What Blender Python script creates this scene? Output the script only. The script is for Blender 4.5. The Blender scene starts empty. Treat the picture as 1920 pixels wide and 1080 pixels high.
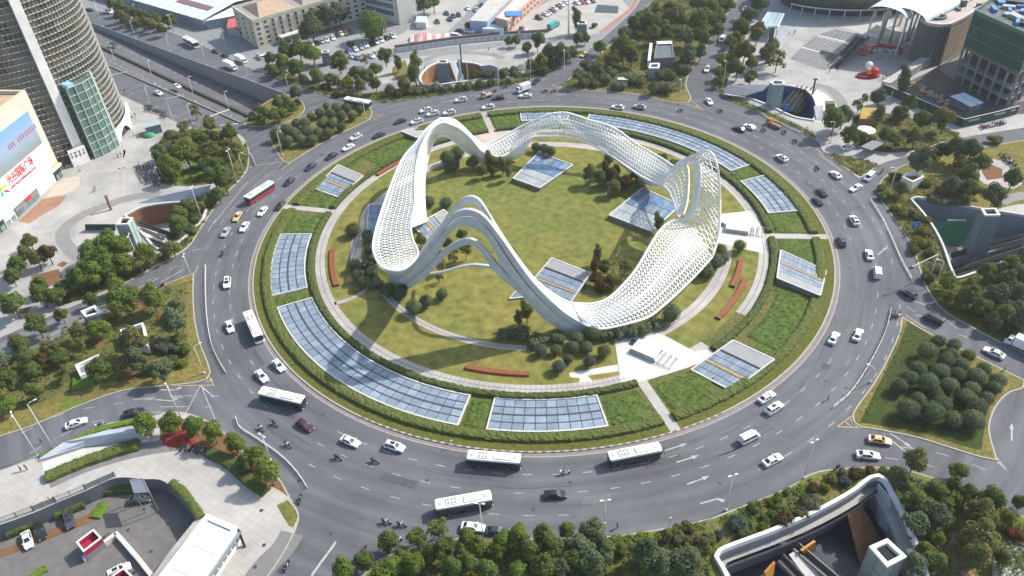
import bpy, bmesh, math, random
from mathutils import Vector, Matrix
random.seed(7)
R_=math.radians
sc=bpy.context.scene
COL=sc.collection
# ---------------------------------------------------------------- camera
F=1500.0; CAMP=Vector((-9.083,-199.814,138.404)); PIT=R_(38.5439); ROLL=R_(-3.08395)
c_,s_=math.cos(PIT),math.sin(PIT)
FW=Vector((0,c_,-s_)); _u=Vector((0,s_,c_)); _r=Vector((1,0,0))
RT=math.cos(ROLL)*_r+math.sin(ROLL)*_u; UP=-math.sin(ROLL)*_r+math.cos(ROLL)*_u
cd=bpy.data.cameras.new("camera"); cd.sensor_width=36; cd.lens=F/1920*36; cd.clip_start=1; cd.clip_end=6000
cam=bpy.data.objects.new("camera",cd); COL.objects.link(cam)
m=Matrix((RT,UP,-FW)).transposed().to_4x4(); m.translation=CAMP; cam.matrix_world=m
sc.camera=cam
# ---------------------------------------------------------------- sky, sun, exposure
SUN_AZ=R_(25); SUN_EL=R_(42)
w=bpy.data.worlds.new("World"); sc.world=w; w.use_nodes=True
nt=w.node_tree; nt.nodes.clear()
sk=nt.nodes.new('ShaderNodeTexSky'); sk.sky_type='NISHITA'; sk.sun_disc=False
sk.sun_elevation=SUN_EL; sk.sun_rotation=R_(90)-SUN_AZ; sk.air_density=1.3; sk.dust_density=2.2
bg=nt.nodes.new('ShaderNodeBackground'); bg.inputs[1].default_value=0.15
wo=nt.nodes.new('ShaderNodeOutputWorld')
nt.links.new(sk.outputs[0],bg.inputs[0]); nt.links.new(bg.outputs[0],wo.inputs[0])
sl=bpy.data.lights.new("sun",'SUN'); sl.energy=4.0; sl.angle=R_(0.6); sl.color=(1.0,0.955,0.87)
so=bpy.data.objects.new("sun",sl); COL.objects.link(so)
sd=Vector((math.cos(SUN_EL)*math.cos(SUN_AZ),math.cos(SUN_EL)*math.sin(SUN_AZ),math.sin(SUN_EL)))
so.rotation_euler=(-sd).to_track_quat('-Z','Y').to_euler(); so.location=sd*400
vs=sc.view_settings; vs.view_transform='Standard'; vs.look='None'; vs.exposure=0.58; vs.gamma=1.0; vs.use_curve_mapping=False
sc.cycles.max_bounces=6; sc.cycles.volume_bounces=0; sc.cycles.volume_step_rate=10; sc.cycles.diffuse_bounces=3; sc.cycles.glossy_bounces=2; sc.cycles.transparent_max_bounces=4; sc.cycles.transmission_bounces=2
# ---------------------------------------------------------------- from photograph measure to ground position
RG={}
for i,oy in enumerate((0,270,540,810)):
    for j,ox in enumerate((0,480,960,1440)): RG['%d%d'%(i+1,j+1)]=(ox,oy)
def Z(r,x,y): return (RG[r][0]+x/4,RG[r][1]+y/4)
def ray(p): return FW+(p[0]-960)/F*RT-(p[1]-540)/F*UP
def G(p,z=0.0):
    d=ray(p); t=(z-CAMP.z)/d.z; return CAMP+d*t
def on_cyl(p,r,near=True):
    d=ray(p);a=d.x**2+d.y**2;b=2*(CAMP.x*d.x+CAMP.y*d.y);c=CAMP.x**2+CAMP.y**2-r*r
    D=max(b*b-4*a*c,0); t=(-b+(-1 if near else 1)*math.sqrt(D))/2/a
    return CAMP+d*t
def proj(q):
    d=Vector(q)-CAMP;z=d.dot(FW); return (960+F*d.dot(RT)/z,540-F*d.dot(UP)/z)
def height(b,t,z0=0):
    """height of a vertical thing from its foot and its top in the photograph"""
    g=G(b,z0); lo,hi=0,130
    for _ in range(40):
        mid=(lo+hi)/2
        if proj(g+Vector((0,0,mid)))[1]>t[1]: lo=mid
        else: hi=mid
    return lo
def pol(r,a,z=0): return Vector((r*math.cos(R_(a)),r*math.sin(R_(a)),z))
# ---------------------------------------------------------------- tags
def tag(o,label=None,cat=None,group=None,kind=None):
    if label: o['label']=label
    if cat: o['category']=cat
    if group: o['group']=group
    if kind: o['kind']=kind
    return o
def empty(name,loc=(0,0,0),rz=0,label=None,cat=None,group=None,scale=1):
    o=bpy.data.objects.new(name,None); COL.objects.link(o); o.location=loc; o.rotation_euler=(0,0,rz); o.scale=(scale,)*3
    o.empty_display_size=.5
    return tag(o,label,cat,group)
# ---------------------------------------------------------------- mesh builder
class MB:
    def __init__(s): s.v=[];s.f=[];s.m=[];s.cur=0
    def add(s,vs,fs,m=None):
        n=len(s.v); s.v+= [tuple(v) for v in vs]; mm=s.cur if m is None else m
        for f in fs: s.f.append(tuple(i+n for i in f)); s.m.append(mm)
    def box(s,c,d,rz=0,m=None,tilt=None):
        x,y,z=d[0]/2,d[1]/2,d[2]/2; M=Matrix.Rotation(rz,3,'Z')
        if tilt is not None: M=M@tilt
        vs=[Vector(c)+M@Vector(p) for p in ((-x,-y,-z),(x,-y,-z),(x,y,-z),(-x,y,-z),(-x,-y,z),(x,-y,z),(x,y,z),(-x,y,z))]
        s.add(vs,[(3,2,1,0),(4,5,6,7),(0,1,5,4),(1,2,6,5),(2,3,7,6),(3,0,4,7)],m)
    def prism(s,poly,z0,z1,m=None,cap=True,bottom=False):
        n=len(poly)
        a0=z0 if callable(z0) else (lambda p:z0); a1=z1 if callable(z1) else (lambda p:z1)
        vs=[(p[0],p[1],a0(p)) for p in poly]+[(p[0],p[1],a1(p)) for p in poly]
        fs=[(i,(i+1)%n,(i+1)%n+n,i+n) for i in range(n)]
        if cap: fs.append(tuple(range(n,2*n)))
        if bottom: fs.append(tuple(reversed(range(n))))
        s.add(vs,fs,m)
    def bar(s,a,b,w,h=None,m=None,up=None):
        a=Vector(a);b=Vector(b);d=b-a
        if d.length<1e-6:return
        d.normalize(); h=h or w
        u=Vector(up) if up is not None else Vector((0,0,1))
        if abs(d.dot(u))>.98*u.length: u=Vector((1,0,0))
        x=d.cross(u).normalized(); y=x.cross(d).normalized(); x*=w/2;y*=h/2
        s.add([a-x-y,a+x-y,a+x+y,a-x+y,b-x-y,b+x-y,b+x+y,b-x+y],[(0,1,5,4),(1,2,6,5),(2,3,7,6),(3,0,4,7),(3,2,1,0),(4,5,6,7)],m)
    def tube(s,pts,r,n=6,m=None,cap=True):
        pts=[Vector(p) for p in pts]; rr=r if isinstance(r,(list,tuple)) else [r]*len(pts)
        vs=[];fs=[]
        for i,p in enumerate(pts):
            d=(pts[min(i+1,len(pts)-1)]-pts[max(i-1,0)]).normalized()
            u=Vector((0,0,1)) if abs(d.z)<.95 else Vector((1,0,0))
            x=d.cross(u).normalized();y=x.cross(d)
            for k in range(n):
                a=2*math.pi*k/n; vs.append(p+(x*math.cos(a)+y*math.sin(a))*rr[i])
        for i in range(len(pts)-1):
            for k in range(n): fs.append((i*n+k,i*n+(k+1)%n,(i+1)*n+(k+1)%n,(i+1)*n+k))
        if cap: fs.append(tuple(range(len(vs)-n,len(vs)))); fs.append(tuple(reversed(range(n))))
        s.add(vs,fs,m)
    def grid(s,rows,m=None,closed=False):
        nr=len(rows);nc=len(rows[0]); vs=[p for r in rows for p in r]; fs=[]
        for i in range(nr-1):
            for k in range(nc-(0 if closed else 1)):
                fs.append((i*nc+k,i*nc+(k+1)%nc,(i+1)*nc+(k+1)%nc,(i+1)*nc+k))
        s.add(vs,fs,m)
    def build(s,name,mat,parent=None,smooth=False,fix=False):
        me=bpy.data.meshes.new(name); me.from_pydata(s.v,[],s.f)
        for mm in (mat if isinstance(mat,(list,tuple)) else [mat]): me.materials.append(mm)
        if isinstance(mat,(list,tuple)) and len(mat)>1: me.polygons.foreach_set('material_index',s.m)
        if smooth: me.polygons.foreach_set('use_smooth',[True]*len(me.polygons))
        if fix:
            bm=bmesh.new(); bm.from_mesh(me); bmesh.ops.recalc_face_normals(bm,faces=bm.faces); bm.to_mesh(me); bm.free()
        me.update()
        return link(name,me,parent)
def link(name,me,parent=None):
    o=bpy.data.objects.new(name,me); COL.objects.link(o)
    if parent is not None: o.parent=parent
    return o
def copy_tree(o,parent=None):
    c=o.copy(); COL.objects.link(c); c.parent=parent
    for ch in o.children: copy_tree(ch,c)
    return c
# ---------------------------------------------------------------- polygons
def smooth_poly(pts,n=5,sharp=48,closed=True):
    """catmull-rom through the points, corners sharper than `sharp` degrees are kept"""
    P=[Vector((p[0],p[1])) for p in pts]; N=len(P); out=[]
    def corner(i):
        if not closed and i in (0,N-1): return True
        a=(P[i]-P[i-1]);b=(P[(i+1)%N]-P[i])
        if a.length<1e-6 or b.length<1e-6: return True
        return math.degrees(abs(a.angle_signed(b)))>sharp
    cs=[corner(i) for i in range(N)]
    for i in range(N if closed else N-1):
        j=(i+1)%N; p1,p2=P[i],P[j]
        m1=Vector((0,0)) ; m2=Vector((0,0))
        L=(p2-p1).length
        t1=(P[j]-P[i-1]) if not cs[i] else (p2-p1); t2=(P[(j+1)%N]-P[i]) if not cs[j] else (p2-p1)
        t1=t1.normalized()*L if t1.length>0 else t1; t2=t2.normalized()*L if t2.length>0 else t2
        for k in range(n):
            t=k/n; t_2=t*t;t_3=t_2*t
            out.append((2*t_3-3*t_2+1)*p1+(t_3-2*t_2+t)*t1+(-2*t_3+3*t_2)*p2+(t_3-t_2)*t2)
    if not closed: out.append(P[-1])
    return [(p.x,p.y) for p in out]
def gp(px,z=0): return [tuple(G(p,z).xy) for p in px]
def offset_poly(P,d):
    """inset (positive d) of a polygon, by vertex normals"""
    N=len(P); A=sum(P[i][0]*P[(i+1)%N][1]-P[(i+1)%N][0]*P[i][1] for i in range(N)); sg=1 if A>0 else -1
    out=[]
    for i in range(N):
        a=Vector(P[i-1]);b=Vector(P[i]);c=Vector(P[(i+1)%N])
        e1=(b-a);e2=(c-b)
        if e1.length<1e-6: e1=e2
        if e2.length<1e-6: e2=e1
        n1=Vector((-e1.y,e1.x)).normalized()*sg; n2=Vector((-e2.y,e2.x)).normalized()*sg
        n=(n1+n2); 
        if n.length<.2: n=n1
        n.normalize(); k=1/max(n.dot(n1),.5)
        q=b+n*d*k; out.append((q.x,q.y))
    return out
def inside(p,poly):
    x,y=p; c=False; n=len(poly); j=n-1
    for i in range(n):
        xi,yi=poly[i];xj,yj=poly[j]
        if (yi>y)!=(yj>y) and x<(xj-xi)*(y-yi)/(yj-yi)+xi: c=not c
        j=i
    return c
def sheet_mesh(outer,holes,z,skirt=None):
    from mathutils.geometry import delaunay_2d_cdt
    V=[];E=[]
    for loop in [outer]+holes:
        n0=len(V); k=len(loop); V+=[Vector((p[0],p[1])) for p in loop]; E+=[(n0+i,n0+(i+1)%k) for i in range(k)]
    r=delaunay_2d_cdt(V,E,[],0,1e-4); v2,f2=r[0],r[2]; out=[]
    for f in f2:
        c=sum((v2[i] for i in f),Vector((0,0)))/len(f)
        if inside(c,outer) and not any(inside(c,h) for h in holes):
            if (v2[f[1]]-v2[f[0]]).cross(v2[f[2]]-v2[f[0]])<0: f=tuple(reversed(f))
            out.append(tuple(f))
    return [(v.x,v.y,z) for v in v2],out
def sheet(name,outer,z,mat,holes=(),parent=None,kind='structure'):
    V,Fs=sheet_mesh(outer,list(holes),z); b=MB(); b.add(V,Fs); o=b.build(name,mat,parent)
    if parent is None and kind: o['kind']=kind
    return o
def ring_sector(r0,r1,a0,a1,step=2.0):
    n=max(2,int(abs(a1-a0)/step)+1); A=[a0+(a1-a0)*i/(n-1) for i in range(n)]
    return [tuple(pol(r1,a).xy) for a in A]+[tuple(pol(r0,a).xy) for a in reversed(A)]
# ---------------------------------------------------------------- materials
MATS={}
def mat(name,col,rough=.7,metal=0,noise=0,scale=1.0,col2=None,bump=0,bscale=8,spec=.4,objvar=0,detail=4,coat=0,emit=None,sheen=0,contrast=1.0,trans=0):
    if name in MATS: return MATS[name]
    m=bpy.data.materials.new(name); m.use_nodes=True; nt=m.node_tree; N=nt.nodes; L=nt.links
    b=N['Principled BSDF']; b.inputs['Roughness'].default_value=rough; b.inputs['Metallic'].default_value=metal
    b.inputs['Specular IOR Level'].default_value=spec; b.inputs['Coat Weight'].default_value=coat
    b.inputs['Base Color'].default_value=(*col,1)
    src=None
    if noise or col2:
        geo=N.new('ShaderNodeNewGeometry')
        nz=N.new('ShaderNodeTexNoise'); nz.inputs['Scale'].default_value=scale; nz.inputs['Detail'].default_value=detail; nz.inputs['Roughness'].default_value=.62
        L.new(geo.outputs['Position'],nz.inputs['Vector'])
        ramp=N.new('ShaderNodeMapRange'); lo=.5-.22/contrast; ramp.inputs[1].default_value=lo; ramp.inputs[2].default_value=1-lo
        L.new(nz.outputs['Fac'],ramp.inputs[0])
        mx=N.new('ShaderNodeMix'); mx.data_type='RGBA'
        a=col if col2 else tuple(c*(1-noise) for c in col); d=col2 if col2 else tuple(min(1,c*(1+noise)) for c in col)
        mx.inputs[6].default_value=(*a,1); mx.inputs[7].default_value=(*d,1)
        L.new(ramp.outputs[0],mx.inputs[0]); src=mx.outputs[2]
        if col2 and noise:
            n2=N.new('ShaderNodeTexNoise'); n2.inputs['Scale'].default_value=scale*7; n2.inputs['Detail'].default_value=5
            L.new(geo.outputs['Position'],n2.inputs['Vector'])
            r2=N.new('ShaderNodeMapRange'); r2.inputs[1].default_value=.3;r2.inputs[2].default_value=.7;r2.inputs[3].default_value=1-noise;r2.inputs[4].default_value=1+noise
            L.new(n2.outputs['Fac'],r2.inputs[0])
            mm=N.new('ShaderNodeVectorMath'); mm.operation='SCALE'; L.new(src,mm.inputs[0]); L.new(r2.outputs[0],mm.inputs[3]); src=mm.outputs[0]
    if objvar:
        oi=N.new('ShaderNodeObjectInfo'); mr=N.new('ShaderNodeMapRange'); mr.inputs[3].default_value=1-objvar; mr.inputs[4].default_value=1+objvar
        L.new(oi.outputs['Random'],mr.inputs[0])
        mm=N.new('ShaderNodeVectorMath'); mm.operation='SCALE'
        if src: L.new(src,mm.inputs[0])
        else: mm.inputs[0].default_value=col
        L.new(mr.outputs[0],mm.inputs[3]); src=mm.outputs[0]
        hs=N.new('ShaderNodeHueSaturation'); mh=N.new('ShaderNodeMapRange'); mh.inputs[3].default_value=.5-objvar*.07; mh.inputs[4].default_value=.5+objvar*.07
        ml=N.new('ShaderNodeMath'); ml.operation='FRACT'; mu=N.new('ShaderNodeMath'); mu.operation='MULTIPLY'; mu.inputs[1].default_value=7.31
        L.new(oi.outputs['Random'],mu.inputs[0]); L.new(mu.outputs[0],ml.inputs[0]); L.new(ml.outputs[0],mh.inputs[0])
        L.new(mh.outputs[0],hs.inputs['Hue']); L.new(src,hs.inputs['Color']); src=hs.outputs[0]
    if src: L.new(src,b.inputs['Base Color'])
    if bump:
        geo=N.new('ShaderNodeNewGeometry'); nb=N.new('ShaderNodeTexNoise'); nb.inputs['Scale'].default_value=bscale; nb.inputs['Detail'].default_value=3
        L.new(geo.outputs['Position'],nb.inputs['Vector'])
        bp=N.new('ShaderNodeBump'); bp.inputs['Strength'].default_value=bump; bp.inputs['Distance'].default_value=.15
        L.new(nb.outputs['Fac'],bp.inputs['Height']); L.new(bp.outputs[0],b.inputs['Normal'])
    if trans:
        b.inputs['Subsurface Weight'].default_value=0
        tl=N.new('ShaderNodeBsdfTranslucent'); ms=N.new('ShaderNodeMixShader'); ms.inputs[0].default_value=trans
        if src: L.new(src,tl.inputs['Color'])
        else: tl.inputs['Color'].default_value=(*col,1)
        L.new(b.outputs[0],ms.inputs[1]); L.new(tl.outputs[0],ms.inputs[2]); L.new(ms.outputs[0],N['Material Output'].inputs['Surface'])
    MATS[name]=m; return m
def tile_mat(name,col,size,ang=0,joint=.05,var=.12,noise=.12,jcol=None,polar=False,rough=.8,off=0.0):
    """paving: joints and slab to slab tone, world scale"""
    if name in MATS: return MATS[name]
    m=bpy.data.materials.new(name); m.use_nodes=True; nt=m.node_tree; N=nt.nodes; L=nt.links
    b=N['Principled BSDF']; b.inputs['Roughness'].default_value=rough; b.inputs['Specular IOR Level'].default_value=.3
    geo=N.new('ShaderNodeNewGeometry'); mp=N.new('ShaderNodeMapping'); mp.inputs['Rotation'].default_value=(0,0,R_(ang))
    L.new(geo.outputs['Position'],mp.inputs['Vector'])
    br=N.new('ShaderNodeTexBrick'); br.offset=off; br.inputs['Scale'].default_value=1; br.inputs['Brick Width'].default_value=size[0]; br.inputs['Row Height'].default_value=size[1]
    br.inputs['Mortar Size'].default_value=joint; br.inputs['Mortar Smooth'].default_value=.3
    br.inputs['Color1'].default_value=(*[c*(1-var) for c in col],1); br.inputs['Color2'].default_value=(*[min(1,c*(1+var)) for c in col],1)
    br.inputs['Mortar'].default_value=(*(jcol or [c*.72 for c in col]),1)
    L.new(mp.outputs[0],br.inputs['Vector'])
    nz=N.new('ShaderNodeTexNoise'); nz.inputs['Scale'].default_value=.09; nz.inputs['Detail'].default_value=7; nz.inputs['Roughness'].default_value=.65
    L.new(geo.outputs['Position'],nz.inputs['Vector'])
    mr=N.new('ShaderNodeMapRange'); mr.inputs[1].default_value=.3;mr.inputs[2].default_value=.7;mr.inputs[3].default_value=1-noise;mr.inputs[4].default_value=1+noise
    L.new(nz.outputs['Fac'],mr.inputs[0]); mm=N.new('ShaderNodeVectorMath'); mm.operation='SCALE'
    L.new(br.outputs['Color'],mm.inputs[0]); L.new(mr.outputs[0],mm.inputs[3]); L.new(mm.outputs[0],b.inputs['Base Color'])
    MATS[name]=m; return m
def asphalt_mat():
    m=bpy.data.materials.new('asphalt'); m.use_nodes=True; nt=m.node_tree; N=nt.nodes; L=nt.links; b=N['Principled BSDF']
    b.inputs['Roughness'].default_value=.86; b.inputs['Specular IOR Level'].default_value=.3
    geo=N.new('ShaderNodeNewGeometry'); sx=N.new('ShaderNodeSeparateXYZ'); L.new(geo.outputs['Position'],sx.inputs[0])
    # wheel tracks: rings round the island centre, worn along the lanes
    ln=N.new('ShaderNodeVectorMath'); ln.operation='LENGTH'; cx=N.new('ShaderNodeCombineXYZ'); L.new(sx.outputs[0],cx.inputs[0]);L.new(sx.outputs[1],cx.inputs[1]); L.new(cx.outputs[0],ln.inputs[0])
    at=N.new('ShaderNodeMath'); at.operation='ARCTAN2'; L.new(sx.outputs[1],at.inputs[0]);L.new(sx.outputs[0],at.inputs[1])
    a2=N.new('ShaderNodeMath'); a2.operation='MULTIPLY'; a2.inputs[1].default_value=6; L.new(at.outputs[0],a2.inputs[0])
    cv=N.new('ShaderNodeCombineXYZ'); L.new(ln.outputs['Value'],cv.inputs[0]); L.new(a2.outputs[0],cv.inputs[1])
    n1=N.new('ShaderNodeTexNoise'); n1.inputs['Scale'].default_value=.55; n1.inputs['Detail'].default_value=4; L.new(cv.outputs[0],n1.inputs['Vector'])
    n2=N.new('ShaderNodeTexNoise'); n2.inputs['Scale'].default_value=.035; n2.inputs['Detail'].default_value=5; L.new(geo.outputs['Position'],n2.inputs['Vector'])
    n3=N.new('ShaderNodeTexNoise'); n3.inputs['Scale'].default_value=2.5; n3.inputs['Detail'].default_value=4; L.new(geo.outputs['Position'],n3.inputs['Vector'])
    def mr(src,a,c):
        r=N.new('ShaderNodeMapRange'); r.inputs[1].default_value=.3; r.inputs[2].default_value=.7; r.inputs[3].default_value=a; r.inputs[4].default_value=c; L.new(src,r.inputs[0]); return r.outputs[0]
    def mul(a,c):
        k=N.new('ShaderNodeMath'); k.operation='MULTIPLY'; L.new(a,k.inputs[0]); L.new(c,k.inputs[1]); return k.outputs[0]
    n4=N.new('ShaderNodeTexNoise'); n4.inputs['Scale'].default_value=.33; n4.inputs['Detail'].default_value=7; n4.inputs['Roughness'].default_value=.7; L.new(geo.outputs['Position'],n4.inputs['Vector'])
    # dark tyre lanes: one bright crown and two dark tracks in each lane
    wv=N.new('ShaderNodeMath'); wv.operation='MULTIPLY'; wv.inputs[1].default_value=2*math.pi/5.0*1.0; L.new(ln.outputs['Value'],wv.inputs[0]); sn=N.new('ShaderNodeMath'); sn.operation='SINE'; L.new(wv.outputs[0],sn.inputs[0])
    r5=N.new('ShaderNodeMapRange'); r5.inputs[1].default_value=-1;r5.inputs[2].default_value=1;r5.inputs[3].default_value=.95;r5.inputs[4].default_value=1.05; L.new(sn.outputs[0],r5.inputs[0])
    f=mul(mul(mul(mul(mr(n1.outputs['Fac'],.84,1.16),mr(n2.outputs['Fac'],.80,1.20)),mr(n3.outputs['Fac'],.94,1.06)),mr(n4.outputs['Fac'],.90,1.08)),r5.outputs[0])
    mm=N.new('ShaderNodeVectorMath'); mm.operation='SCALE'; mm.inputs[0].default_value=(.106,.109,.121); L.new(f,mm.inputs[3]); L.new(mm.outputs[0],b.inputs['Base Color'])
    MATS['asphalt']=m; return m
ASPH=asphalt_mat()
ASPH2=mat('worn_asphalt',(.115,.115,.12),.88,noise=.16,scale=.12,bump=.1)
PARKLOT=mat('car_park_asphalt',(.115,.108,.105),.88,col2=(.155,.147,.14),scale=.07,noise=.14)
PAVE=tile_mat('plaza_paving',(.325,.318,.305),(2.0,1.0),20,.05,.035,.24,jcol=(.275,.265,.25))
PAVE2=tile_mat('light_granite_paving',(.37,.35,.325),(1.6,1.6),35,.05,.04,.2,jcol=(.30,.28,.26))
PAVEP=tile_mat('pinkish_paving',(.46,.385,.34),(1.2,1.2),20,.06,.08,.12)
PAVEG=mat('grey_paving',(.205,.21,.215),.85,noise=.13,scale=.35)
TERRA=tile_mat('terracotta_paving',(.31,.17,.115),(1.1,1.1),40,.05,.1,.2)
GUTTER=mat('gutter_concrete',(.20,.175,.165),.85,noise=.18,scale=.7)
KERB=mat('kerb_stone',(.34,.315,.27),.8,noise=.16,scale=1.2)
KERBW=mat('kerb_white_paint',(.37,.34,.30),.7,noise=.2,scale=1.5)
KERBK=mat('kerb_dark_paint',(.17,.15,.135),.7,noise=.3,scale=1.5)
WPAINT=mat('road_paint',(.33,.33,.325),.75,noise=.38,scale=1.1,detail=6)
YPAINT=mat('yellow_road_paint',(.46,.33,.14),.75,noise=.25,scale=.9)
LAWN=mat('lawn_grass',(.205,.175,.050),.95,col2=(.135,.155,.040),scale=.05,noise=.3,bump=.3,bscale=3,spec=.1,contrast=1.3)
LAWN2=mat('green_lawn',(.120,.150,.038),.95,col2=(.175,.165,.046),scale=.06,noise=.26,bump=.3,bscale=3,spec=.1,contrast=1.2)
DRYG=mat('dry_verge_grass',(.195,.155,.050),.95,col2=(.115,.115,.034),scale=.16,noise=.32,bump=.3,bscale=3,spec=.1,contrast=1.3)
BRIGHTG=mat('bright_grass',(.105,.18,.022),.95,col2=(.08,.14,.02),scale=.4,noise=.26,bump=.4,bscale=4,spec=.1)
BED=mat('planting_bed_soil',(.085,.105,.030),.95,col2=(.145,.118,.045),scale=.2,noise=.38,bump=.4,bscale=3,spec=.1,contrast=1.5)
SOIL=mat('bare_soil',(.20,.10,.048),.95,col2=(.145,.085,.045),scale=.25,noise=.22,bump=.3,bscale=4,spec=.1)
COVER=mat('ground_cover_leaves',(.074,.124,.026),.9,col2=(.105,.135,.030),scale=.16,noise=.42,bump=.9,bscale=3.2,spec=.15,trans=.15)
HEDGE=mat('hedge_leaves',(.085,.118,.032),.9,col2=(.120,.135,.038),scale=.5,noise=.42,bump=.9,bscale=4,spec=.15,trans=.12)
HEDGED=mat('dark_hedge_leaves',(.052,.078,.022),.9,col2=(.080,.096,.030),scale=.5,noise=.42,bump=.9,bscale=4,spec=.15)
WHITE=mat('white_steel',(.80,.80,.79),.42,noise=.05,scale=.6,spec=.5)
WHITE2=mat('white_panel',(.72,.72,.71),.45,noise=.12,scale=.3,spec=.5)
SHELLD=mat('shade_side_panel',(.49,.51,.52),.42,noise=.13,scale=.3,spec=.5)  # white shell panel greyed for the arch side turned from the sun
CONC=mat('concrete',(.33,.325,.31),.85,noise=.14,scale=.5,bump=.15)
CONCL=mat('light_concrete',(.50,.49,.465),.8,noise=.1,scale=.5)
CONCD=mat('dark_concrete',(.16,.16,.165),.85,noise=.18,scale=.5)
METAL=mat('grey_metal',(.33,.34,.36),.4,metal=.6,noise=.08,scale=2)
DMETAL=mat('dark_metal',(.05,.052,.055),.45,metal=.5)
STEEL=mat('galvanised_steel',(.56,.57,.58),.38,metal=.35,noise=.08,scale=3)
RUST=mat('weathered_steel',(.225,.072,.030),.75,noise=.28,scale=1.2)
BRONZE=mat('rust_brown_cladding',(.20,.095,.045),.6,noise=.3,scale=.5)
def glass(name,col,rough=.06,spec=.8,var=.25):
    return mat(name,col,rough,noise=.22,scale=.35,spec=spec,objvar=var)
SKYG=glass('skylight_glass',(.195,.245,.295),.12,var=.09)
SKYG2=glass('pale_skylight_glass',(.235,.285,.335),.14,var=.09)
SKYGB=glass('blue_skylight_glass',(.105,.175,.29),.12,var=.12)
SKYGP=glass('grey_slatted_glass',(.30,.325,.33),.3,var=.06)
GLASSG=glass('greenish_glass',(.13,.20,.20),.08)
GLASSB=glass('blue_grey_glass',(.10,.165,.21),.08)
GLASSD=glass('dark_window_glass',(.028,.034,.040),.07)
GREEN_NET=mat('green_netting',(.028,.070,.050),.85,noise=.22,scale=.12,bump=.3,bscale=.8)
def pnt(name,col,rough=.28): return mat(name,col,rough,spec=.5,coat=.35)
# ---------------------------------------------------------------- sunken courts (pixel outline of the rim, depth)
PITS={}
def pit(key,px,depth,n=4): PITS[key]=(smooth_poly(gp(px),n),depth)
pit('W',[(238,405),(262,393),(292,386),(330,382),(368,381),(388,384),(380,408),(352,440),(318,470),(296,466),(268,436)],7)
pit('N',[(790,146),(803,129),(825,120),(868,119),(893,122),(908,130),(912,142),(890,150),(855,155),(815,160),(795,160)],7)
pit('NE',[(1375,176),(1402,166),(1440,162),(1478,163),(1510,170),(1523,184),(1529,205),(1523,226),(1490,220),(1455,204),(1415,188)],7)
pit('E',[(1709,377),(1721,374),(1799,388),(1842,396),(1885,402),(1945,412),(1950,462),(1860,500),(1800,522),(1791,523),(1782,501),(1770,466),(1754,434),(1732,403)],8)
pit('SE',[(1345,1050),(1352,1040),(1380,1028),(1450,1002),(1528,968),(1597,930),(1630,905),(1645,901),(1655,908),(1671,937),(1690,972),(1704,1006),(1720,1047),(1733,1090),(1740,1125),(1380,1125),(1362,1080)],9)
pit('SW',[(-90,1014),(0,985),(64,962),(105,944),(161,921),(217,897),(268,899),(303,901),(328,921),(350,946),(368,973),(330,1020),(300,1060),(270,1110),(250,1200),(-120,1260)],4.0)
# underpass trench beside the north west avenue
TN=[(60,-2),(110,22),(162,42),(250,75),(375,122),(475,157),(530,178)]
TS=[(452,231),(375,197),(275,155),(195,120),(130,92),(70,62)]
trench=gp(TN)+gp(TS)
holes=[p for p,_ in PITS.values()]+[trench]
BIG=[(-1500,-700),(1500,-700),(1500,1900),(-1500,1900)]
sheet('road',BIG,0.0,ASPH,holes)
BLOCKS={}
def block(name,px,m,hs=(),z=.13,n=4,kerb=.32,kmat=None,label=None,world=False,sharp=48):
    P=smooth_poly(px if world else gp(px),n,sharp)
    H=[PITS[h][0] for h in hs]
    o=sheet(name,P,z,m,H)
    # kerb: a raised rim, a hair above the paving, with its outer face down to the road
    k=MB(); Q=offset_poly(P,kerb); N=len(P)
    k.add([(p[0],p[1],-.05) for p in P]+[(p[0],p[1],z+.02) for p in P]+[(q[0],q[1],z+.02) for q in Q]+[(q[0],q[1],z-.04) for q in Q],
          [t for i in range(N) for j in [(i+1)%N] for t in ((i,j,N+j,N+i),(N+i,N+j,2*N+j,2*N+i),(2*N+i,2*N+j,3*N+j,3*N+i))])
    ko=k.build('kerb',kmat or KERB,fix=True); ko['kind']='structure'
    BLOCKS[name]=P; return o
B1=[(-500,760),(-500,-100),(60,20),(135,95),(190,150),(222,176),(275,201),(320,224),(370,242),(425,244),(455,257),(467,282),(467,297),(461,325),(412,377),(374,433),(350,467),(300,496),(232,533),(195,551),(120,582),(0,634),(-120,685)]
block('west_plaza_pavement',B1,PAVE,('W',))
B2=[(364,512),(363,540),(365,590),(375,640),(395,696),(388,712),(362,719),(310,724),(232,733),(160,757),(50,803),(0,819),(-300,930),(-300,800),(0,667),(100,627),(190,582),(240,562),(300,537)]
block('west_green_wedge',B2,DRYG)
B3=[(-300,990),(0,882),(75,852),(150,815),(207,793),(257,788),(330,772),(385,787),(410,802),(440,830),(480,868),(520,893),(547,938),(561,966),(552,1000),(527,1047),(500,1086),(440,1180),(200,1500),(-400,1300)]
block('south_west_pavement',B3,PAVE2,('SW',))
B4=[(640,1130),(680,1080),(705,1053),(742,1036),(822,1015),(880,1008),(1000,1010),(1140,1006),(1210,997),(1265,987),(1320,975),(1385,952),(1440,930),(1485,909),(1517,890),(1552,881),(1640,876),(1700,882),(1740,893),(1810,917),(1885,951),(1940,980),(2100,1060),(2000,1500),(800,1600)]
block('south_green_verge',B4,LAWN2,('SE',))
B5=[(1692,588),(1695,596),(1745,626),(1830,668),(1890,698),(1922,714),(1918,728),(1893,737),(1870,760),(1857,790),(1856,812),(1866,850),(1870,864),(1835,857),(1780,840),(1722,822),(1665,810),(1612,801),(1600,790),(1600,772),(1637,720),(1665,670),(1685,625)]
block('grove_island',B5,DRYG)
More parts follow.
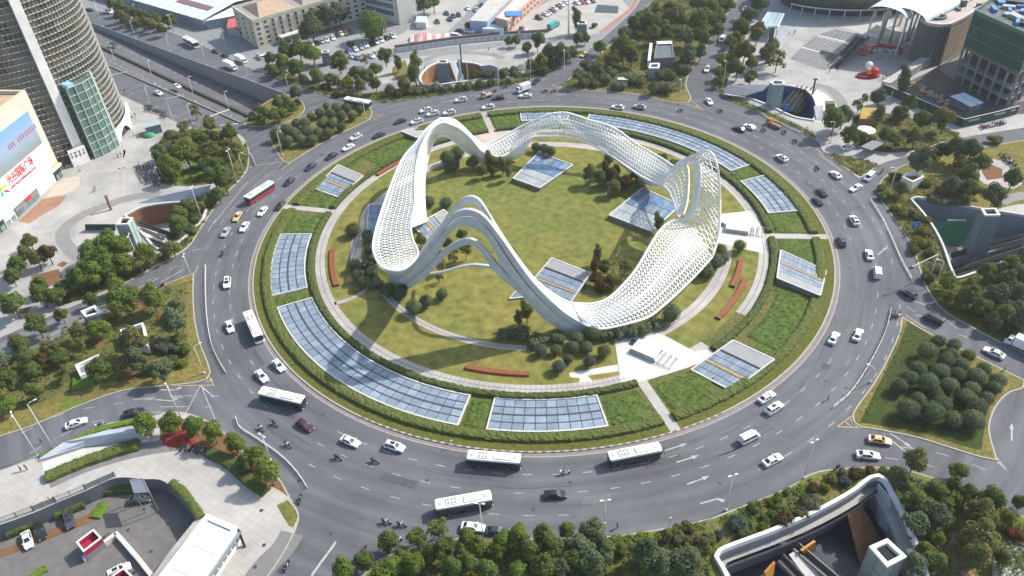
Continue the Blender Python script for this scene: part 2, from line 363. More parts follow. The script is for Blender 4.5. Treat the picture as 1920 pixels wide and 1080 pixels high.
B6=[(1655,335),(1687,313),(1727,301),(1790,286),(1850,275),(1925,262),(2200,220),(2300,800),(2000,705),(1902,654),(1865,638),(1815,611),(1765,580),(1737,541),(1725,510),(1712,470),(1690,432),(1665,395),(1645,366),(1646,352)]
block('east_pavement',B6,DRYG,('E',))
B8=[(1420,-10),(1397,37),(1360,95),(1345,135),(1342,160),(1351,176),(1372,190),(1440,221),(1502,248),(1535,268),(1543,284),(1590,320),(1610,335),(1621,330),(1652,308),(1712,290),(1760,270),(1815,257),(1920,240),(2200,190),(2300,-200),(1500,-220)]
block('north_east_plaza_pavement',B8,PAVE,('NE',))
B9=[(1047,167),(1100,170),(1147,173),(1205,180),(1262,193),(1290,194),(1296,185),(1287,160),(1293,138),(1317,100),(1347,50),(1382,0),(1470,-140),(1330,-160),(1235,-15),(1213,12),(1165,62),(1135,92),(1108,117),(1085,132)]
block('north_park',B9,DRYG)
B10=[(100,-20),(155,15),(217,27),(322,62),(425,107),(475,131),(497,136),(555,160),(640,187),(717,192),(805,181),(870,170),(955,160),(997,150),(1060,115),(1100,96),(1130,72),(1185,22),(1200,0),(1300,-170),(500,-330),(-100,-200)]
block('north_west_yard',B10,PAVEG,('N',))
I1=[(532,175),(560,186),(571,198),(566,214),(530,232),(480,238),(457,234),(470,214),(500,191)]
block('avenue_island',I1,DRYG)
I2=[(697,216),(690,226),(640,250),(590,277),(541,308),(530,302),(510,270),(506,252),(530,236),(575,215),(625,199),(680,196),(697,205)]
block('avenue_grove_island',I2,DRYG)
# --- walls and floors of the courts
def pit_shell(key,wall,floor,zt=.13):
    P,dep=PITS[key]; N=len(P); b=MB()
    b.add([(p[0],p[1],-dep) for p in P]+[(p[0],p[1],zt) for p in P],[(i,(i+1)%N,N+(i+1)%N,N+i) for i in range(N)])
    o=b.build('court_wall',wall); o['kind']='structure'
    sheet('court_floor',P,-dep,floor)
# curved avenue trench floor, walls
def trench_build():
    A=[Vector((*G(p).xy,0)) for p in TN]; Bq=[Vector((*G(p).xy,0)) for p in reversed(TS)]
    def samp(L,t):
        d=[0]
        for i in range(len(L)-1): d.append(d[-1]+(L[i+1]-L[i]).length)
        s=t*d[-1]
        for i in range(len(L)-1):
            if s<=d[i+1] or i==len(L)-2:
                k=(s-d[i])/(d[i+1]-d[i]); return L[i].lerp(L[i+1],k)
    n=24; dep=lambda t:-7.5*max(0,(t-.02)/.98)**1.25-.02
    rows=[]
    for i in range(n+1):
        t=i/n; a=samp(A,t);c=samp(Bq,t); rows.append((a,c,dep(t)))
    f=MB(); f.grid([[Vector((a.x,a.y,z)),Vector((c.x,c.y,z))] for a,c,z in rows]); o=f.build('underpass_road',ASPH2,fix=True); o['kind']='structure'
    for nm,k in (('retaining_wall',0),('retaining_wall',1)):
        w=MB()
        out=[]
        for a,c,z in rows:
            p=a if k==0 else c; q=(c-a).normalized()*(.35 if k==0 else -.35)
            top=1.0 if k==0 else .55
            out.append([Vector((p.x,p.y,z-.1)),Vector((p.x,p.y,top)),Vector((p.x-q.x,p.y-q.y,top)),Vector((p.x-q.x,p.y-q.y,0))])
        w.grid(out); o=w.build(nm,mat('underpass_wall',(.23,.245,.275),.75,noise=.12,scale=.4) if k==0 else CONC,fix=True)
        tag(o,['blue grey retaining wall along the north side of the underpass','low pale retaining wall along the south side of the underpass'][k],'wall')
    # planted median between the two carriageways
    m_=MB(); 
    mid=[a.lerp(c,.50)+Vector((0,0,z)) for a,c,z in rows]
    for i in range(n): m_.bar(mid[i]+Vector((0,0,.45)),mid[i+1]+Vector((0,0,.45)),1.0,.9)
    tag(m_.build('median_barrier',mat('median_dark',(.05,.052,.055),.9,noise=.3,scale=.6)),'dark low barrier between the two underpass carriageways','barrier')
    a,c,z=rows[-1]; p=MB(); p.add([a+Vector((0,0,z)),c+Vector((0,0,z)),c+Vector((0,0,.13)),a+Vector((0,0,.13))],[(0,1,2,3)])
    tag(p.build('tunnel_portal',DMETAL),'dark underpass portal under the avenue island','portal')
    mk=MB()
    for t0 in [i/40 for i in range(2,38)]:
        for fr in (.25,.75):
            pts=[]
            for tt in (t0,t0+.012):
                i=min(int(tt*n),n-1);k=tt*n-i
                a=rows[i][0].lerp(rows[i+1][0],k);c=rows[i][1].lerp(rows[i+1][1],k);z=rows[i][2]*(1-k)+rows[i+1][2]*k
                q=a.lerp(c,fr); pts.append(Vector((q.x,q.y,z+.02)))
            mk.bar(pts[0],pts[1],.25,.02)
    o=mk.build('lane_marking',WPAINT); o['kind']='structure'
    return rows
TR=trench_build()
# ---------------------------------------------------------------- strokes on the ground
def stroke_w(pts,w,z,b):
    P=[Vector((p[0],p[1])) for p in pts]; rows=[]
    for i,p in enumerate(P):
        d=(P[min(i+1,len(P)-1)]-P[max(i-1,0)]).normalized(); n=Vector((-d.y,d.x))*w/2
        rows.append([Vector((*(p-n),z)),Vector((*(p+n),z))])
    b.grid(rows)
def stroke(name,px,w,z,m,n=6,smooth=True,kind='structure'):
    P=gp(px)
    if smooth and len(P)>2: P=smooth_poly(P,n,sharp=170,closed=False)
    b=MB(); stroke_w(P,w,z,b); o=b.build(name,m,fix=True)
    if kind:o['kind']=kind
    return o
def patch(name,px,m,z=.134,holes=(),n=4,sharp=48):
    P=smooth_poly(gp(px),n,sharp); return sheet(name,P,z,m,[PITS[h][0] for h in holes])
def arrow_mesh(b,p,d,L=6.0,turn=0,z=.008):
    d=Vector(d).normalized(); n=Vector((-d.y,d.x)); p=Vector(p)
    q=lambda a,c:(*(p+d*a+n*c),z)
    b.add([q(-L/2,-.16),q(L*.18,-.16),q(L*.18,.16),q(-L/2,.16)],[(0,1,2,3)])
    if turn==0: b.add([q(L*.18,-.5),q(L/2,0),q(L*.18,.5)],[(0,1,2)])
    else:
        s=turn; vs=[q(L*.18,.16*s),q(L*.30,.5*s),q(L*.42,.5*s),q(L*.22,-.2*s)]; b.add(vs,[(0,1,2,3)])
        b.add([q(L*.22,.5*s),q(L*.36,1.15*s),q(L*.5,.5*s)],[(0,1,2)])
# lane lines round the island
dash=MB()
def dashes(r,a0,a1,per=4.05,ln=2.1,w=.17):
    n=int((a1-a0)/per)
    for i in range(n):
        a=a0+i*per; da=math.degrees(ln/r)
        stroke_w([pol(r,a+da*k/2).xy for k in range(3)],w,.006,dash)
dashes(90.9,-124,-35); dashes(95.8,-125,-8); dashes(101.3,-123.6,-86); dashes(101.3,-66,-20)
dashes(91,-8,120); dashes(95.8,-4,90); dashes(91.3,128,232); dashes(95.8,150,228); dashes(101.5,150,176); dashes(91.0,120,128); dashes(100.5,-14,40)
for px in ([(250,749),(290,746)],[(318,743),(362,742)],[(300,763),(352,762)],[(282,773),(320,773)],[(395,743),(412,742)],[(385,763),(398,763)]):
    stroke_w(gp(px),.2,.006,dash)
def dashline(px,per=7,ln=2.6,w=.17):
    P=[Vector(p) for p in smooth_poly(gp(px),8,170,False)]; d=0;acc=[];on=True
    cur=[P[0]]; pos=0
    for i in range(len(P)-1):
        seg=P[i+1]-P[i]; L=seg.length; k=0
        while k<L:
            lim=(ln if on else per-ln)-pos; st=min(lim,L-k); k+=st; pos+=st
            if on: cur.append(P[i]+seg*(k/L))
            if pos>=(ln if on else per-ln)-1e-6:
                if on and len(cur)>1: stroke_w(cur,w,.006,dash)
                on=not on; pos=0; cur=[P[i]+seg*(k/L)]
dashline([(40,812),(120,775),(200,760),(290,748),(360,744)]); dashline([(55,850),(150,800),(230,778)])
dashline([(232,548),(300,515),(345,492)]); dashline([(0,650),(80,612),(170,575)])
dashline([(1690,838),(1740,845),(1800,862),(1870,890)]); dashline([(1660,858),(1720,868),(1790,885)])
dashline([(1700,575),(1760,612),(1830,640),(1900,680)]); dashline([(1740,575),(1800,620)])
dashline([(1410,20),(1380,75),(1345,130),(1325,165)]); dashline([(1400,5),(1372,45),(1330,120)])
dashline([(520,200),(600,185),(640,192)]); dashline([(300,75),(380,115),(470,150),(540,185),(600,205)])
dashline([(990,158),(1040,140),(1090,115),(1150,70),(1200,20)]); dashline([(200,150),(270,188),(340,222),(420,248)])
dashline([(850,185),(930,172),(1000,165)]); dashline([(790,192),(840,182),(880,177)])
dashline([(180,50),(270,85),(350,112),(440,145)])
o=dash.build('lane_marking',WPAINT,fix=True); o['kind']='structure'
ar=MB()
for p,q_,t in (((1268,838),(1290,831),0),((1290,860),(1312,853),0),((1310,900),(1335,891),0),((1335,938),(1360,931),-1),((1690,826),(1702,834),0),((1692,842),(1701,849),0),((320,731),(340,731),1),((312,751),(334,753),1),((390,290),(392,300),0),((905,178),(925,174),0),((840,190),(862,187),0),((1655,470),(1672,455),0),((1897,810),(1897,795),0)):
    a=G(p).xy;c=G(q_).xy; arrow_mesh(ar,a,c-a,5.5,t)
ar.build('arrow_marking',WPAINT,fix=True)['kind']='structure'
yl=MB()
for px in ([(1600,778),(1570,800)],[(1570,800),(1640,803)],[(1583,789),(1596,800)],[(1591,782),(1608,800)],[(1692,588),(1687,610)],[(1697,590),(1735,615)],[(1699,600),(1714,606)],[(402,724),(388,700)],[(402,722),(320,723)],[(385,715),(396,714)],[(392,706),(399,714)],[(541,309),(528,318)],[(533,303),(480,310)],[(695,218),(715,219)],[(697,222),(712,226)],[(700,214),(720,215)],[(1516,275),(1580,322)],[(1520,278),(1536,290)],[(1530,278),(1545,290)],[(1296,188),(1318,207)],[(1290,196),(1320,207)],[(1308,197),(1301,203)],[(1050,166),(1035,158)],[(1045,168),(1020,165)],[(365,512),(372,498)]):
    stroke_w(gp(px),.2,.009,yl)
yl.build('hatched_marking',YPAINT,fix=True)['kind']='structure'
st=MB()
for px in ([(375,724),(345,781)],[(1700,560),(1745,575)],[(1716,590),(1752,598)],[(480,311),(455,318)],[(1870,866),(1886,880)],[(1864,852),(1888,882)],[(1400,30),(1380,70)],[(300,530),(345,505)],[(235,552),(300,520)],[(445,305),(418,355)],[(465,340),(400,420)],[(1655,408),(1665,432)],[(1651,412),(1661,433)],[(390,434),(404,412)],[(360,470),(378,466)]):
    stroke_w(gp(px),.22,.006,st)
st.build('stop_line',WPAINT,fix=True)['kind']='structure'
# ---------------------------------------------------------------- the round island
def sector(name,r0,r1,a0,a1,z,m,holes=(),step=2,kind='structure'):
    return sheet(name,ring_sector(r0,r1,a0,a1,step),z,m,holes,kind=kind)
def annulus(name,r0,r1,z,m,n=240,kind='structure'):
    b=MB(); b.grid([[pol(r0,360*i/n,z),pol(r1,360*i/n,z)] for i in range(n+1)]); o=b.build(name,m,fix=True); o['kind']=kind; return o
annulus('gutter',85.0,85.95,.008,GUTTER)
annulus('gutter_edge_line',85.95,86.2,.008,mat('pink_edge_line',(.34,.28,.255),.8,noise=.25,scale=1))
base=[tuple(pol(84.98,a).xy) for a in range(0,360,2)]
sheet('island_ground',base,.10,BED)
# striped kerb, one stone about a metre long
kw,kk,kn=MB(),MB(),MB()
for i in range(534):
    a0=i*360/534;a1=(i+.97)*360/534
    b=(kw if i%2 else kk) if (a0>237 and a0<296) else kn
    v=[pol(84.6,a0,.05),pol(85,a0,.0),pol(85,a0,.22),pol(84.6,a0,.22)]+[pol(84.6,a1,.05),pol(85,a1,.0),pol(85,a1,.22),pol(84.6,a1,.22)]
    b.add(v,[(1,5,6,2),(2,6,7,3),(3,7,4,0),(0,1,2,3),(7,6,5,4)])
for b,m in ((kw,KERBW),(kk,KERBK),(kn,KERB)): b.build('island_kerb',m,fix=True)['kind']='structure'
PATHS=[(-72.2,1.25),(-6.9,1.25),(164.5,1.2),(101.2,1.15)]       # spoke paths: azimuth, half width
def gaps(r,extra=0):
    L=sorted(((a%360)-math.degrees((w+extra)/r),(a%360)+math.degrees((w+extra)/r)) for a,w in PATHS); return L
def segs(r,extra=0):
    L=gaps(r,extra); out=[]
    for i in range(len(L)):
        a=L[i][1]; b=L[(i+1)%len(L)][0]+(360 if i==len(L)-1 else 0); out.append((a,b))
    return out
annulus('verge',82.6,84.58,.13,mat('verge_grass',(.085,.108,.020),.95,col2=(.110,.100,.026),scale=.2,noise=.3,bump=.3,bscale=4,spec=.1))
for a,w in PATHS:
    d=pol(1,a);n=Vector((-d.y,d.x,0))*w
    b=MB(); b.add([d*67+n+Vector((0,0,.15)),d*67-n+Vector((0,0,.15)),d*84.55-n+Vector((0,0,.15)),d*84.55+n+Vector((0,0,.15))],[(0,1,2,3)])
    b.build('footpath',PAVE2,fix=True)['kind']='structure'
rnd=random.Random(3)
def noise3(x,y,z):
    from mathutils import noise
    return noise.noise(Vector((x,y,z)))
def hedge_arc(name,r0,r1,a0,a1,h,m,lab,group,step=.55,seed=0,parent=None):
    """clipped hedge: a bumpy body with leaf flecks standing off it"""
    n=max(3,int(abs(a1-a0)*math.pi/180*r1/step)); rows=[]; b=MB()
    prof=[(0,-.02),(.0,.45),(.06,.85),(.25,1),(.5,1.03),(.75,1),(.94,.85),(1,.45),(1,-.02)]
    for i in range(n+1):
        a=a0+(a1-a0)*i/n; row=[]
        for u,v in prof:
            p=pol(r0+(r1-r0)*u,a,h*v+.1)
            k=.22*noise3(p.x*1.3,p.y*1.3,p.z*1.3+seed)+.13*noise3(p.x*4,p.y*4,p.z*4)
            out=pol(1,a)*(u-.5)*2
            p+=out*k+Vector((0,0,(k if v>.3 else 0))); row.append(p)
        rows.append(row)
    b.grid(rows); b.add(rows[0],[tuple(range(len(prof)))]); b.add(rows[-1],[tuple(reversed(range(len(prof))))])
    L=abs(a1-a0)*math.pi/180*r1
    for _ in range(int(L*(r1-r0)*2.2)):
        a=rnd.uniform(a0,a1);u=rnd.random(); p=pol(r0+(r1-r0)*u,a,h*rnd.uniform(.93,1.1)+.12); s=rnd.uniform(.12,.26)
        v=[p+Vector((rnd.uniform(-s,s),rnd.uniform(-s,s),rnd.uniform(-s,s)*.7)) for _ in range(3)]; b.add(v,[(0,1,2)])
    o=b.build(name,m,parent,fix=False)
    if lab: tag(o,lab,'hedge',group)
    return o
# where a spot lies on the island, in words
def side(a):
    a=a%360
    for lim,t in ((22,'east'),(67,'north east'),(112,'north'),(157,'north west'),(202,'west'),(247,'south west'),(292,'south'),(337,'south east'),(361,'east')):
        if a<lim: return t
for i,(a,b) in enumerate(segs(81,.25)):
    hedge_arc('hedge',79.7,82.3,a,b,.95,HEDGE,'clipped outer hedge of the round island along its %s side'%side((a+b)/2),'hedge segments round the island',seed=i)
# ---- skylights set into the planting
SKY=[]
def skylight(a0,a1,r0,r1,nr,na,lab,blue=None,split=None,z=.42):
    SKY.append((r0,r1,a0,a1))
    mid=pol((r0+r1)/2,(a0+a1)/2,.1); t=empty('skylight',mid,0,lab,'skylight','flush glass skylights in the island planting')
    def P(r,a,zz): return pol(r,a,zz)-mid
    fr=MB(); e=.42
    n=max(4,int(abs(a1-a0)/2)+1)
    def arcbar(rA,rB,b0,b1,zt,mb):
        rows=[]
        for i in range(n+1):
            a=b0+(b1-b0)*i/n; rows.append([P(rA,a,.1),P(rA,a,zt),P(rB,a,zt),P(rB,a,.1)])
        mb.grid(rows); mb.add(rows[0],[(0,1,2,3)]); mb.add(rows[-1],[(3,2,1,0)])
    da=math.degrees(e/r1)
    arcbar(r0-e,r0,a0-da,a1+da,z+.16,fr); arcbar(r1,r1+e,a0-da,a1+da,z+.16,fr)
    for a in (a0,a1):
        s=-1 if a==a0 else 1
        q=[P(r0,a,.1),P(r1,a,.1),P(r1,a+s*da,.1),P(r0,a+s*da,.1)]
        fr.add(q+[v+Vector((0,0,z+.06)) for v in q],[(4,5,6,7),(0,1,5,4),(1,2,6,5),(2,3,7,6),(3,0,4,7)])
    fr.build('frame',CONCL,t,fix=True)
    # mullions
    mu=MB(); bw=.13
    for j in range(1,nr):
        r=r0+(r1-r0)*j/nr; k=(.24 if j*2==nr else .14)
        arcbar(r-k,r+k,a0,a1,z+.05,mu)
    mu.build('mullion',mat('skylight_mullion',(.045,.055,.07),.7),t,fix=True)
    pa=MB()
    # panes, one object each
    base_me=None
    for i in range(na):
        for j in range(nr):
            b0=a0+(a1-a0)*i/na; b1=a0+(a1-a0)*(i+1)/na; q0=r0+(r1-r0)*j/nr; q1=r0+(r1-r0)*(j+1)/nr
            g=.07; ga=math.degrees(g/r0)
            b0+=ga;b1-=ga;q0+=.12;q1-=.12
            c=P((q0+q1)/2,(b0+b1)/2,z-.04); tz=rnd.uniform(-.02,.02)
            pts=[P(q0,b0,z-.08),P(q1,b0,z-.08),P(q1,b1,z-.08),P(q0,b1,z-.08)]
            top=[p+Vector((0,0,.08)) for p in pts]
            for k,p in enumerate(top): p.z+=(tz if k in (0,1) else -tz)
            b=MB(); b.add([p-c for p in pts+top],[(4,7,6,5),(0,1,5,4),(1,2,6,5),(2,3,7,6),(3,0,4,7)])
            o=b.build('pane',SKYG if rnd.random()<.66 else SKYG2,t,fix=True); o.location=c
    return t
skylight(-157.8,-107.2,69.9,79.0,4,26,'long curved skylight of blue panes along the south west side of the island')
skylight(175.8,197.6,70.3,79.6,4,12,'curved blue skylight on the west side of the island beside a spoke path')
skylight(-101.9,-82.3,69.6,79.0,4,10,'curved blue skylight on the south side of the island near the square')
skylight(24.4,72.5,72.0,80.0,4,28,'long curved skylight of pale panes along the north east edge of the island')
skylight(2.9,18.4,70.9,79.9,4,9,'curved pale skylight on the east side of the island above the spoke path')
skylight(78.5,91.5,73.5,79.6,3,8,'small flat pale skylight on the north edge of the island behind the sculpture')
# ---- leafy ground cover between the skylights: bumpy mats with leaf flecks
def cover(a0,a1,r0=70.0,r1=79.4,h=.45,m=None,dens=2.6,step=.9,bare=()):
    na=max(3,int((a1-a0)*math.pi/180*r1/step)); nr=max(3,int((r1-r0)/step)); rows=[]; b=MB(); sd=rnd.random()*50
    for i in range(na+1):
        row=[]
        for j in range(nr+1):
            a=a0+(a1-a0)*i/na; r=r0+(r1-r0)*j/nr; p=pol(r,a)
            ed=min(i,na-i,j,nr-j); k=0 if ed==0 else 1
            hz=h*(.62+.5*noise3(p.x*.5,p.y*.5,sd)+.4*noise3(p.x*1.7,p.y*1.7,sd))*k
            for (ba,br,bs) in bare:
                d=(pol(br,ba)-p).length
                if d<bs: hz*=max(0,(d/bs-.55)/.45)
            row.append(p+Vector((0,0,.09+max(0,hz))))
        rows.append(row)
    b.grid(rows)
    for _ in range(int((a1-a0)*math.pi/180*(r0+r1)/2*(r1-r0)*dens)):
        a=rnd.uniform(a0,a1); r=rnd.uniform(r0+.2,r1-.2); p=pol(r,a)
        if any((pol(br,ba)-p).length<bs*.85 for ba,br,bs in bare): continue
        hz=h*(.62+.5*noise3(p.x*.5,p.y*.5,sd)+.4*noise3(p.x*1.7,p.y*1.7,sd))
        if hz<0: continue
        p.z=.1+hz+rnd.uniform(0,.14); s=rnd.uniform(.12,.3)
        b.add([p+Vector((rnd.uniform(-s,s),rnd.uniform(-s,s),rnd.uniform(-s,s)*.8)) for _ in range(3)],[(0,1,2)])
    o=b.build('ground_cover',m or COVER); o['kind']='stuff'; return o
cover(-81.6,-73.6,bare=((-75,77.5,2.2),)); cover(-106.4,-102.6)
cover(-70.8,-58.5,bare=((-60.5,78,2.5),)); cover(-46,-27.2,71,79.4); cover(-29,-27.2)
cover(-17.5,-7.9,70,79.3); cover(-5.9,2.2,bare=((-3,77,3.4),)); cover(19.2,23.8)
cover(73,78,72,79); cover(92,100.2); cover(102.2,111,70,79.4); cover(117,139,70.2,79.4); cover(153.5,163.4,bare=((162.5,75,2.5),)); cover(165.6,175,bare=((167,74,3.6),(166.5,77.5,2.5))); cover(-161.5,-158.6)
cover(-57.5,-46,74.5,79.4); cover(139,153,76.5,79.3)
# ---- inner hedge, rings of path, ring lawn
for i,(a,b) in enumerate(segs(68,.3)):
    if side((a+b)/2)=='south east': a=-54+360
    hedge_arc('hedge',67.4,69.3,a,b,1.05,HEDGED,'dark inner hedge of the round island along its %s side'%side((a+b)/2),'hedge segments round the island',seed=9+i)
sector('ring_path',64.3,67.1,-170,-54,.15,PAVE2); sector('ring_path',64.3,67.1,-40,163,.15,PAVE2); sector('ring_path',64.3,67.1,163,190,.15,PAVE2)
jl=MB()
for r in (65.7,):
    for a0,a1 in ((-170,-75),(-40,-8),(5,60),(170,190)):
        n=60; jl.grid([[pol(r-.09,a0+(a1-a0)*i/n,.16),pol(r+.09,a0+(a1-a0)*i/n,.16)] for i in range(n+1)])
    a=-170
    while a<-75: 
        for dr in (-.62,.62):
            stroke_w([pol(65.7+dr*.25,a).xy,pol(65.7+dr*2,a).xy],.1,.16,jl)
        a+=1.1
jl.build('path_joint',mat('joint_dark',(.16,.14,.135),.9),fix=True)['kind']='structure'
sheet('ring_lawn',ring_sector(57,64.3,-179.99,179.99,3),.14,LAWN)
sheet('inner_lawn',[tuple(pol(57.05,a).xy) for a in range(0,360,3)],.135,LAWN)
G2=[pol(37,a)+Vector((0,4,0)) for a in range(0,360,8)]
sheet('green_lawn_patch',[(1.08*p.x+2+3*noise3(p.x*.1,p.y*.1,1),p.y*.75+12+3*noise3(p.x*.1,p.y*.1,4)) for p in G2],.139,LAWN2)
sector('inner_path',53.6,56.9,165,197,.147,PAVE2); sector('inner_path',53.6,56.9,-62,2,.147,PAVE2)
sector('inner_path',50.4,52.4,-150,-97,.147,PAVE2); sector('inner_path',53.6,56.9,60,165,.147,PAVE2)
j2=MB()
for r,a0,a1 in ((51.4,-150,-97),(55.2,-60,-12),(55.2,170,197)):
    n=40; j2.grid([[pol(r-.08,a0+(a1-a0)*i/n,.153),pol(r+.08,a0+(a1-a0)*i/n,.153)] for i in range(n+1)])
    a=a0
    while a<a1 and r<52: stroke_w([pol(50.5,a).xy,pol(52.3,a).xy],.09,.153,j2); a+=1.0
j2.build('path_joint',MATS['joint_dark'],fix=True)['kind']='structure'
stroke('crossing_path',[(627,570),(655,562),(680,548),(690,538)],1.3,.15,PAVE2)
# paved squares
patch('paved_square',[(1152,636),(1205,617),(1235,626),(1247,630),(1302,660),(1330,655),(1345,668),(1290,690),(1212,714),(1165,724)],mat('bright_granite',(.50,.485,.46),.75,noise=.07,scale=.3),.157,n=1)
patch('paved_square',[(1350,402),(1405,396),(1425,420),(1432,450),(1433,476),(1400,469),(1372,462),(1345,456)],MATS['bright_granite'],.157,n=1)
patch('paved_square',[(868,252),(915,243),(985,238),(1010,250),(985,275),(930,285),(890,270)],PAVEP,.157,n=1)
patch('paved_square',[(690,383),(715,378),(735,395),(728,432),(700,440),(672,430),(676,405)],PAVEP,.157,n=1)
patch('paved_strip',[(1067,700),(1158,684),(1160,697),(1102,705),(1112,716),(1085,718),(1087,710),(1069,708)],MATS['bright_granite'],.155,n=1)
# ---------------------------------------------------------------- the white ribbon sculpture
SC=empty('ribbon_sculpture',(0,0,.1),0,'huge white ribbon sculpture of steel lattice waving round the lawn of the island','sculpture')
OFF=Vector((0,0,.1))
def W3(t): 
    return G((t[0],t[1]),t[2])-OFF
def spline(pts,n):
    """arc length resampled catmull-rom through 3-D points"""
    P=[Vector(p) for p in pts]; dense=[]
    for i in range(len(P)-1):
        p0=P[max(i-1,0)];p1=P[i];p2=P[i+1];p3=P[min(i+2,len(P)-1)]
        for k in range(10):
            t=k/10; dense.append(.5*((2*p1)+(p2-p0)*t+(2*p0-5*p1+4*p2-p3)*t*t+(3*p1-p0-3*p2+p3)*t**3))
    dense.append(P[-1])
    for _ in range(6): dense=[dense[0]]+[(dense[i-1]+2*dense[i]+dense[i+1])/4 for i in range(1,len(dense)-1)]+[dense[-1]]
    d=[0]
    for i in range(len(dense)-1): d.append(d[-1]+(dense[i+1]-dense[i]).length)
    out=[];j=0
    for i in range(n+1):
        s=d[-1]*i/n
        while j<len(d)-2 and d[j+1]<s: j+=1
        L=d[j+1]-d[j]; out.append(dense[j].lerp(dense[j+1],(s-d[j])/L if L>0 else 0))
    return out,d[-1]
O1=[(741,508,7.4),(727,506,7),(713,498,7.3),(703,481,8),(699,457,9),(711,408,9.5),(732,349,11),(755,296,14),(780,268,16),(801,240,18.5),(825,222,20)]
I1c=[(757,506,7.2),(774,492,7),(784,477,7),(780,462,7.5),(773,447,8),(770,420,9),(778,380,10),(777,340,12),(783,296,15),(792,268,17.5),(811,240,20),(832,229,21)]
O2=[(825,222,20),(850,224,19),(871,240,15),(892,261,10),(910,272,7.5),(945,255,9.5),(979,236,12),(1005,225,14.5),(1031,214,16.5),(1052,211,17)]
I2c=[(832,229,21),(860,240,17.5),(885,262,12),(905,285,7),(940,294,4.5),(966,278,6),(996,259,8),(1018,256,9),(1057,256,9)]
O3=[(1052,211,17),(1070,213,17),(1107,226,15),(1138,234,14),(1166,249,12),(1190,268,10.5),(1216,283,9.5),(1239,296,10),(1263,312,11)]
I3=[(1057,256,9),(1086,262,9),(1107,270,8.5),(1143,290,7),(1174,312,6),(1203,331,6),(1226,342,6),(1242,347,7)]
O4=[(1263,312,11),(1278,301,16),(1299,294,20),(1312,285,25),(1328,283,29),(1338,291,29),(1346,317,26),(1349,356,19),(1350,382,15),(1349,427,10),(1344,455,7),(1335,482,5)]
S4=[(1252,332,9),(1264,312,13.5),(1280,301,17),(1300,300,20),(1311,306,22.5),(1313,330,20.5),(1309,370,16),(1301,400,12),(1285,413,10)]
L4=[(1250,334,8.7),(1262,316,13.2),(1280,306,17),(1290,314,17.5),(1291,345,14.5),(1288,382,11),(1280,405,9)]
I4=[(1242,347,7),(1255,359,8),(1258,367,8),(1263,377,8),(1267,391,8),(1273,408,8.5)]
O5=[(1335,482,5),(1310,510,4),(1271,549,3),(1245,572,3),(1219,593,3),(1188,604,3.3),(1152,613,3),(1126,617,3),(1105,613,3.5),(1087,603,4)]
I5=[(1285,413,10),(1270,412,10.2),(1255,416,11),(1240,429,12),(1230,442,12),(1217,463,11),(1193,504,9),(1167,535,7.5),(1141,559,6.5),(1115,569,6),(1089,570,6),(1071,568,7.5)]
lat=MB(); lat2=MB(); edge=MB(); soft=MB(); strip=MB()
def ribbon(O,I,cell=1.45,bar=.34,v0=0,v1=1,second=None,bulge=.06,stripes=(),inner_edge=True,up=Vector((0,0,1)),swell=0):
    oW=[W3(p) for p in O]; iW=[W3(p) for p in I]
    _,Lo=spline(oW,10); _,Li=spline(iW,10); n=max(6,int((Lo+Li)/2/cell)); 
    o,_=spline(oW,n); i_,_=spline(iW,n)
    wid=sum((a-b).length for a,b in zip(o,i_))/(n+1); nv=max(3,round(wid*(v1-v0)/cell))
    def S(u,v,off=0):
        u=min(max(u,0),n); k=min(int(u),n-1);f=u-k
        a=o[k].lerp(o[k+1],f);b=i_[k].lerp(i_[k+1],f); p=a.lerp(b,v)
        t=(o[k+1]-o[k])+(i_[k+1]-i_[k]); nn=t.cross(b-a)
        if nn.length>1e-6: nn.normalize()
        if nn.z<0: nn=-nn
        w=(b-a).length
        return p+nn*(bulge*w*4*v*(1-v)-off)
    def V(j): return v0+(v1-v0)*j/nv
    def lay(mb,off,b,ph,rng):
        js=[j for j in range(nv+1) if rng[0]-1e-6<=V(j)<=rng[1]+1e-6]
        for a in range(n):
            for j in js:
                s=.5*((j+ph)%2)
                mb.bar(S(a+s,V(j),off),S(a+1+s,V(j),off),b,b*.8)
                if j+1 in js:
                    s2=.5*((j+1+ph)%2)
                    p=S(a+s,V(j),off)
                    if s2>s: q1,q2=S(a+.5,V(j+1),off),S(a-.5,V(j+1),off)
                    else: q1,q2=S(a+1,V(j+1),off),S(a,V(j+1),off)
                    mb.bar(p,q1,b,b*.8); mb.bar(p,q2,b,b*.8)
    lay(lat,0,bar,0,(v0,v1))
    if second: lay(lat2,second[2],bar*1.25,1,(second[0],second[1]))
    for (sa,sb,off) in stripes:
        rows=[[S(k*.5,sa,off),S(k*.5,(sa+sb)/2,off),S(k*.5,sb,off)] for k in range(2*n+1)]; strip.grid(rows)
    edge.tube([S(k*.5,v0) for k in range(2*n+1)],.34,6)
    if inner_edge: edge.tube([S(k*.5,v1) for k in range(2*n+1)],.34,6)
    return S,n
ribbon(O1,I1c,1.12,.175,second=(0,.22,.9),bulge=0)
ribbon(O2,I2c,1.12,.18,second=(.1,.6,.8),bulge=.03)
ribbon(O3,I3,1.15,.185,second=(0.25,.95,.9),bulge=.06)
ribbon(O4,S4,1.55,.19,second=(0.30,.5,1.2),bulge=.08)
ribbon(L4,I4,1.35,.19,bulge=.05)
ribbon(O5,I5,1.2,.175,second=(.28,.70,1.0),bulge=.10,stripes=((.44,.50,.6),(.19,.235,.25)))
# smooth band between the two lattice leaves of the east peak
a,_=spline([W3(p) for p in L4],30); b,_=spline([W3(p) for p in S4],30)
smb=MB(); smb.grid([[p.lerp(q,.45),p.lerp(q,.72),q] for p,q in zip(a,b)]); smb.build('smooth_band',WHITE2,SC,smooth=True)
